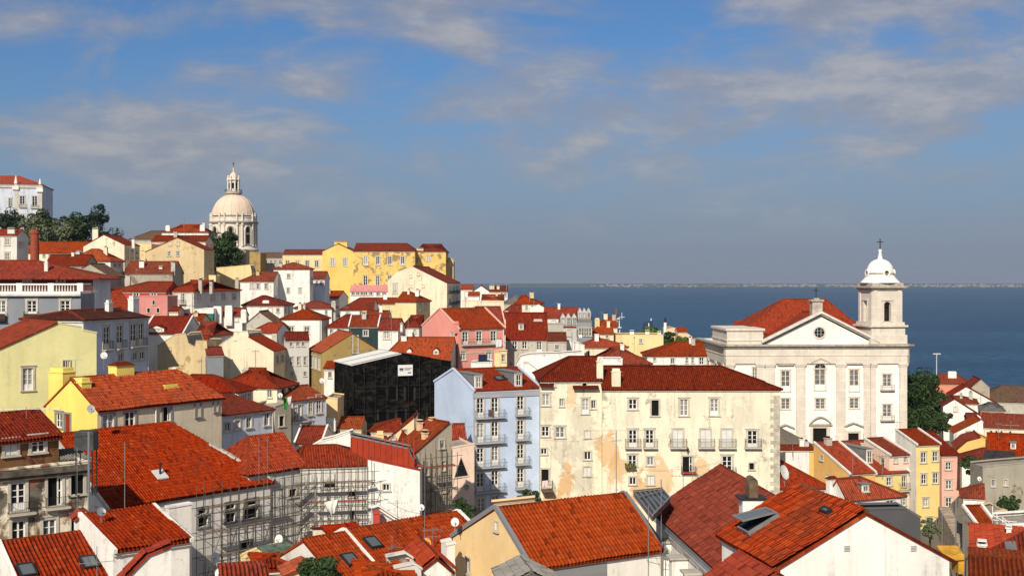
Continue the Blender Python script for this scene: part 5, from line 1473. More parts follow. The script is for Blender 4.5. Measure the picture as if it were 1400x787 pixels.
hs('tall pale pink house beside the butter yellow house', 1287.5, 621.5, 1312.5, 183, 6, D=9, ry=590.5, rf=1, wall='PK2', roof='R3', H=26, name='apartment_house', cat='apartment house',
   wins=[('F', 'c', 7, 631, 641.5, [1296.5]), ('F', 'c', 8, 656, 668, [1297]), ('F', 'c', 8, 680.5, 692, [1297]), ('F', 'c', 8, 704, 716, [1297])])
# --- far right cluster by the river
hs('salmon walled house with red roof and white roof box', 1270, 523.5, 1326, 300, -16, D=11, ry=511, il=3, ir=3, wall='SA', roof='R2', H=10, ch=[(1296, 507.5, 1308, 514.5, 3, 'W', 'x')])
prof('rubble stone gable house near the river at right', [(1318, 524), (1330, 514), (1341.5, 524.5)], 288, -10, Dr=1353, segs='rr', wall='S', roof='R3', H=10)
prof('big white gable with orange roof slope near river', [(1299, 541), (1321, 528), (1366.5, 553)], 270, -14, D=8, segs='rr', wall='W', roof='R1', H=9)
hs('long brown roofed warehouse along the river', 1339, 547.5, 1425, 288, -20, D=17, ry=527.5, wall='SL', roof='R4', H=10, name='warehouse', cat='warehouse', group=None, il=5)
prof('smaller white gable with one shuttered window', [(1289.5, 554), (1305, 545), (1341, 568)], 240, -14, D=7, segs='rr', wall='W', roof='R3', H=8, wins=[('F', 's', 4.5, 556, 562, [1306.5])])
hs('white house with dark red roof behind the shuttered gable', 1297, 550, 1336.5, 251, -18, D=8, ry=541.5, wall='W', roof='R3', H=8, ir=3)
hs('red walled house with grey pyramid roof near river', 1340, 560, 1373, 256, -18, D=8, ry=550, il=3, ir=3, wall='RD', roof='RG', H=8)
hs('low cream row with long red roof and small dark vents', 1344, 583, 1425, 226, -20, D=12, ry=566.5, wall='C', roof='R2', H=7, wins=[('F', 'h', 2.2, 588, 592, [1355, 1362, 1369, 1381])])
prof('pale green white gable with wooden attic window', [(1304, 591), (1340, 573.5), (1344, 577)], 206, -14, D=7, segs='rw', wall='W', roof='R2', H=8, wins=[('F', 'c', 6, 589, 595, [1323.5])])
hs('wooden attic dormer hut above the pale green gable', 1323, 574, 1337, 212, -15, D=6, ry=565, wall='BR', roof='R3', H=6, wins=[('F', 'c', 5, 573, 578, [1328])])
prof('orange walled house with square dark opening at right', [(1309, 613), (1322, 602), (1340, 597.5), (1361, 607), (1364, 622)], 191, -14, D=8, segs='rrww', wall='O', roof='R2', H=8, wins=[('F', 'h', 5, 609, 614, [1350.5])])
hs('bright red triangular roof below the orange walled house', 1315, 630, 1350, 176, -18, D=7, ry=612, il=3, wall='W', roof='R1', H=7)
hs('large red roof with white dormer at right edge', 1350, 633, 1430, 181, -21, D=15, ry=593.5, wall='W', roof='R2', H=7, dm=[(1381.5, 605, 1389, 613.5, 'lead')])
hs('dark sheet roofed shed with white wall at right', 1345, 628, 1384, 166, -25, D=5, ry=616, wall='W', roof='RD', H=6, name='shed', cat='shed')
prof('weathered concrete house with two square windows at right', [(1343.5, 638), (1372, 635), (1420, 631)], 150, 0, Dl=1326.5, wall='CO', H=12, wins=[('F', 'c', 5, 655, 664, [1358]), ('F', 'c', 4.5, 655, 663, [1375])])
hs('small red roof below the light grey block', 1317, 678, 1346, 144, -19, D=5, ry=661.5, il=2, wall='W', roof='R1', H=7)
hs('narrow grey sided house with red roof along the alley', 1336, 718, 1362, 112, 6, Dl=1316, ry=692, rf=1, wall='CO', roof='R2', H=9, cop=WALL['W'])
prof('white roof terrace with parapet at lower right', [(1360, 719), (1405, 716)], 102, -20, D=6, wall='W', H=8)
prof('brown shed with dark boards behind the white terrace', [(1362, 700), (1374, 697), (1378, 700)], 118, 0, D=4, wall='ST', H=8, name='shed', cat='shed')
hs('large foreground red roof at lower right with chimneys', 1334, 766, 1440, 79, -20, D=12, ry=723, wall='W', roof='R2', H=9, il=3.5, ch=[(1336, 738, 1349.5, 758, -1.3, 'W'), (1375, 717, 1383.5, 730, 5.5, 'W')], dm=[(1378, 752, 1388, 764, 'lead')])
hs('lowest red roof in the lower right corner', 1327, 796, 1450, 66, -20, D=9, ry=766, wall='C', roof='R2', H=9)
# --- near roofs along the bottom
prof('dark grey clad block beside the large white gable', [(1176, 700), (1184, 695.5), (1238, 694.5), (1258.5, 707)], 95, 0, D=2.2, segs='www', wall='GD', H=10, top=plain('dark_coping', (.10, .10, .105), .7))
prof('low cream planter wall above the orange roof', [(672, 693.5), (731.5, 687)], 100, 0, D=3, wall='P', H=6, name='garden_wall', cat='wall', group=None)
def _n2(root, fr, U, D, ze, zr, faces):
    mb = MB()
    a1 = fr.hit(829, 762)[0]
    mb.fbox(fr, .3, a1, -.06, -.004, ze - 6, ze - .36)
    n = int((a1 - .3) / .14)
    for k in range(n): mb.fbox(fr, .3 + k * .14, .3 + k * .14 + .07, -.09, -.062, ze - 6, ze - .9)
    mb.build('metal_cladding', plain('grey_cladding', (.25, .255, .265), .55), root, root.location)
hs('peach gabled house with fresh orange tile roof in foreground', 724, 774, 905, 70, 31, Dl=619, ry=686, tone=0.5, shade=0.5, wall='W', wallL='PF', roof='RF', H=9, cop=plain('grey_gable_flashing', (.20, .205, .215), .6), extra=_n2, rf=.42,
   wins=[('L', 'h', 4, 713, 724, [679.5]), ('L', 'h', 5, 762, 782, [640.5])])
prof('small grey porch roof at the bottom below orange roof', [(692, 799), (726, 783), (766, 802)], 60, 10, D=3, segs='rr', wall='PF', roof='RG', H=7, name='porch', cat='porch')
def _n3(root, fr, U, D, ze, zr, faces):
    for x0, y0, x1 in ((897, 729, 914), (918, 749.5, 938), (937, 769, 959)):
        mb = MB()
        d = -.9
        a0, zt = fr.hit(x0, y0, -.5)
        # stone capped brick-and-plaster piers standing against the wall
        k = (x0 + x1) / 2
        a = fr.hit(k, y0, -.5)[0]
        mb.fbox(fr, a - .40, a + .40, -1.0, -.02, zt - 3.2, zt - .12, 0)
        mb.fbox(fr, a - .55, a + .55, -1.15, .0, zt - .12, zt, 1)
        mb.build('chimney', [WALL['W'], WALL['SL']], root, root.location)
    mb = MB()
    for k in range(3):
        mb.tube(fr.p(.2, -.36 - k * .09, ze - .18 - k * .05), fr.p(U, -.36 - k * .09, ze - .18 - k * .05), .035, 6)
    mb.build('gutter_pipe', GREYM, root, root.location)
hs('dark mottled tile roof with white side wall in foreground', 897, 697, 977, 80, -84.5, U=17, D=8.6, ry=None, h=2.75, tone=0.35, shade=0.45, wall='W', roof='RL', H=8, extra=_n3)
def _n4(root, fr, U, D, ze, zr, faces):
    f = faces['R'][0]
    for x, y in ((1158, 749), (1249, 749)):
        a, z = f.hit(x, y)
        mb = MB()
        for k in range(4): mb.fbox(f, a - .14, a + .14, -.02, -.003, z + k * .07 - .14, z + k * .07 - .10)
        mb.build('vent_grille', STONEG, root, root.location)
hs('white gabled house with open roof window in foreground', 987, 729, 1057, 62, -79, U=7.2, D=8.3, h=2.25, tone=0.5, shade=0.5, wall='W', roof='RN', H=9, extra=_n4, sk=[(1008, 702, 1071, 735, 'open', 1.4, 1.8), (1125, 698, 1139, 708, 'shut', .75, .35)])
hs('narrow orange tile roof edge at the bottom beside white gable', 962, 792, 1020, 58.5, -79, U=4, D=4, h=1.2, wall='W', roof='R1', H=8)
hs('small white house with new red mono pitch roof at left', 154.5, 752, 259, 71, 40, D=5.2, ry=699.5, rf=1, tone=0.45, shade=0.45, wall='W', roof='R1', H=9, cop=True)
prof('raised white party wall right of the small red roof', [(231, 694), (262, 688.5)], 79.5, 40, D=.5, wall='W', H=9, name='party_wall', cat='wall', group=None)
prof('white wall with curving orange tile coping at lower left', [(163, 797), (202, 758), (234, 745.5)], 66, 25, D=.9, segs='rr', wall='W', roof='R1', H=8, name='garden_wall', cat='wall', group=None)
prof('white chimney stack with red tile cap at lower left', [(104.5, 708), (113, 701), (121, 707)], 76, 30, D=.8, segs='rr', wall='W', roof='R2', H=7, name='chimney_stack', cat='chimney', group=None)
hs('red roof with two skylights in the lower left corner', 33, 822, 193, 68, 38, D=10, h=2.35, tone=0.5, shade=0.5, wall='W', roof='R1', H=9, cop=True, sk=[(25, 771, 47, 795), (110, 760, 133, 784)])
hs('red roof with oval skylight behind the near tree', 477, 813, 531, 74.3, 42, D=10, h=2.5, tone=0.45, shade=0.4, wall='W2', roof='R2', H=8, sk=[(469, 762, 487, 774)])
hs('long red roof with white coping and one skylight bottom centre', 532, 796, 690, 76.9, 42, D=10, h=2.4, tone=0.45, shade=0.35, wall='W2', roof='R2', H=8, cop=True, sk=[(498.5, 737.5, 519, 752)])
prof('little white gabled front at the bottom beside peach house', [(578, 777), (597, 762), (617, 779)], 68, 15, D=5, segs='rr', wall='W', roof='R2', H=7)
prof('white wall fragment with red ledge at the bottom centre', [(540, 776), (566, 770.5), (576, 778)], 66, 15, D=3, wall='W2', H=6, name='garden_wall', cat='wall', group=None)
hs('small bright orange hipped roof at the bottom centre', 496, 800, 562, 64, 10, D=5, ry=776, il=2, ir=2, wall='W', roof='R1', H=6)
prof('white chimney block left of the peach gable', [(611, 745), (622, 742)], 74, 20, D=1.2, wall='W', H=6, name='chimney_stack', cat='chimney', group=None)
prof('yellow weathered yard wall below the scaffold', [(336, 762), (362, 752), (386, 746)], 86, 40, D=1.0, wall='YL', H=6, name='garden_wall', cat='wall', group=None)
hs('small red roof over a yellow hut below the scaffold', 352, 778, 389, 78, 15, D=4, ry=761.5, il=1.2, ir=1.2, wall='YL', roof='R3', H=5, name='hut', cat='hut')
hs('mossy glass roofed lean-to beside the red skylight roof', 392, 772, 429, 80, 42, D=3.6, ry=744, rf=1, wall='YL', roof='RB', H=6, name='lean_to', cat='shed')
hs('sliver of red roof at the bottom below the satellite dishes', 303, 798, 366, 70, 15, D=5, ry=777, wall='W', roof='R2', H=6)
prof('cream yard wall with small red coping beside lean-to', [(392, 786), (420, 774), (436, 782)], 72, 20, D=2, segs='rr', wall='YL', roof='R2', H=5, name='garden_wall', cat='wall', group=None)
prof('white parapet house between scaffold and white blank wall', [(512, 707), (522, 704), (545, 719), (560, 726)], 90, 10, D=4, wall='W', H=8)
prof('white chimney with red top by the scaffold foot', [(511, 702), (519, 701)], 89, 10, D=.7, wall='RD', H=5, name='chimney_stack', cat='chimney', group=None)
hs('red lean-to roof strip at the foot of the scaffolded facade', 455, 735, 500, 88, 30, D=4, ry=719, wall='C', roof='R1', H=6)
# ------------------------------------------------------------------ church
def church():
    YC = 240.0
    A = P(992, 472, YC)
    rotc = 1.5
    fr = Fr((A.x, A.y), (math.cos(R(rotc)), math.sin(R(rotc))))
    H_ = lambda x, y, d=0.0: fr.hit(x, y, d)
    S = lambda x: fr.hit(x, 500)[0]
    Z = lambda y: CZ - (y - HY) / FPX * YC
    U = S(1240); D = 26.0
    zb = Z(616)
    for a, d in ((0, 0), (U, 0), (U, D), (0, D), (U / 2, D / 2), (U / 2, 0)):
        q = fr.p(a, d, 0); ctrl(q.x, q.y, zb)
    def go():
        root = thing('church', 'white baroque church with pediment, bell tower and red roof by the river', 'church', fr.p(U / 2, D / 2, zb))
        org = root.location
        W, L_, = WALL['WC'], WALL['LS']
        ztop = Z(471)
        holes = []
        wins = []
        def win(x0, y0, x1, y1, kind, stone=None, hole=True):
            a0, a1 = S(x0), S(x1); z1, z0 = Z(y0), Z(y1)
            w, h = round(a1 - a0, 1), round(z1 - z0, 1); c = (a0 + a1) / 2
            a0, a1, z1 = c - w / 2, c + w / 2, z0 + h
            holes.append((a0, a1, z0, z1)); wins.append((a0, a1, z0, z1, kind))
            return a0, a1, z0, z1
        up = [win(1068, 507, 1080, 535, 'd'), win(1161.5, 505.5, 1174, 534.5, 'd')]
        lowr = [win(1068, 545, 1080, 559, 'c'), win(1115, 545, 1128, 559, 'c'), win(1161.5, 544.5, 1174, 558.5, 'c')]
        arch = win(1113.8, 505, 1128.3, 533, 'd')
        tw = [win(1207, 512, 1218.5, 533, 'd'), win(1207, 553.5, 1218.5, 574.5, 'd')]
        drs = [win(1066.5, 595, 1081.5, 616, 'h'), win(1111.5, 585.5, 1130, 616, 'h'), win(1159.5, 592, 1174, 616, 'h')]
        sl_ = win(1029, 503, 1035, 523, 'c')
        mb = MB()
        faces = {'F': (fr, U), 'R': (Fr(fr.p(U, 0, 0), fr.n), D), 'K': (Fr(fr.p(U, D, 0), -fr.u), U), 'L': (Fr(fr.p(0, D, 0), -fr.n), D)}
        for k, (f, ll) in faces.items():
            wall_grid(mb, f, ll, zb - 3, ztop, holes if k == 'F' else [])
        mb.poly([fr.p(0, 0, ztop), fr.p(U, 0, ztop), fr.p(U, D, ztop), fr.p(0, D, ztop)])
        mb.build('wall', W, root, org)
        for a0, a1, z0, z1, k in wins:
            # dark leafed doors get a plain stone case
            w = add_window(root, fr, a0, a1, z0, z1, k, False, 200, STONEL, None if k == 'h' else LATTICE)
        # arched head over the central window
        a0, a1, z0, z1 = arch
        mb = MB(); m2 = MB(); r = (a1 - a0) / 2; c = (a0 + a1) / 2
        zc = z1 + .02
        n = 12
        pts = [(c + r * math.cos(math.pi * k / n), zc + .25 + r * math.sin(math.pi * k / n)) for k in range(n + 1)]
        pane = [fr.p(a, -.03, z) for a, z in pts] + [fr.p(a0, -.03, zc), fr.p(a1, -.03, zc)]
        m2.poly(pane[::-1])
        for k in range(n):
            (p, z), (q, y) = pts[k], pts[k + 1]
            sc = (r + .28) / r
            f2 = lambda a, zz: (c + (a - c) * sc, zc + .25 + (zz - zc - .25) * sc)
            P2, Q2 = f2(p, z), f2(q, y)
            mb.hexa([fr.p(p, -.14, z), fr.p(q, -.14, y), fr.p(q, -.01, y), fr.p(p, -.01, z), fr.p(P2[0], -.14, P2[1]), fr.p(Q2[0], -.14, Q2[1]), fr.p(Q2[0], -.01, Q2[1]), fr.p(P2[0], -.01, P2[1])])
        for s_ in (a0 - .28, a1): mb.fbox(fr, s_, s_ + .28, -.14, -.01, zc, zc + .25)
        o = mb.build('window_arch', L_, root, org)
        for k in (3, 6, 9): m2.beam(fr.p(c, -.04, zc + .25), fr.p(*[(pts[k][0]), -.04, pts[k][1]]), .06, .02, 1)
        m2.build('pane', [GLASS, WHITE], o, org)
        # pilasters
        for x0, x1 in ((993, 1003), (1034, 1044.5), (1046.5, 1058.5), (1088, 1100.5), (1143, 1155.5), (1180.5, 1189), (1190, 1197), (1229, 1239.5)):
            mb = MB(); a0, a1 = S(x0), S(x1)
            mb.fbox(fr, a0, a1, -.32, -.004, Z(594), Z(500))
            mb.fbox(fr, a0 - .15, a1 + .15, -.45, -.004, Z(603), Z(594.001)); mb.fbox(fr, a0 - .28, a1 + .28, -.55, -.004, zb - 1, Z(603.01))
            mb.fbox(fr, a0 - .12, a1 + .12, -.42, -.004, Z(501), Z(499.01)); mb.fbox(fr, a0 - .22, a1 + .22, -.52, -.004, Z(499), Z(497))
            mb.build('pilaster', L_, root, org)
        # side pilasters of the left flank
        fl = faces['L'][0]
        for a0, a1 in ((.2, 1.8), (9, 10.4), (17, 18.4), (24.2, 25.8)):
            mb = MB(); mb.fbox(fl, a0, a1, -.3, -.004, zb - 2, Z(500)); mb.fbox(fl, a0 - .2, a1 + .2, -.5, -.004, Z(500), Z(497)); mb.build('pilaster', L_, root, org)
        for a in (5.2, 13.2, 21):
            add_window(root, fl, a - .8, a + .8, Z(534), Z(512), 'c', True, 200, STONEL)
        # entablature and cornice
        mb = MB()
        for f, ll in (faces['F'], faces['L'], faces['R']):
            mb.fbox(f, -.36, ll + .36, -.36, -.003, Z(497), Z(486))
            mb.fbox(f, -.46, ll + .46, -.46, -.004, Z(486) , Z(485)); mb.fbox(f, -.34, ll + .34, -.34, -.005, Z(485), Z(475.5))
        mb.build('entablature', L_, root, org)
        mb = MB()
        for f, ll in (faces['F'], faces['L'], faces['R']):
            mb.fbox(f, -.7, ll + .7, -.7, -.003, Z(475.5), Z(473)); mb.fbox(f, -1.1, ll + 1.1, -1.1, -.002, Z(473), Z(470.5))
        mb.build('cornice', STONEC, root, org)
        # pediments over doors and windows
        def tri(a0, a1, z, hgt, curved=False):
            mb = MB(); c = (a0 + a1) / 2
            n = 10 if curved else 2
            for k in range(n):
                t0, t1 = k / n, (k + 1) / n
                f3 = (lambda t: hgt * math.sin(math.pi * t)) if curved else (lambda t: hgt * (1 - abs(2 * t - 1)))
                p, q = fr.p(a0 + (a1 - a0) * t0, 0, z + f3(t0)), fr.p(a0 + (a1 - a0) * t1, 0, z + f3(t1))
                d1 = fr.n * -.42; d0 = fr.n * -.01; h = V((0, 0, .28))
                mb.hexa([p + d1, q + d1, q + d0, p + d0, p + d1 + h, q + d1 + h, q + d0 + h, p + d0 + h])
            if curved: mb.fbox(fr, a0 - .2, a1 + .2, -.42, -.01, z - .28, z - .002)
            mb.build('hood', STONEC, root, org)
        tri(S(1107), S(1136), Z(579.5), 1.25, True)
        tri(S(1061), S(1086), Z(586), .75); tri(S(1153), S(1180), Z(584), .75); tri(S(1108), S(1135), Z(497) , .85)
        for x0, x1, y in ((1063, 1085, 497.5), (1155.5, 1179, 496)):
            mb = MB(); mb.fbox(fr, S(x0), S(x1), -.4, -.01, Z(y + 2), Z(y)); mb.build('hood', STONEC, root, org)
        for x0, x1, y0, y1 in ((1107.5, 1134.5, 580, 616), (1063.5, 1084.5, 590, 616), (1156.5, 1177, 588, 616)):
            mb = MB(); c0, c1 = S(x0), S(x1); i = {1107.5: 1, 1063.5: 0, 1156.5: 2}[x0]; d_ = drs[i]
            mb.fbox(fr, c0, d_[0] - .2, -.16, -.006, zb, Z(y0)); mb.fbox(fr, d_[1] + .2, c1, -.16, -.006, zb, Z(y0)); mb.fbox(fr, d_[0] - .2, d_[1] + .2, -.16, -.006, d_[3] + .22, Z(y0))
            mb.build('door_case', L_, root, org)
        for a0, a1, z0, z1 in tw:
            balcony(root, fr, a0 - .55, a1 + .55, z0 - .05, .6, 1.0, STONEC, IRON)
        # tympanum and raking cornice
        a0, a1 = S(1044.5), S(1197); am = S(1121.5); zt = Z(432)
        mb = MB(); zz = Z(470.4)
        mb.poly([fr.p(a0, .02, zz), fr.p(a1, .02, zz), fr.p(am, .02, zt)])
        k = .26
        q0, q1, q2 = [(am + (a - am) * (1 - 2 * k) , zz + (z - zz) * (1 - 2 * k) + 1.15) for a, z in ((a0, zz), (a1, zz), (am, zt))]
        mb.poly([fr.p(q0[0], -.03, q0[1]), fr.p(q1[0], -.03, q1[1]), fr.p(q2[0], -.03, q2[1])])
        mb.build('tympanum', W, root, org)
        mb = MB()
        for s_ in (a0 - .6, a1 + .6):
            p, q = fr.p(s_, 0, zz - .02), fr.p(am, 0, zt + .25)
            for d1, h0, h1 in ((-1.0, .3, .75), (-.6, 0, .3)):
                dd1, dd0 = fr.n * d1, fr.n * .5
                mb.hexa([p + dd1 + V((0, 0, h0)), q + dd1 + V((0, 0, h0)), q + dd0 + V((0, 0, h0)), p + dd0 + V((0, 0, h0)), p + dd1 + V((0, 0, h1)), q + dd1 + V((0, 0, h1)), q + dd0 + V((0, 0, h1)), p + dd0 + V((0, 0, h1))])
        mb.build('raking_cornice', STONEW, root, org)
        # oculus
        mb = MB(); g = MB(); c = S(1120); zc = Z(454.5); r = 1.0
        n = 20
        for k in range(n):
            t0, t1 = 2 * math.pi * k / n, 2 * math.pi * (k + 1) / n
            e = lambda t, rr, d: fr.p(c + rr * math.sin(t), d, zc + rr * math.cos(t))
            mb.hexa([e(t0, r, -.18), e(t1, r, -.18), e(t1, r, .0), e(t0, r, .0), e(t0, r + .3, -.18), e(t1, r + .3, -.18), e(t1, r + .3, .0), e(t0, r + .3, .0)])
        g.poly([fr.p(c + r * math.sin(2 * math.pi * k / n), -.06, zc + r * math.cos(2 * math.pi * k / n)) for k in range(n)][::-1])
        for k in (-.33, .33):
            g.beam(fr.p(c + k, -.09, zc - .95), fr.p(c + k, -.09, zc + .95), .05, .03, 1, fr.n); g.beam(fr.p(c - .95, -.09, zc + k), fr.p(c + .95, -.09, zc + k), .05, .03, 1)
        o = mb.build('round_window', L_, root, org); g.build('pane', [GLASS, WHITE], o, org)
        # acroterion with cross
        c = S(1118.8)
        mb = MB(); mb.fbox(fr, c - 1.0, c + 1.0, .6, 2.6, zt - 1.0, Z(412)); mb.fbox(fr, c - 1.25, c + 1.25, .35, 2.85, Z(412), Z(409.5)); mb.fbox(fr, c - .5, c + .5, 1.1, 2.1, Z(409.5), Z(407.5))
        mb.build('pedestal', STONEC, root, org)
        mb = MB(); q = fr.p(c, 1.6, 0)
        mb.tube((q.x, q.y, Z(407.6)), (q.x, q.y, Z(392)), .09, 6); mb.tube(q + fr.u * -.62 + V((0, 0, Z(397))), q + fr.u * .62 + V((0, 0, Z(397))), .08, 6)
        mb.build('cross', IRON, root, org)
        # roofs: gable behind the pediment, tall hipped nave roof, low aisle roofs
        rb = MB()
        zg = zz + .2
        roof_plane(rb, [fr.p(a0 - .2, 14, zg), fr.p(a0 - .2, .52, zg), fr.p(am, .52, zt + .55), fr.p(am, 14, zt + .55)], YC)
        roof_plane(rb, [fr.p(a1 + .2, .52, zg), fr.p(a1 + .2, 14, zg), fr.p(am, 14, zt + .55), fr.p(am, .52, zt + .55)], YC)
        ridge(rb, fr.p(am, .5, zt + .6), fr.p(am, 14, zt + .6))
        d0, d1 = 8.0, 25.0
        e0, e1 = fr.hit(1012, 450, d0)[0], fr.hit(1188, 450, d0)[0]
        zn = fr.hit(1012, 456, d0)[1]; zp = fr.hit(1090, 408.5, (d0 + d1) / 2)[1]
        r0, r1 = fr.hit(1071, 408, (d0 + d1) / 2)[0], fr.hit(1128, 408, (d0 + d1) / 2)[0]
        dm_ = (d0 + d1) / 2
        roof_plane(rb, [fr.p(e0, d0, zn), fr.p(e1, d0, zn), fr.p(r1, dm_, zp), fr.p(r0, dm_, zp)], YC)
        roof_plane(rb, [fr.p(e1, d1, zn), fr.p(e0, d1, zn), fr.p(r0, dm_, zp), fr.p(r1, dm_, zp)], YC)
        roof_plane(rb, [fr.p(e0, d1, zn), fr.p(e0, d0, zn), fr.p(r0, dm_, zp)], YC)
        roof_plane(rb, [fr.p(e1, d0, zn), fr.p(e1, d1, zn), fr.p(r1, dm_, zp)], YC)
        for p, q in ((fr.p(r0, dm_, zp), fr.p(r1, dm_, zp)), (fr.p(e0, d0, zn), fr.p(r0, dm_, zp)), (fr.p(e1, d0, zn), fr.p(r1, dm_, zp)), (fr.p(e0, d1, zn), fr.p(r0, dm_, zp))): ridge(rb, p, q)
        rr = rb.build('roof', [ROOF['R1'], ROOF['RO']], root, org); rr['tone'] = .6; rr['shade'] = .75
        mb = MB(); mb.fbox(fr, e0 + .4, e1 - .4, d0 + .4, d1 - .4, ztop - .5, zn + .2); mb.build('nave_wall', W, root, org)
        rb = MB()
        b0, b1 = fr.hit(1001, 448, 24)[0], fr.hit(1034, 448, 24)[0]
        zq, zr_ = fr.hit(1010, 452, 24)[1], fr.hit(1010, 438.5, 27)[1]
        roof_plane(rb, [fr.p(b0, 24, zq), fr.p(b1, 24, zq), fr.p(b1, 27.5, zr_), fr.p(b0 + 1.2, 27.5, zr_)], YC)
        rr = rb.build('sacristy_roof', [ROOF['R1']], root, org); rr['tone'] = .5; rr['shade'] = .7
        # stone parapet block on the left corner
        mb = MB()
        l0, l1 = S(994), S(1043.5)
        mb.fbox(fr, l0, l1, .1, 15, ztop - .2, Z(452)); mb.fbox(fr, l0 - .3, l1 + .3, -.2, 15.3, Z(452), Z(449)); mb.fbox(fr, l0 - .15, l1 + .15, -.05, 15.1, Z(466), Z(464))
        mb.build('parapet', L_, root, org)
        # bell tower
        t0, t1 = S(1172.5), S(1232.5)
        cx = (S(1189.5) + S(1232)) / 2; hw = (S(1232) - S(1189.5)) / 2
        cd = 3.3
        TF = Fr(fr.p(cx, cd, 0), (math.cos(R(rotc + 8)), math.sin(R(rotc + 8))))
        mb = MB()
        for e, ya, yb in ((.75, 470.2, 458), (.45, 458, 447)):
            mb.fbox(TF, -hw - e, hw + e, -hw - e, hw + e, Z(ya), Z(yb))
        mb.fbox(TF, -hw - .9, hw + .9, -hw - .9, hw + .9, Z(447), Z(444.5)); mb.fbox(TF, -hw - .4, hw + .4, -hw - .4, hw + .4, Z(444.5), Z(440.5))
        mb.build('tower_base', L_, root, org)
        zb0, zb1 = Z(440.5), Z(396)
        mb = MB()
        oh = .72; oz0, oz1 = Z(440), Z(412.5)
        for k in range(4):
            an = TF.ang + k * math.pi / 2
            u = V((math.cos(an), math.sin(an), 0)); n = V((-u.y, u.x, 0))
            f = Fr(TF.o + u * -hw - n * hw, u)
            wall_grid(mb, f, 2 * hw, zb0, zb1, [(hw - oh, hw + oh, oz0, oz1)], 0, .7)
            # rounded head of the opening
            n_ = 8
            ar = [(hw + oh * math.cos(math.pi * j / n_), oz1 - .72 + oh * math.sin(math.pi * j / n_)) for j in range(n_ + 1)]
            for j in range(n_):
                (a, z), (b, y) = ar[j], ar[j + 1]
                mb.poly([f.p(a, .02, z), f.p(a, .02, oz1), f.p(b, .02, oz1), f.p(b, .02, y)])
            for a in (0.15, 2 * hw - .95):
                mb.fbox(f, a, a + .8, -.16, -.003, zb0, zb1)
            for a in (hw - oh - .35, hw + oh): mb.fbox(f, a, a + .35, -.12, -.003, oz0, oz1 + .2)
            mb.fbox(f, hw - oh - .5, hw + oh + .5, -.2, -.003, oz1 + .2, oz1 + .5)
        mb.build('belfry', L_, root, org)
        mb = MB(); zc = Z(425); c = TF.o
        mb.lathe((c.x, c.y), [(.62, zc - 1.0), (.52, zc - .8), (.38, zc), (.3, zc + .35), (.1, zc + .5)], 14); mb.beam(TF.p(-hw + .5, 0, zc + .5), TF.p(hw - .5, 0, zc + .5), .2, .2)
        mb.build('bell', plain('bell_bronze', (.06, .05, .035), .45, metal=.6), root, org)
        mb = MB(); mb.fbox(TF, -hw - .35, hw + .35, -hw - .35, hw + .35, Z(396), Z(393.5)); mb.fbox(TF, -hw - .75, hw + .75, -hw - .75, hw + .75, Z(393.5), Z(391)); mb.fbox(TF, -hw - .2, hw + .2, -hw - .2, hw + .2, Z(391), Z(386.5))
        mb.build('cornice', STONEC, root, org)
        px = lambda r_: r_ / FPX * YC
        mb = MB()
        mb.lathe((c.x, c.y), [(px(r_), Z(y)) for r_, y in ((27, 386.5), (25.5, 384.5), (22, 381), (19.5, 377.5), (18.4, 374), (18.2, 371.5), (17.4, 366), (15.4, 361.5), (12, 357.5), (8, 355), (3.6, 353.8))], 32)
        mb.build('cupola', W, root, org, True)
        mb = MB(); mb.lathe((c.x, c.y), [(px(r_), Z(y)) for r_, y in ((18.2, 374.6), (20.0, 374.2), (20.0, 373.2), (18.0, 372.4))], 32); mb.build('cupola_band', STONEC, root, org)
        mb = MB(); mb.lathe((c.x, c.y), [(px(r_), Z(y)) for r_, y in ((4.2, 354.6), (3.2, 352.5), (2.2, 347), (1.5, 345), (2.6, 343.2), (2.2, 341), (.4, 339.7))], 14); mb.build('finial', W, root, org, True)
        for k in range(4):
            an = TF.ang - math.pi / 2 + k * math.pi / 2
            n = V((math.cos(an), math.sin(an), 0)); u = V((-n.y, n.x, 0))
            mb = MB(); g = MB(); zc = Z(373); r1, r2 = px(3.1), px(5.4); nn_ = 16
            b0 = c + n * px(15)
            for j in range(nn_):
                q = [2 * math.pi * (j + t) / nn_ for t in (0, 1)]
                e = lambda t, rr, d: b0 + n * d + u * (rr * math.sin(t)) + V((0, 0, zc + rr * math.cos(t)))
                dd = px(5.2)
                mb.hexa([e(q[0], r1, 0), e(q[1], r1, 0), e(q[1], r1, dd), e(q[0], r1, dd), e(q[0], r2, 0), e(q[1], r2, 0), e(q[1], r2, dd), e(q[0], r2, dd)])
            g.poly([b0 + n * px(4.4) + u * (r1 * math.sin(2 * math.pi * j / nn_)) + V((0, 0, zc + r1 * math.cos(2 * math.pi * j / nn_))) for j in range(nn_)])
            o = mb.build('oculus', W, root, org); g.build('opening', DARK, o, org)
        mb = MB(); mb.tube((c.x, c.y, Z(340)), (c.x, c.y, Z(325.5)), .10, 6); mb.tube(V((c.x, c.y, Z(330))) - fr.u * .62, V((c.x, c.y, Z(330))) + fr.u * .62, .09, 6)
        mb.build('cross', IRON, root, org)
    BUILD.append(go)
LATTICE = plain('latticed_glass', (.20, .19, .175), .25, spec=.4, var=.5)
STONEL = plain('pale_limestone', (.66, .58, .48), .8, var=.15)
STONEC = plain('weathered_cornice', (.46, .41, .35), .85, var=.35)
STONEW = plain('light_cornice', (.70, .66, .59), .8, var=.2)
church()

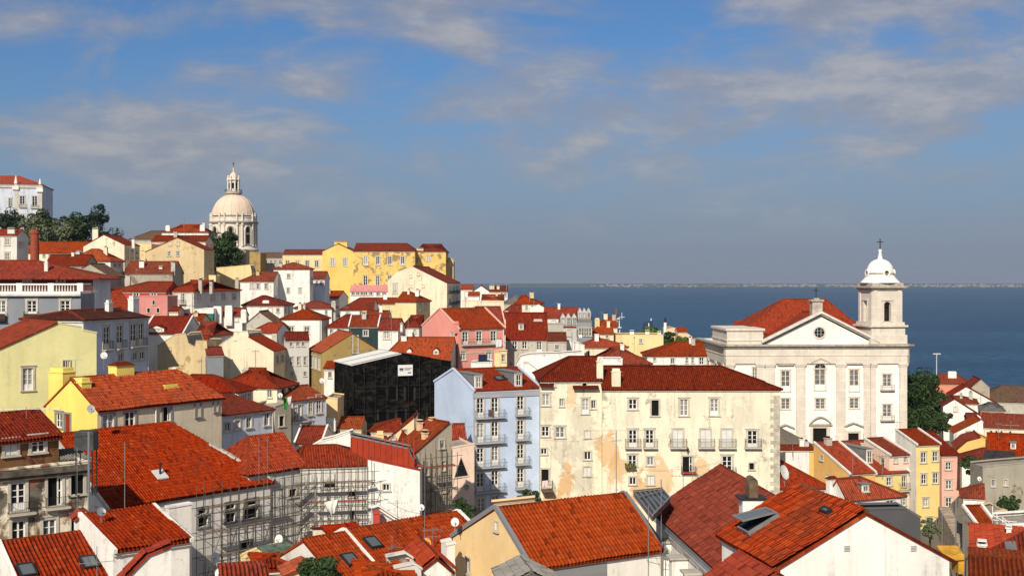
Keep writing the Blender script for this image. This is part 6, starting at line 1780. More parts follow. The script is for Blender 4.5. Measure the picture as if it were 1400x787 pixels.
# ------------------------------------------------------------------ great dome on the hill
def great_dome():
    YD = 570.0
    c = P(319.2, 379, YD); c = V((c.x, YD, 0))
    Z = lambda y: CZ - (y - HY) / FPX * YD
    px = lambda r_: r_ / FPX * YD
    ctrl(c.x, c.y, Z(352)); ctrl(c.x, c.y - 14, Z(352)); ctrl(c.x + 12, c.y, Z(352))
    def go():
        root = thing('domed_church', 'big pale stone dome with lantern on the hill skyline', 'dome', V((c.x, c.y, Z(352))))
        org = root.location
        L_ = WALL['LS']; cc = (c.x, c.y)
        N8 = 16
        # drum with eight arched niches
        mb = MB()
        view = math.atan2(-c.y, -c.x)      # towards the viewer
        base = view - R(7)
        rd = px(30.5)
        mb.lathe(cc, [(rd, Z(345)), (rd, Z(304))], 64)
        mb.build('drum', L_, root, org, True)
        mb = MB(); mb.lathe(cc, [(px(33), Z(356)), (px(33), Z(343)), (px(34), Z(342.6)), (px(34), Z(341)), (px(31), Z(337)), (px(30.5), Z(336.8))], 64); mb.build('plinth', WALL['LS'], root, org)
        for k in range(8):
            an = base + k * math.pi / 4
            n = V((math.cos(an), math.sin(an), 0)); u = V((-n.y, n.x, 0))
            f = Fr(c + n * (rd - .12) + u * 0, -V((-n.y, n.x, 0)) * -1)
            # local: outward is n
            e = lambda a, d, z: c + n * (rd + d) + u * a + V((0, 0, z))
            w = px(4.7); z0, z1 = Z(336), Z(314.8)
            mb = MB(); nn = 10
            arch = [(w * math.cos(math.pi * j / nn), z1 + w * math.sin(math.pi * j / nn)) for j in range(nn + 1)]
            for j in range(nn):
                (a, z), (b, y) = arch[j], arch[j + 1]
                s_ = 1.22
                mb.hexa([e(a, -.6, z), e(b, -.6, y), e(b * s_, -.6, z1 + (y - z1) * s_), e(a * s_, -.6, z1 + (z - z1) * s_), e(a, .45, z), e(b, .45, y), e(b * s_, .45, z1 + (y - z1) * s_), e(a * s_, .45, z1 + (z - z1) * s_)])
            for s_ in (-1, 1):
                a0, a1 = sorted((s_ * w, s_ * w * 1.22))
                mb.hexa([e(a0, -.6, z0), e(a1, -.6, z0), e(a1, .45, z0), e(a0, .45, z0), e(a0, -.6, z1), e(a1, -.6, z1), e(a1, .45, z1), e(a0, .45, z1)])
            o = mb.build('niche_arch', L_, root, org)
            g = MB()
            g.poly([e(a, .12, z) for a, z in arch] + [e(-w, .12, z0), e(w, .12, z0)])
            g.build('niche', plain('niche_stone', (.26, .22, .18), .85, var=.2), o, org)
            g = MB(); w2 = w * .5
            g.poly([e(-w2, .2, z0 + 1), e(w2, .2, z0 + 1), e(w2, .2, z0 + 5.0), e(-w2, .2, z0 + 5.0)]); g.poly([e(x, .2, z) for x, z in [(w2 * math.cos(math.pi * j / 8), z1 + .3 + w2 * math.sin(math.pi * j / 8)) for j in range(9)] + [(-w2, z1 - 1.2), (w2, z1 - 1.2)]])
            g.build('opening', DARK, o, org)
            # coupled columns between the niches
            am = an + math.pi / 8
            n2 = V((math.cos(am), math.sin(am), 0)); u2 = V((-n2.y, n2.x, 0))
            for s_ in (-1, 1):
                mb = MB(); q = c + n2 * (rd + .15) + u2 * (s_ * 1.15)
                mb.lathe((q.x, q.y), [(.7, Z(337)), (.7, Z(335.5)), (.46, Z(335)), (.42, Z(310)), (.65, Z(308.5)), (.65, Z(305.2))], 12)
                mb.build('column', L_, root, org, False)
                mb = MB(); q = c + n2 * (rd + .1) + u2 * (s_ * 1.25)
                mb.lathe((q.x, q.y), [(.40, Z(303)), (.36, Z(296.5)), (.5, Z(296.2)), (.5, Z(295.4)), (.2, Z(294)), (.3, Z(292.6)), (.05, Z(291))], 10)
                mb.build('pinnacle', L_, root, org)
        mb = MB(); mb.lathe(cc, [(px(31), Z(306.5)), (px(33), Z(305.6)), (px(33.6), Z(304.4)), (px(33.6), Z(303.4)), (px(30.6), Z(303))], 64); mb.build('cornice', STONEC, root, org)
        mb = MB(); mb.lathe(cc, [(px(30.6), Z(303.2)), (px(30.4), Z(298.4)), (px(31.0), Z(298)), (px(31.0), Z(297)), (px(29.2), Z(296.7))], 64); mb.build('attic_ring', WALL['LS'], root, org)
        mb = MB()
        prof_ = [(29.2 * math.cos(t), 297 - 31.8 * math.sin(t)) for t in [R(3 + 75 * k / 14) for k in range(15)]]
        mb.lathe(cc, [(px(r_), Z(y)) for r_, y in prof_] + [(px(2), Z(265.2))], 64)
        mb.build('dome_shell', WALL['DS'], root, org, True)
        for k in range(16):
            an = base + math.pi / 8 + k * math.pi / 8
            mb = MB()
            for j in range(len(prof_) - 1):
                (r0, y0), (r1, y1) = prof_[j], prof_[j + 1]
                n = V((math.cos(an), math.sin(an), 0))
                mb.beam(c + n * px(r0) + V((0, 0, Z(y0) - .02)), c + n * px(r1) + V((0, 0, Z(y1) - .02)), .4, .13)
            mb.build('rib', WALL['DS'], root, org)
        mb = MB(); mb.lathe(cc, [(px(8.5), Z(266.5)), (px(11.5), Z(265)), (px(11.8), Z(262.6)), (px(8.2), Z(262.3))], 32); mb.build('gallery', STONEC, root, org)
        mb = MB()
        for k in range(24):
            an = 2 * math.pi * k / 24; q = c + V((math.cos(an), math.sin(an), 0)) * px(11.4)
            mb.tube(q + V((0, 0, Z(262.7))), q + V((0, 0, Z(259.6))), .07, 4)
        mb.lathe(cc, [(px(11.5), Z(259.9)), (px(11.5), Z(259.5)), (px(11.2), Z(259.5))], 32)
        mb.build('railing', IRON, root, org)
        mb = MB(); mb.lathe(cc, [(px(6.2), Z(263)), (px(6.2), Z(246))], 24); mb.build('lantern', L_, root, org, True)
        for k in range(8):
            an = base + k * math.pi / 4
            n = V((math.cos(an), math.sin(an), 0)); u = V((-n.y, n.x, 0))
            e = lambda a, d, z: c + n * (px(6.2) + d) + u * a + V((0, 0, z))
            g = MB(); w = .5; g.poly([e(-w, .05, Z(258)), e(w, .05, Z(258)), e(w, .05, Z(251)), e(0, .05, Z(249.6)), e(-w, .05, Z(251))]); g.build('opening', DARK, root, org)
            am = an + math.pi / 8; n2 = V((math.cos(am), math.sin(am), 0))
            mb = MB(); q = c + n2 * px(7.6)
            mb.lathe((q.x, q.y), [(.55, Z(262.4)), (.42, Z(261)), (.40, Z(248)), (.6, Z(246.4)), (.6, Z(244.5)), (.35, Z(243)), (.4, Z(241.8)), (.04, Z(239.5))], 8); mb.build('lantern_column', L_, root, org)
        mb = MB(); mb.lathe(cc, [(px(8.4), Z(246.4)), (px(8.6), Z(245.3)), (px(6.2), Z(244.6)), (px(5.4), Z(243.8)), (px(5.2), Z(241)), (px(4.2), Z(238)), (px(2.2), Z(236.2)), (px(1.0), Z(235.4)), (px(.9), Z(232)), (px(1.4), Z(230.8)), (px(.3), Z(229))], 24)
        mb.build('lantern_cap', WALL['DS'], root, org, True)
        mb = MB(); mb.tube((c.x, c.y, Z(229.4)), (c.x, c.y, Z(221)), .14, 6); mb.beam((c.x - .7, c.y, Z(224.5)), (c.x + .7, c.y, Z(224.5)), .2, .2); mb.build('cross', IRON, root, org)
    BUILD.append(go)
great_dome()

# ------------------------------------------------------------------ trees
def leafmat(name, lo, hi):
    m, N, bs = newmat(name)
    r = N.n('ShaderNodeNewGeometry').outputs['Random Per Island']
    pos = N.n('ShaderNodeNewGeometry').outputs['Position']
    nz = N.noise(pos, .5, 3)
    c = N.mix(N.math('ADD', N.math('MULTIPLY', r, .6), N.math('MULTIPLY', nz, .4)), lo, hi)
    N.t.links.new(c, bs.inputs['Base Color'])
    bs.inputs['Roughness'].default_value = .6
    bs.inputs['Specular IOR Level'].default_value = .25
    MATS[name] = m
    return m
LEAF_D = leafmat('dark_foliage', (.010, .022, .007), (.046, .085, .022))
LEAF_P = leafmat('pine_foliage', (.007, .017, .009), (.024, .044, .020))
LEAF_O = leafmat('olive_foliage', (.07, .085, .045), (.16, .18, .10))
LEAF_G = leafmat('green_foliage', (.035, .08, .012), (.12, .20, .035))
BARK = plain('bark', (.07, .05, .035), .9, var=.4)
def tree(name, label, cat, x0, y0, x1, y1, Y, leaf, ybase=None, n=2600, ls=None, clumps=26, seed=1, depth=None, flat=1.0, group=None, openw=.68):
    """crown covers the picture rectangle x0,y0..x1,y1 at depth Y; the trunk reaches ybase"""
    A, B = P(x0, y0, Y), P(x1, y1, Y)
    cx, cz = (A.x + B.x) / 2, (A.z + B.z) / 2
    rx, rz = (B.x - A.x) / 2, (A.z - B.z) / 2
    zb = P(0, ybase, Y).z if ybase else B.z - 1.5
    ry = depth or rx * .8
    ctrl(cx, Y, zb)
    def go():
        rnd = random.Random(seed)
        root = thing(name, label, cat, V((cx, Y, zb)), group)
        mb = MB()
        rt = max(.12, rx * .07)
        top = V((cx + rnd.uniform(-.1, .1) * rx, Y, cz + rz * .2))
        mb.tube((cx, Y, zb - 1), (cx, Y, zb + (cz - rz - zb) * .6 + .3), rt, 8, 0, rt * .75)
        mb.tube((cx, Y, zb + (cz - rz - zb) * .6 + .3), top, rt * .75, 8, 0, rt * .2)
        cl = []
        for k in range(clumps):
            for _ in range(50):
                v = V((rnd.uniform(-1, 1), rnd.uniform(-1, 1), rnd.uniform(-1, 1)))
                if .25 < v.length < 1: break
            s_ = rnd.uniform(.18, .46)
            v *= openw + .30 * rnd.random() ** 2
            cl.append((V((cx + v.x * rx, Y + v.y * ry, cz + v.z * rz)), s_ * (rx + rz) / 2))
        for q, s_ in cl[:14]:
            st = V((cx, Y, cz - rz * .5)).lerp(top, rnd.random() * .7)
            mb.tube(st, q, rt * .3, 5, 0, rt * .08)
        mb.build('trunk', BARK, root, root.location)
        lm = MB()
        ls_ = ls or max(.16, Y / 1230 * 1.35)
        for i in range(n):
            q, s_ = cl[rnd.randrange(len(cl))]
            for _ in range(20):
                v = V((rnd.uniform(-1, 1), rnd.uniform(-1, 1), rnd.uniform(-1, 1)))
                if v.length < 1: break
            r_ = v.length
            v = v.normalized() * (r_ ** .45)
            p = q + V((v.x * s_, v.y * s_, v.z * s_ * .8 * flat))
            nr = (v + V((rnd.uniform(-1, 1), rnd.uniform(-1, 1), rnd.uniform(-.4, 1.2))) * .8)
            if nr.length < .05: nr = V((0, 0, 1))
            nr.normalize()
            a = nr.orthogonal().normalized(); b = nr.cross(a)
            an = rnd.uniform(0, 6.28); a2 = a * math.cos(an) + b * math.sin(an); b2 = nr.cross(a2)
            l = ls_ * rnd.uniform(.6, 1.35); w = l * .55
            lm.poly([p - a2 * l, p - b2 * w, p + a2 * l, p + b2 * w])
        lm.build('crown', leaf, root, root.location)
    BUILD.append(go)
GT = 'trees on the hilltop'
tree('pine_tree', 'dark pine tree at far left in front of the white monastery', 'tree', -4, 280, 36, 330, 385, LEAF_P, 346, 3000, seed=2, group=GT)
tree('olive_tree', 'grey green bushy tree below the monastery windows', 'tree', 26, 294, 68, 342, 372, LEAF_O, 348, 3000, seed=3, group=GT)
tree('evergreen_tree', 'dark round tree touching right corner of the monastery', 'tree', 38, 284, 80, 340, 388, LEAF_D, 346, 3600, seed=4, group=GT)
tree('olive_tree', 'pale grey green tree between two dark hilltop trees', 'tree', 64, 298, 98, 342, 378, LEAF_O, 347, 2200, seed=5, group=GT)
tree('evergreen_tree', 'broad dark tree in the middle of the hilltop row', 'tree', 76, 287, 122, 344, 386, LEAF_D, 346, 4200, seed=6, group=GT)
tree('pine_tree', 'ragged dark pine at right end of the hilltop row', 'tree', 110, 284, 160, 344, 390, LEAF_P, 346, 3600, seed=7, group=GT, openw=.85)
tree('shrub', 'bright green round shrub among roofs right of brick stack', 'shrub', 67, 327.5, 97, 348, 300, LEAF_G, 351, 2400, seed=8)
tree('ivy_mass', 'dark ivy draped over the stone wall beneath the dome', 'ivy', 278, 312, 338, 374, 336, LEAF_D, 372, 7000, seed=9, depth=5, clumps=36)
tree('shade_tree', 'big dark evergreen tree right of the church tower', 'tree', 1216, 503, 1300, 612, 252, LEAF_D, 625, 17000, seed=10, clumps=64, depth=9, openw=.76)
tree('shrub', 'dark shrub at right foot of the big evergreen tree', 'shrub', 1272, 563, 1306, 590, 226, LEAF_D, 600, 3200, seed=11)
tree('garden_tree', 'green garden tree behind the yellow riverside house', 'tree', 873, 445, 908, 464, 300, LEAF_G, 470, 2600, seed=12, depth=5)
tree('garden_tree', 'darker rounded tree right of the yellow riverside house', 'tree', 900, 448, 924, 478, 285, LEAF_D, 482, 2600, seed=13)
tree('hedge', 'low green hedge before the quay left of the church', 'hedge', 915, 461, 966, 473, 280, LEAF_G, 476, 2600, seed=14, depth=4, clumps=34)
tree('shrub', 'dark leafy shrub at the bottom centre beside skylight roof', 'shrub', 404, 758, 470, 806, 60, LEAF_D, 815, 6500, .10, seed=15, clumps=34)
tree('shrub', 'dark shrub below the light blue house balcony', 'shrub', 703, 670, 748, 694, 128, LEAF_D, 704, 2600, .13, seed=16, depth=1.8)
tree('shrub', 'dark shrub in the shade below the modern pink wall', 'shrub', 612, 678, 648, 722, 122, LEAF_D, 730, 3600, .14, seed=17, depth=2.2)
tree('shrub', 'scrubby dark shrub right of the tall pink house', 'shrub', 1313, 622, 1352, 650, 160, LEAF_D, 654, 3000, .16, seed=18, depth=3)
tree('vine', 'olive green vine beside the butter yellow house base', 'vine', 1257, 708, 1286, 736, 120, LEAF_O, 742, 1800, .11, seed=19, depth=1.5, openw=.85)
tree('shrub', 'small dark shrub below the concrete house windows', 'shrub', 1364, 678, 1394, 698, 124, LEAF_D, 704, 2000, .13, seed=20, depth=1.8)
tree('potted_tree', 'little dark tree in the alley by the white stair terrace', 'tree', 1338, 716, 1358, 746, 96, LEAF_D, 752, 1700, .10, seed=21)

# ------------------------------------------------------------------ scaffolds
BARM = None
def scaffold(label, xa, ya, xb, Y, rot, zspan, off, bays, levels, planks=True, depth=1.1, redlevels=(), seed=1):
    """tube scaffold standing in front of a wall whose top line starts at picture point xa,ya"""
    A = P(xa, ya, Y)
    fr = Fr((A.x, A.y), (math.cos(R(rot)), math.sin(R(rot))))
    fr.o = fr.o - fr.n * off
    U = fr.hit(xb, ya)[0]
    zt = A.z; zb = zt - zspan
    def go():
        rnd = random.Random(seed)
        root = thing('scaffold', label, 'scaffold', fr.p(U / 2, 0, zb), 'scaffolds on buildings under repair')
        org = root.location
        um = MB(); um.tube((0, 0, 0), (0, 0, 1), .027, 6)
        me = um.build('standard', STEEL, root)
        first = {'standard': me}
        meshes = {}
        def bar(kind, p, q, mat=STEEL):
            if kind not in first:
                m2 = me.data.copy(); m2.name = kind; m2.materials.clear(); m2.materials.append(mat)
                o = bpy.data.objects.new(kind, m2); COL.objects.link(o); o.parent = root; first[kind] = o
            elif kind in meshes:
                o = copyobj(first[kind], root)
            else: o = first[kind]
            meshes[kind] = 1
            d = q - p
            o.location = p - org; o.rotation_mode = 'QUATERNION'; o.rotation_quaternion = d.to_track_quat('Z', 'Y'); o.scale = (1, 1, d.length)
        xs = [U * k / bays for k in range(bays + 1)]
        for a in xs:
            for d in (0, -depth):
                bar('standard', fr.p(a, d, zb), fr.p(a, d, zt + rnd.uniform(.1, 1.5)))
        pm = None
        for j in range(levels):
            z = zb + (zt - zb) * (j + .5) / levels
            for d in (0, -depth):
                for hz in ((0, 1.0) if d else (0,)):
                    bar('ledger', fr.p(-.3 - rnd.random() * .6, d, z + hz), fr.p(U + .3 + rnd.random() * .6, d, z + hz))
            for a in xs[::2]:
                bar('transom', fr.p(a, .25, z - .05), fr.p(a, -depth - .25, z - .05))
            if planks:
                mb = MB(); gap = rnd.random() * U * .1
                mb.fbox(fr, gap, U - rnd.random() * U * .1, -depth + .08, -depth + .48, z + .04, z + .085)
                mb.build('deck', REDP if j in redlevels else PLANK, root, org)
            for k in range(bays):
                if (k + j) % 2 == 0 and j < levels - 1:
                    zz = zb + (zt - zb) * (j + 1.5) / levels
                    bar('brace', *((fr.p(xs[k], -depth, z), fr.p(xs[k + 1], -depth, zz)) if k % 4 < 2 else (fr.p(xs[k], -depth, zz), fr.p(xs[k + 1], -depth, z))))
    BUILD.append(go)
scaffold('tube scaffold along the white wall under the huge red roof', 264, 676, 372, 106.5, 49, 8.6, .5, 9, 4, seed=2)
scaffold('tube scaffold around the stripped facade below the orange roof', 412, 645, 508, 115, 12, 9.0, .5, 10, 5, redlevels=(3,), seed=3)
scaffold('tall scaffold in shade joining the two scaffolded buildings', 372, 652, 412, 113, 48, 9.0, .5, 3, 5, seed=5)
scaffold('dark scaffold with red rails on the grey beige gable', 571, 622, 617, 121.3, 36, 11.5, .45, 6, 5, planks=True, redlevels=(2, 4), seed=4)

# ------------------------------------------------------------------ aerials, poles, dishes
GA = 'aerials and poles above the roofs'
def pole(label, x, yt, yb, Y, r=.03, arms=(), mat=None, name='roof_aerial', cat='aerial', lean=0.0, group=GA):
    def go():
        p, q = P(x, yb, Y), P(x + lean, yt, Y)
        root = thing(name, label, cat, p, group)
        mb = MB(); mb.tube(p, q, r, 6); mb.build('mast', mat or GREYM, root, p)
        for (yy, half, tilt, nel) in arms:
            mb = MB()
            c = p.lerp(q, (yb - yy) / (yb - yt))
            a = V((math.cos(R(tilt)), math.sin(R(tilt)), 0)); b = V((-a.y, a.x, 0))
            mb.tube(c - a * half, c + a * half, .018, 5)
            for k in range(nel):
                e = c + a * (half * (2 * k / max(1, nel - 1) - 1))
                l = .28 + .18 * (k / max(1, nel - 1))
                mb.tube(e - b * l, e + b * l, .010, 4); 
                mb.tube(e - V((0, 0, l * .35)), e + V((0, 0, l * .35)), .009, 4)
            mb.build('aerial_arm', mat or GREYM, root, p)
    BUILD.append(go)
def dish(label, x, y, Y, rpx, yb=None, col=None, face=-20, tilt=25, name='satellite_dish', group='satellite dishes on the roofs', text=None, rx=None):
    def go():
        c = P(x, y, Y); r = rpx / FPX * Y
        base = P(x, yb or y + rpx * 2.2, Y)
        root = thing(name, label, 'satellite dish', base, group)
        an = R(face - 90); n = V((math.cos(an) * math.cos(R(tilt)), math.sin(an) * math.cos(R(tilt)), math.sin(R(tilt))))
        u = V((-n.y, n.x, 0)).normalized(); w = n.cross(u)
        mb = MB(); N_ = 20
        rings = []
        for j in range(5):
            rr = r * j / 4; dz = .16 * r * (j / 4) ** 2 
            rings.append([c + n * (dz - .16 * r) + u * (rr * math.cos(6.2832 * k / N_)) + w * (rr * 1.08 * math.sin(6.2832 * k / N_)) for k in range(N_)])
        for off, s_ in ((0.0, 1), (-.025, -1)):
            for j in range(4):
                for k in range(N_):
                    k2 = (k + 1) % N_
                    q = [rings[j][k], rings[j][k2], rings[j + 1][k2], rings[j + 1][k]]
                    q = [p + n * off for p in q]
                    if j == 0: q = [q[0], q[2], q[3]]
                    mb.poly(q if s_ > 0 else q[::-1])
        for k in range(N_):
            k2 = (k + 1) % N_
            mb.poly([rings[4][k], rings[4][k2], rings[4][k2] - n * .025, rings[4][k] - n * .025])
        mb.build('reflector', col or DISHM, root, base, False)
        mb = MB(); mb.tube(base, c - n * (.3 * r), .03, 6); mb.tube(c - n * .3 * r, c - n * .15 * r, .06, 6); mb.build('bracket', GREYM, root, base)
        mb = MB(); e = c + n * r * .75 - w * r * .25
        mb.tube(c - w * r, e, .018, 5); mb.tube(e, e - n * .12, .05, 6); mb.build('feed_horn', GREYM, root, base)
        if text:
            cu = bpy.data.curves.new('lettering', 'FONT'); cu.body = text; cu.size = r * .48; cu.align_x = 'CENTER'; cu.align_y = 'CENTER'; cu.extrude = .004
            o = bpy.data.objects.new('lettering', cu); COL.objects.link(o)
            o.data.materials.append(plain('dish_print', (.06, .02, .01), .6))
            m = Matrix((u, w, n)).transposed().to_4x4(); m.translation = c + w * r * .30 + n * .03 - base
            o.parent = root; o.matrix_local = m
            bpy.context.view_layer.update()
            dg = bpy.context.evaluated_depsgraph_get()
            me = bpy.data.meshes.new_from_object(o.evaluated_get(dg)); ob = bpy.data.objects.new('lettering', me); COL.objects.link(ob); ob.parent = root; ob.matrix_local = m
            bpy.data.objects.remove(o); ob.name = 'lettering'
    BUILD.append(go)
DISHO = plain('orange_dish', (.78, .33, .05), .5)
dish('orange satellite dish with dark lettering on the red roof', 582, 743, 82, 7.8, 762, DISHO, -12, 18, text='Televés')
dish('large white dish at right corner of the cream apartment house', 1073, 645, 112, 9.5, 664, None, 48, 20)
dish('white dish on tall mast beside the peach gable', 622, 713, 76, 5.6, 726, None, 5, 20)
dish('small white dish under the scaffolded grey beige gable', 576, 693, 88, 4.2, 706, None, 10, 20)
dish('white dish on scaffold pole below the huge red roof', 381, 737, 92, 6.4, 752, None, -25, 18)
dish('white dish lower left of the scaffolded white wall', 294, 762, 84, 6.8, 778, None, -15, 18)
dish('white dish on mast before the lime yellow wall', 142, 485.5, 124, 4.6, 506, None, 20, 20)
dish('grey dish at corner of bright yellow gable', 124.5, 558.5, 106, 5.4, 566, plain('grey_dish', (.42, .42, .41), .5), 35, 20)
dish('white dish in gap beside hanging green laundry', 383, 540, 142, 3.2, 548, None, 20, 20)
dish('white dish on cream wall left of black netting', 440, 520, 165, 3.4, 530, None, 20, 20)
dish('small white dish among roofs below ragged ochre gable', 237.7, 505, 150, 3.4, 514, None, 10, 20)
dish('white dish on the light grey block beside concrete house', 1339, 654, 148, 3.0, 660, None, 10, 20)
dish('small white dish on grey house near the river dormers', 793.5, 459.5, 226, 2.4, 474, None, 10, 20)
dish('wire dish beside decayed house and small red roof', 138.5, 699, 74, 6.0, 716, GREYM, 30, 30)
dish('little dish on white house below the gabled palace wing', 448, 402, 312, 2.4, 408, None, 10, 20)
dish('white dish at lower left shed roof edge bottom', 300, 783, 72, 6.5, 798, None, -10, 15)
pole('tall thin white mast on the huge red roof', 170.5, 604, 706, 88, .03, ())
pole('grey stove pipe with tank beside the decayed house', 121.5, 590, 730, 82, .085, (), GREYM, 'flue_pipe', 'pipe', group=None)
pole('aerial with short arm before the decayed house window', 105.5, 612, 700, 80, .022, ((700, .5, 40, 5),))
pole('long aerial over the skylight roof with slanting arm', 132.5, 746, 795, 66, .022, ((768, .9, 25, 3),))
pole('aerial with comb arms in front of the white blank wall', 543.5, 683, 726, 92, .024, ((687, .75, 5, 8), (697, 1.1, -8, 6)))
pole('tall dark pole by the scaffold at bottom centre', 502.5, 628, 787, 84, .03, ((718, .4, 30, 4),))
pole('thin pole rising from the long red roof', 536, 732, 775, 80, .02, ((748, .4, 60, 5),))
pole('white pole carrying cables beside the orange dish', 580.5, 700, 765, 80, .025)
pole('dark aerial beside the orange dish', 591, 720, 770, 79, .022, ((724, .6, 20, 6), (733, .5, 20, 5)))
pole('pole in front of the cream left wing with long arm', 842.5, 588, 680, 120, .04, ((588, 2.8, 4, 2), (602, .5, 10, 6)))
pole('aerial on the cream house roof edge near balcony door', 953, 646, 668, 112, .025, ((650, .7, 0, 6),))
pole('aerial with comb arm near the glass roof lantern', 934, 645, 672, 108, .025, ((650, 1.0, 5, 7),))
pole('tall pole between the orange roof and dark mottled roof', 904, 655, 787, 74, .03, ((762, .9, 5, 4),))
pole('rusty pole along the edge of the fresh orange roof', 886.5, 690, 787, 70, .025)
pole('slanting clothes pole on the cream house', 947, 622, 654, 146, .03, ((624, 1.6, -30, 0),))
pole('aerial on the light blue house hut terrace', 655, 0 + 585, 602, 142, .02, ((587, .5, 0, 4),)) if 0 else None
pole('aerial on the rooftop hut beside the light blue house', 636, 572, 598, 141, .022, ((583, .9, 15, 5),))
pole('long aerial above the lime yellow wall', 103, 492, 520, 124, .022, ((492, .6, 10, 5),))
pole('aerial in front of rust brown attic roof', 36, 556, 572, 84, .02, ((559, 2.3, 6, 7),))
pole('antenna mast on white hipped house left of the dome', 251.5, 295, 312, 330, .09)
pole('thin mast on the white hipped house beside antenna mast', 253.5, 318, 325, 322, .06)
pole('mast on the skyline roof with twin chimneys', 692.5, 385, 398, 318, .07, ((388, .7, 0, 3),))
pole('aerial above the hipped cream house by water', 724, 402, 412, 300, .06, ((404, .6, 0, 4),))
pole('dark aerial above the cream house balconies near river', 730, 405, 415, 300, .05)
pole('pole among cream roofs left of the grey dormers', 782, 455, 482, 220, .05)
pole('aerial on the rubble roof in the middle rows', 535, 424, 470, 215, .035, ((426, .5, 0, 4),))
pole('aerial above the white house left of pink gable', 558, 428, 450, 215, .035, ((431, .5, 0, 4),))
pole('aerial on the small white gable near river', 1341, 540, 556, 240, .04, ((544, .5, 0, 3),))
pole('aerial over the long low cream row', 1382, 575, 590, 215, .04, ((581, 1.4, -20, 2),))
pole('aerial standing before the church tower base', 1226.5, 575, 602, 200, .035, ((577, .7, 10, 6),))
pole('dark pipe column beside the tall pale pink house', 1307, 681, 748, 112, .06)
pole('thin pole by the alley stairs at right', 1288, 700, 760, 96, .03, ((706, .7, 20, 2),))
pole('fence post pole right of the white gable', 1319, 728, 787, 72, .03)
pole('wire pole in front of the scaffolded grey gable', 581, 610, 720, 100, .025)
pole('thin twin pole on the orange hipped roof', 354, 598, 660, 100, .022)
pole('second thin pole on the orange hipped roof right side', 365.5, 598, 668, 99, .022)
pole('aerial on the white house with grey dormer', 1166, 622, 655, 140, .03)

# ------------------------------------------------------------------ odd single things
def brick_stack():
    Y = 215
    p, q = P(47.5, 372, Y), P(47.5, 314, Y); r = 5.6 / FPX * Y
    root = thing('brick_chimney', 'tall round red brick chimney stack at upper left', 'chimney stack', p)
    m, N, bs = newmat('red_brick')
    uvp = N.n('ShaderNodeNewGeometry').outputs['Position']
    c = N.mix(N.ramp(N.noise(N.scale(uvp, (3, 3, 9)), 1.0, 4), .3, .7), (.20, .035, .018), (.36, .075, .035))
    N.t.links.new(c, bs.inputs['Base Color']); bs.inputs['Roughness'].default_value = .9
    h = q.z - p.z
    mb = MB(); mb.lathe((p.x, p.y), [(r * 1.12, p.z - 3), (r * .98, p.z + h * .9)], 24); mb.build('shaft', m, root, p, True)
    mb = MB(); mb.lathe((p.x, p.y), [(r, p.z + h * .9), (r * 1.12, p.z + h * .91), (r * 1.12, p.z + h * .95), (r * 1.0, p.z + h * .955), (r * .98, p.z + h), (r * .75, p.z + h), (r * .75, p.z + h * .9)], 24); mb.build('rim', m, root, p)
BUILD.append(brick_stack)
def tank():
    p = P(118, 614, 88); q = P(118, 588, 88)
    root = thing('water_tank', 'dark grey metal water tank on stand above red roof', 'water tank', p)
    w = 13 / FPX * 88
    mb = MB(); z0, z1 = p.z, q.z
    c = [(-w, -w * .8), (w, -w * .8), (w, w * .8), (-w, w * .8)]
    mb.hexa([V((p.x + a, p.y + b, z0)) for a, b in c] + [V((p.x + a, p.y + b, z1 - .1)) for a, b in c])
    mb.hexa([V((p.x + a * .94, p.y + b * .94, z1 - .1)) for a, b in c] + [V((p.x + a * .80, p.y + b * .8, z1)) for a, b in c])
    mb.build('tank', plain('dull_tank_metal', (.055, .06, .06), .6, var=.4), root, p)
    for a, b in c:
        mb = MB(); mb.tube((p.x + a * .85, p.y + b * .85, z0), (p.x + a * .85, p.y + b * .85, z0 - 3.2), .05, 6); mb.build('leg', IRON, root, p)
BUILD.append(tank)
def vent_plate():
    pass
def street_lamp():
    p, q = P(1280.5, 520, 300), P(1280.5, 484, 300)
    root = thing('street_lamp', 'tall thin lamp mast standing before the river at right', 'street lamp', p)
    mb = MB(); mb.tube(p - V((0, 0, 6)), q, .16, 8, 0, .09); mb.build('mast', plain('lamp_mast', (.55, .57, .58), .5), root, p)
    mb = MB(); mb.box(q.x - .9, q.x + .9, q.y - .3, q.y + .3, q.z, q.z + .22); mb.box(q.x - .12, q.x + .12, q.y - .12, q.y + .12, q.z - .4, q.z); mb.build('lamp_head', plain('lamp_mast', (.55, .57, .58), .5), root, p)
BUILD.append(street_lamp)
def ship_mast():
    Y = 420
    p = P(845, 462, Y); Zf = lambda y: P(0, y, Y).z
    root = thing('ship_mast', 'white ship mast with radar bar rising behind riverside roofs', 'mast', p)
    wp = plain('ship_white', (.74, .75, .76), .5)
    for dx in (-.9, .9):
        mb = MB(); mb.tube((p.x + dx, Y, p.z - 4), (p.x + dx * .35, Y, Zf(434)), .22, 8, 0, .14); mb.build('leg', wp, root, p)
    mb = MB(); mb.box(p.x - 1.1, p.x + 1.1, Y - 1, Y + 1, Zf(448), Zf(447)); mb.box(p.x - .6, p.x + .6, Y - .7, Y + .7, Zf(436), Zf(435)); mb.build('platform', wp, root, p)
    mb = MB(); mb.lathe((p.x - .6, Y), [(.5, Zf(434)), (.7, Zf(430)), (.55, Zf(426)), (.3, Zf(421))], 10); mb.build('funnel', plain('mast_grey', (.10, .09, .085), .6), root, p)
    mb = MB(); mb.tube((p.x + 1.3, Y, Zf(436)), (p.x + 1.3, Y, Zf(427)), .09, 6); mb.box(p.x + .3, p.x + 2.3, Y - .1, Y + .1, Zf(433.5), Zf(433)); mb.build('radar', wp, root, p)
BUILD.append(ship_mast)
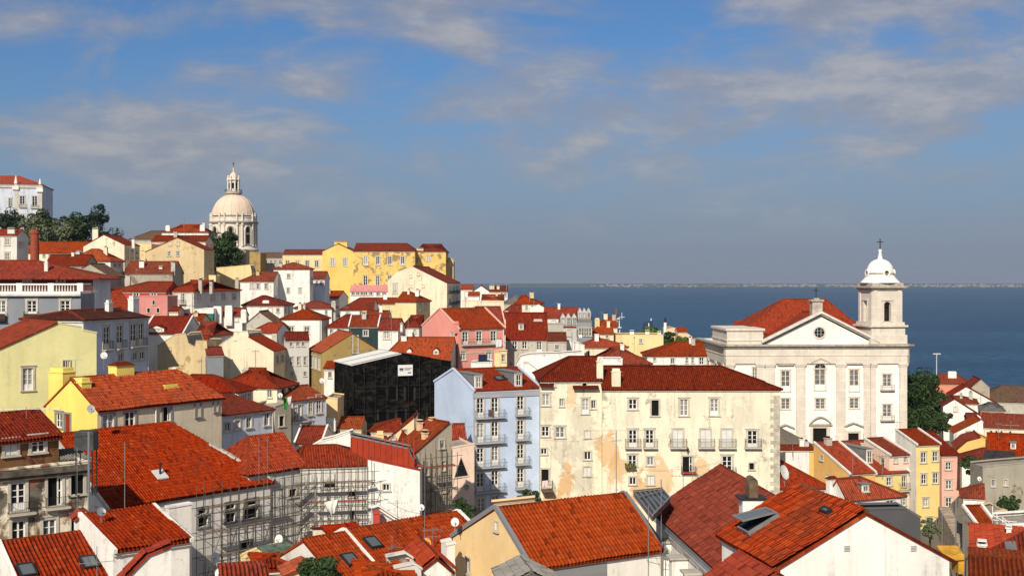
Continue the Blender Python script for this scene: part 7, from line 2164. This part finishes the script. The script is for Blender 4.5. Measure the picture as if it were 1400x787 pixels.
def small_mast(x, yt, yb, Y, label, dark):
    def go():
        p, q = P(x, yb, Y), P(x, yt, Y)
        root = thing('chimney_flue', label, 'flue', p)
        mid = p.lerp(q, .55)
        mb = MB(); mb.tube(p - V((0, 0, 3)), mid, .5, 10, 0, .35); mb.build('base', WHITE, root, p)
        mb = MB(); mb.tube(mid, q, .34, 10, 0, .2); mb.build('pipe', dark, root, p)
    BUILD.append(go)
small_mast(909.5, 434, 449, 300, 'white and black flue standing among riverside trees', IRON)
def ship_funnel():
    p = P(884, 452, 430); q = P(884, 437.5, 430)
    root = thing('ship_funnel', 'dark blue ship funnel behind the green garden tree', 'ship funnel', p)
    w = 1.6
    mb = MB(); h = q.z - p.z
    mb.hexa([V((p.x + a, p.y + b, p.z - 3)) for a, b in ((-1.5 * w, -1), (1.6 * w, -1), (1.6 * w, 1), (-1.5 * w, 1))] + [V((p.x + a, p.y + b, q.z - c)) for a, b, c in ((-.6 * w, -.8, 1.0), (1.3 * w, -.8, 0), (1.3 * w, .8, 0), (-.6 * w, .8, 1.0))])
    mb.build('casing', plain('ship_blue', (.02, .03, .09), .5), root, p)
    mb = MB(); mb.box(p.x + .3 * w, p.x + .5 * w, p.y - 1.05, p.y - 1.0, p.z, q.z - 1); mb.tube((p.x + w, p.y, q.z - .2), (p.x + w, p.y, q.z + .6), .2, 8); mb.build('stripe', WHITE, root, p)
BUILD.append(ship_funnel)
def cloth(name, label, pts, Y, mat, wav=.08):
    def go():
        q = [P(x, y, Y) for x, y in pts]
        c = q[0]
        mb = MB(); n = 10
        a, b, d, e = q      # top left, top right, bottom right, bottom left
        grid = []
        for j in range(n + 1):
            row = []
            for i in range(n + 1):
                t, s_ = i / n, j / n
                p = a.lerp(b, t).lerp(e.lerp(d, t), s_)
                row.append(p + V((0, wav * math.sin(t * 11 + s_ * 2) * s_, 0)))
            grid.append(row)
        for off in (0, .012):
            for j in range(n):
                for i in range(n):
                    r = [grid[j][i], grid[j + 1][i], grid[j + 1][i + 1], grid[j][i + 1]]
                    r = [p + V((0, off, 0)) for p in r]
                    mb.poly(r if off == 0 else r[::-1])
        o = mb.build(name, mat); tag(o, label, 'cloth')
    BUILD.append(go)
cloth('green_cloth', 'green cloth hanging to dry in the dark gap', [(387.5, 543), (393, 543), (392.5, 560), (387.8, 559.5)], 143, plain('green_cloth', (.03, .22, .03), .8))
cloth('white_cloth', 'white cloth drying beside the green cloth', [(392.8, 543), (398.5, 541), (397, 553), (394, 552)], 142.8, plain('white_cloth', (.62, .62, .62), .8))
cloth('dust_sheet', 'white sheet hanging inside the scaffold on stripped facade', [(443, 686), (462, 682), (458, 701), (452, 703)], 105.3, plain('dust_sheet', (.74, .72, .68), .8), .25)
cloth('laundry_sheet', 'white laundry hanging from the pink house balcony', [(678, 464), (686, 464), (686, 473.5), (678, 474.5)], 210, plain('white_cloth', (.62, .62, .62), .8))
cloth('balcony_laundry', 'pink and white laundry on the dark wooden balcony', [(741, 657), (749, 656), (749, 664), (741, 665)], 149.2, plain('pinkish_cloth', (.70, .55, .55), .8))
def chair():
    # plastic chair on the top balcony of the light blue house
    p = P(671, 571, 150.6)
    root = thing('balcony_chair', 'brown chair on the top balcony of the light blue house', 'chair', p)
    m = plain('brown_plastic', (.10, .045, .035), .5)
    w = .27
    for a in (-w, w):
        for b in (-w, w):
            mb = MB(); mb.tube((p.x + a, p.y + b, p.z), (p.x + a, p.y + b, p.z + .45), .025, 5); mb.build('leg', m, root, p)
    mb = MB(); mb.box(p.x - w - .03, p.x + w + .03, p.y - w - .03, p.y + w + .03, p.z + .45, p.z + .5); mb.build('seat', m, root, p)
    mb = MB(); mb.box(p.x - w - .03, p.x + w + .03, p.y + w - .02, p.y + w + .03, p.z + .5, p.z + 1.0); mb.build('backrest', m, root, p)
BUILD.append(chair)
def lantern_roof():
    pts = [(866, 670), (906, 666.5), (916, 680), (893, 705)]
    A = P(866, 672, 77); B = P(905, 668, 79.5)
    Cc = P(916, 681, 76); Dd = P(892, 706, 72)
    root = thing('glass_roof_lantern', 'dark framed glass roof lantern behind the fresh orange roof', 'roof lantern', (A + B + Cc + Dd) / 4 - V((0, 0, 1.2)))
    o = root.location
    mb = MB(); t = V((0, 0, -.08))
    mb.hexa([Dd + t, Cc + t, B + t, A + t, Dd, Cc, B, A]); mb.build('pane', plain('lantern_glass', (.055, .065, .068), .15, spec=.6, var=.4), root, o)
    for k in range(7):
        s_ = k / 6
        mb = MB(); mb.beam(A.lerp(B, s_) + V((0, 0, .01)), Dd.lerp(Cc, s_) + V((0, 0, .01)), .07, .07); mb.build('glazing_bar', GREYM, root, o)
    for s_ in (0.0, .28, 1.0):
        mb = MB(); mb.beam(A.lerp(Dd, s_) + V((0, 0, .03)), B.lerp(Cc, s_) + V((0, 0, .03)), .1, .08); mb.build('purlin', LEAD, root, o)
    mb = MB()
    for p, q in ((A, B), (B, Cc), (Cc, Dd), (Dd, A)):
        mb.poly([p - V((0, 0, .28)), q - V((0, 0, .28)), q + t, p + t])
    mb.build('curb', LEAD, root, o)
BUILD.append(lantern_roof)
def cowl():
    p = P(1030, 677, 68); z1 = P(1030, 651, 68).z
    root = thing('chimney_stack', 'rusty cowled chimney on a white block between foreground roofs', 'chimney', p)
    w = 17 / FPX * 68
    mb = MB(); mb.box(p.x - w, p.x + w * .75, p.y - .5, p.y + .6, p.z - 1.6, p.z - .15); mb.build('stack', WALL['W'], root, p)
    mb = MB(); mb.box(p.x - w - .2, p.x + w * .75 + .1, p.y - .6, p.y + .7, p.z - .15, p.z - .04); mb.build('cap', IRON, root, p)
    mb = MB(); n = 10; r = 6.2 / FPX * 68; L = .55
    cz = z1 - r
    pts = [(r, p.z - .03)] + [(r * math.cos(math.pi * k / n), cz + r * math.sin(math.pi * k / n)) for k in range(n + 1)] + [(-r, p.z - .03)]
    c = p.x - .1
    for k in range(len(pts) - 1):
        (a, z), (b, y) = pts[k], pts[k + 1]
        f = lambda a_, z_: (a_ * .86, z_ if z_ < cz else cz + (z_ - cz) * .86)
        (a2, z2), (b2, y2) = f(a, z), f(b, y)
        mb.hexa([V((c + a2, p.y - L, z2)), V((c + b2, p.y - L, y2)), V((c + b2, p.y + L, y2)), V((c + a2, p.y + L, z2)), V((c + a, p.y - L, z)), V((c + b, p.y - L, y)), V((c + b, p.y + L, y)), V((c + a, p.y + L, z))])
    mb.poly([V((c + a * .9, p.y - L + .06, z)) for a, z in pts][::-1])
    mb.build('cowl', plain('rusty_tile', (.20, .13, .08), .85, var=.5), root, p)
BUILD.append(cowl)
def playground():
    p = P(1303, 764, 92)
    root = thing('yellow_stall', 'small yellow canopied stall in the alley at lower right', 'stall', p)
    s_ = 92 / FPX
    ym = plain('yellow_canvas', (.62, .33, .04), .7, var=.4)
    mb = MB(); x0, x1 = p.x - 15 * s_, p.x + 13 * s_
    mb.hexa([V((x0, 91, p.z + .1)), V((x1, 91, p.z + .2)), V((x1, 93.2, p.z + .7)), V((x0, 93.2, p.z + .7)), V((x0, 91, p.z + .18)), V((x1, 91, p.z + .28)), V((x1, 93.2, p.z + .78)), V((x0, 93.2, p.z + .78))]); mb.build('canopy', ym, root, p)
    mb = MB(); mb.box(p.x + 2 * s_, p.x + 12 * s_, 91.2, 92.6, p.z - .9, p.z + .12); mb.build('counter', ym, root, p)
    for x in (x0 + .1, x1 - .1):
        for y in (91.1, 93.0):
            mb = MB(); mb.tube((x, y, p.z - 1.8), (x, y, p.z + .3), .04, 6); mb.build('post', IRON, root, p)
BUILD.append(playground)
def pergola():
    p = P(1363, 724, 98)
    root = thing('pergola', 'white pipe pergola on the terrace at lower right', 'pergola', p)
    s_ = 98 / FPX
    for x, yt in ((-6, 691), (0, 700), (8, 706), (-6, 706)):
        mb = MB(); mb.tube(P(1363 + x, 730, 98), P(1363 + x, yt, 98), .035, 6); mb.build('post', WHITE, root, p)
    for a, b in (((1357, 703), (1378, 716)), ((1357, 710), (1390, 713)), ((1371, 707), (1384, 718))):
        mb = MB(); mb.tube(P(*a, 98), P(*b, 97), .03, 6); mb.build('rail', WHITE, root, p)
BUILD.append(pergola)
def stairs():
    a = P(1318, 742, 150)
    root = thing('alley_stairs', 'stone stairway in the alley beside the pale pink house', 'stairs', a)
    mb = MB()
    for k in range(14):
        mb.box(a.x - .7, a.x + .7, 150 + k * .5, 150 + k * .5 + .6, a.z - 3, a.z + .24 * k)
    mb.build('steps', plain('step_stone', (.36, .29, .23), .9, var=.3), root, a)
BUILD.append(stairs)
def tank2():
    # low tile coloured vent plate lies at the foot of the vent pipe
    pass
def flowerbox():
    p = P(859, 637, 149.2)
    root = thing('window_box', 'green window box plant on the cream apartment house', 'plant', p)
    mb = MB(); mb.box(p.x - .3, p.x + .8, 149.3, 149.7, p.z - .3, p.z); mb.build('box', plain('box_terracotta', (.25, .10, .05), .8), root, p)
    rnd = random.Random(4); mb = MB()
    for i in range(260):
        c = V((p.x + rnd.uniform(-.4, .9), 149.45 + rnd.uniform(-.3, .2), p.z + rnd.uniform(-.35, .35)))
        a = V((rnd.uniform(-1, 1), rnd.uniform(-1, 1), rnd.uniform(-1, 1))).normalized() * .1; b = a.orthogonal().normalized() * .05
        mb.poly([c - a, c - b, c + a, c + b])
    mb.build('leaves', LEAF_G, root, p)
BUILD.append(flowerbox)
def solar():
    p = P(660, 490, 199)
    root = thing('solar_panel', 'small dark solar panel on the terrace before the pink house', 'solar panel', p)
    s_ = 199 / FPX
    mb = MB(); mb.hexa([p + V((-6 * s_, -.6, -.6)), p + V((6 * s_, -.6, -.6)), p + V((6 * s_, .5, .6)), p + V((-6 * s_, .5, .6)), p + V((-6 * s_, -.66, -.54)), p + V((6 * s_, -.66, -.54)), p + V((6 * s_, .44, .66)), p + V((-6 * s_, .44, .66))]); mb.build('panel', plain('panel_blue', (.012, .018, .04), .2, spec=.6), root, p)
    for x in (-5, 0, 5):
        mb = MB(); mb.tube(p + V((x * s_, .5, .6)), p + V((x * s_, .5, -1.2)), .04, 5); mb.build('leg', WHITE, root, p)
BUILD.append(solar)
def cable(label, a, Ya, b, Yb, sag):
    def go():
        p, q = P(*a, Ya), P(*b, Yb)
        mb = MB(); n = 14
        pt = [p.lerp(q, k / n) - V((0, 0, sag * 4 * (k / n) * (1 - k / n))) for k in range(n + 1)]
        for k in range(n): mb.tube(pt[k], pt[k + 1], .012, 4)
        tag(mb.build('cable', IRON), label, 'cable')
    BUILD.append(go)
cable('black cable from the stove pipe to the tall white roof mast', (121.5, 668), 82, (170.5, 655), 88, .4)
cable('low black cable from the stove pipe to the red roof eave', (121.5, 690), 82, (262, 668), 103, .8)
cable('cable slung across the cream left wing to the long aerial', (742, 600), 149.6, (842.5, 592), 120, .5)
cable('cable running along the cream wall under the balconies', (873, 640), 149.7, (985, 630), 149.7, .5)
cable('cable between the two poles by the bottom centre roofs', (502.5, 660), 84, (580.5, 702), 80, .5)
cable('cable hanging between the scaffold and white blank wall', (470, 700), 112, (543.5, 692), 92, .5)
cable('cable from the white church side house to the tall yellow house', (1166, 628), 140, (1226.5, 580), 200, .7)
cable('cable crossing the alley before the pale pink house', (1288, 706), 96, (1340, 690), 110, .4)
# ------------------------------------------------------------------ ground, river, far shore
for x, y, z in ((-260, 640, 60), (-120, 640, 30), (-60, 520, 20), (-20, 470, 8), (20, 420, 6), (60, 390, 4), (110, 360, 3), (170, 380, 2), (240, 400, 0), (-40, 620, -4), (20, 520, -4), (80, 470, -4), (150, 450, -4), (230, 470, -4), (330, 480, -4), (100, 600, -4), (250, 600, -4),
                (0, 30, 52), (-30, 30, 53), (30, 30, 51), (-20, 50, 52), (20, 50, 50), (-420, 420, 80), (-420, 620, 70), (-300, 560, 80)):
    ctrl(x, y, z)
def _shore(x):
    return 470 if x < 0 else (430 if x < 60 else (395 if x < 150 else 380))
for _x in range(-30, 521, 32):
    for _y in range(380, 781, 32):
        if _y >= _shore(_x) and not (_x < 10 and _y < 520): ctrl(_x, _y, -6)
def ground():
    mb = MB()
    xs = [-460 + 5 * k for k in range(185)]; ys = [20 + 5 * k for k in range(145)]
    a = np.array(CTRL)
    X, Yg = np.meshgrid(np.array(xs, float), np.array(ys, float))
    Zg = np.zeros_like(X)
    for r in range(X.shape[0]):
        d2 = (X[r][:, None] - a[None, :, 0]) ** 2 + (Yg[r][:, None] - a[None, :, 1]) ** 2 + 4
        w = 1 / d2 ** 2
        Zg[r] = (w * a[None, :, 2]).sum(1) / w.sum(1)
    nx = len(xs)
    for j in range(len(ys)):
        for i in range(nx): mb.v.append((xs[i], ys[j], float(Zg[j, i])))
    for j in range(len(ys) - 1):
        for i in range(nx - 1):
            mb.f.append((j * nx + i, j * nx + i + 1, (j + 1) * nx + i + 1, (j + 1) * nx + i)); mb.m.append(0); mb.uv.append(None)
    o = mb.build('ground', stucco('packed_ground', (.20, .17, .13), .5, peel=.4, peelcol=(.10, .085, .065)), smooth=True)
    struct(o)
    m, N, bs = newmat('river_water')
    pos = N.n('ShaderNodeNewGeometry').outputs['Position']
    w1 = N.noise(N.scale(pos, (.05, .12, 1)), 1.0, 6, .65, .3)
    w2 = N.noise(N.scale(pos, (.35, .8, 1)), 1.0, 4, .6)
    big = N.noise(N.scale(pos, (.0016, .007, 1)), 1.0, 7, .66, .6)
    c = N.mix(N.ramp(big, .35, .65), WATER_A, WATER_B)
    rip = N.noise(N.scale(pos, (.10, .055, 1)), 1.0, 6, .7, .4)
    c = N.mix(N.ramp(rip, .32, .70), tuple(x * .72 for x in WATER_A), c)  # light and dark of the ripples mixed into the water colour
    N.t.links.new(c, bs.inputs['Base Color'])
    bs.inputs['Roughness'].default_value = .35
    bs.inputs['Specular IOR Level'].default_value = WATER_SPEC
    b = N.n('ShaderNodeBump', {'Height': N.math('ADD', w1, N.math('MULTIPLY', w2, .35)), 'Strength': .9, 'Distance': 1.2})
    N.t.links.new(b.outputs[0], bs.inputs['Normal'])
    mb = MB(); mb.poly([(-16000, 200, 0), (16000, 200, 0), (16000, 15000, 0), (-16000, 15000, 0)])
    struct(mb.build('river', m))
    # low far shore with a pale scatter of town along the water
    mb = MB(); rnd = random.Random(3)
    n = 240; Y0 = 9300
    prev = None
    for k in range(n + 1):
        x = -9000 + 18000 * k / n
        t = (x - 300) / 700
        h = 14 + 6 * math.sin(x * .0011) + 6 * math.sin(x * .0043 + 1) + rnd.uniform(-2, 2)
        h *= 1 / (1 + math.exp(-t))
        row = [(x, Y0, -1), (x, Y0 + 250, h * .45), (x, Y0 + 900, h), (x, Y0 + 1500, h * .8), (x, Y0 + 2000, -2)]
        mb.v += row
        if k:
            b0 = (k - 1) * 5
            for j in range(4):
                mb.f.append((b0 + j, b0 + 5 + j, b0 + 6 + j, b0 + 1 + j)); mb.m.append(0); mb.uv.append(None)
    struct(mb.build('far_shore', plain('far_shore_land', (.10, .12, .09), .95, var=.3), smooth=True))
    mb = MB()
    for k in range(620):
        x = rnd.gauss(rnd.choice((1400, 2300, 3200, 4600)), 700)
        if x < 600: continue
        w = rnd.uniform(6, 40); h = rnd.uniform(4, 10); y = Y0 + rnd.uniform(60, 800)
        z = 14 * (y - Y0) / 900
        mb.box(x, x + w, y, y + 30, z - 4, z + h)
    struct(mb.build('distant_town', plain('distant_walls', (.27, .26, .25), .8, var=.2)), 'stuff')['label'] = 'pale town along the far shore'
WATER_A, WATER_B, WATER_SPEC = (.008, .058, .140), (.022, .105, .21), .02
BUILD.append(ground)

def haze():
    mb = MB(); mb.box(-15500, 15500, -60, 14500, -7, 132)
    m = bpy.data.materials.new('river_haze'); m.use_nodes = True
    t = m.node_tree; t.nodes.clear()
    v = t.nodes.new('ShaderNodeVolumePrincipled'); o = t.nodes.new('ShaderNodeOutputMaterial')
    v.inputs['Color'].default_value = (.66, .78, .96, 1); v.inputs['Density'].default_value = HAZE_D; v.inputs['Anisotropy'].default_value = .2
    t.links.new(v.outputs[0], o.inputs['Volume'])
    struct(mb.build('haze', m), 'stuff')
HAZE_D = .000045
BUILD.append(haze)

for go in BUILD: go()
for o in list(SC.objects):      # chimney caps, ledges and ridges that borrow a tile material
    if o.type == 'MESH' and 'tone' not in o and any(m and m.name.endswith('tiles') for m in o.data.materials):
        o['tone'] = .45; o['shade'] = .4
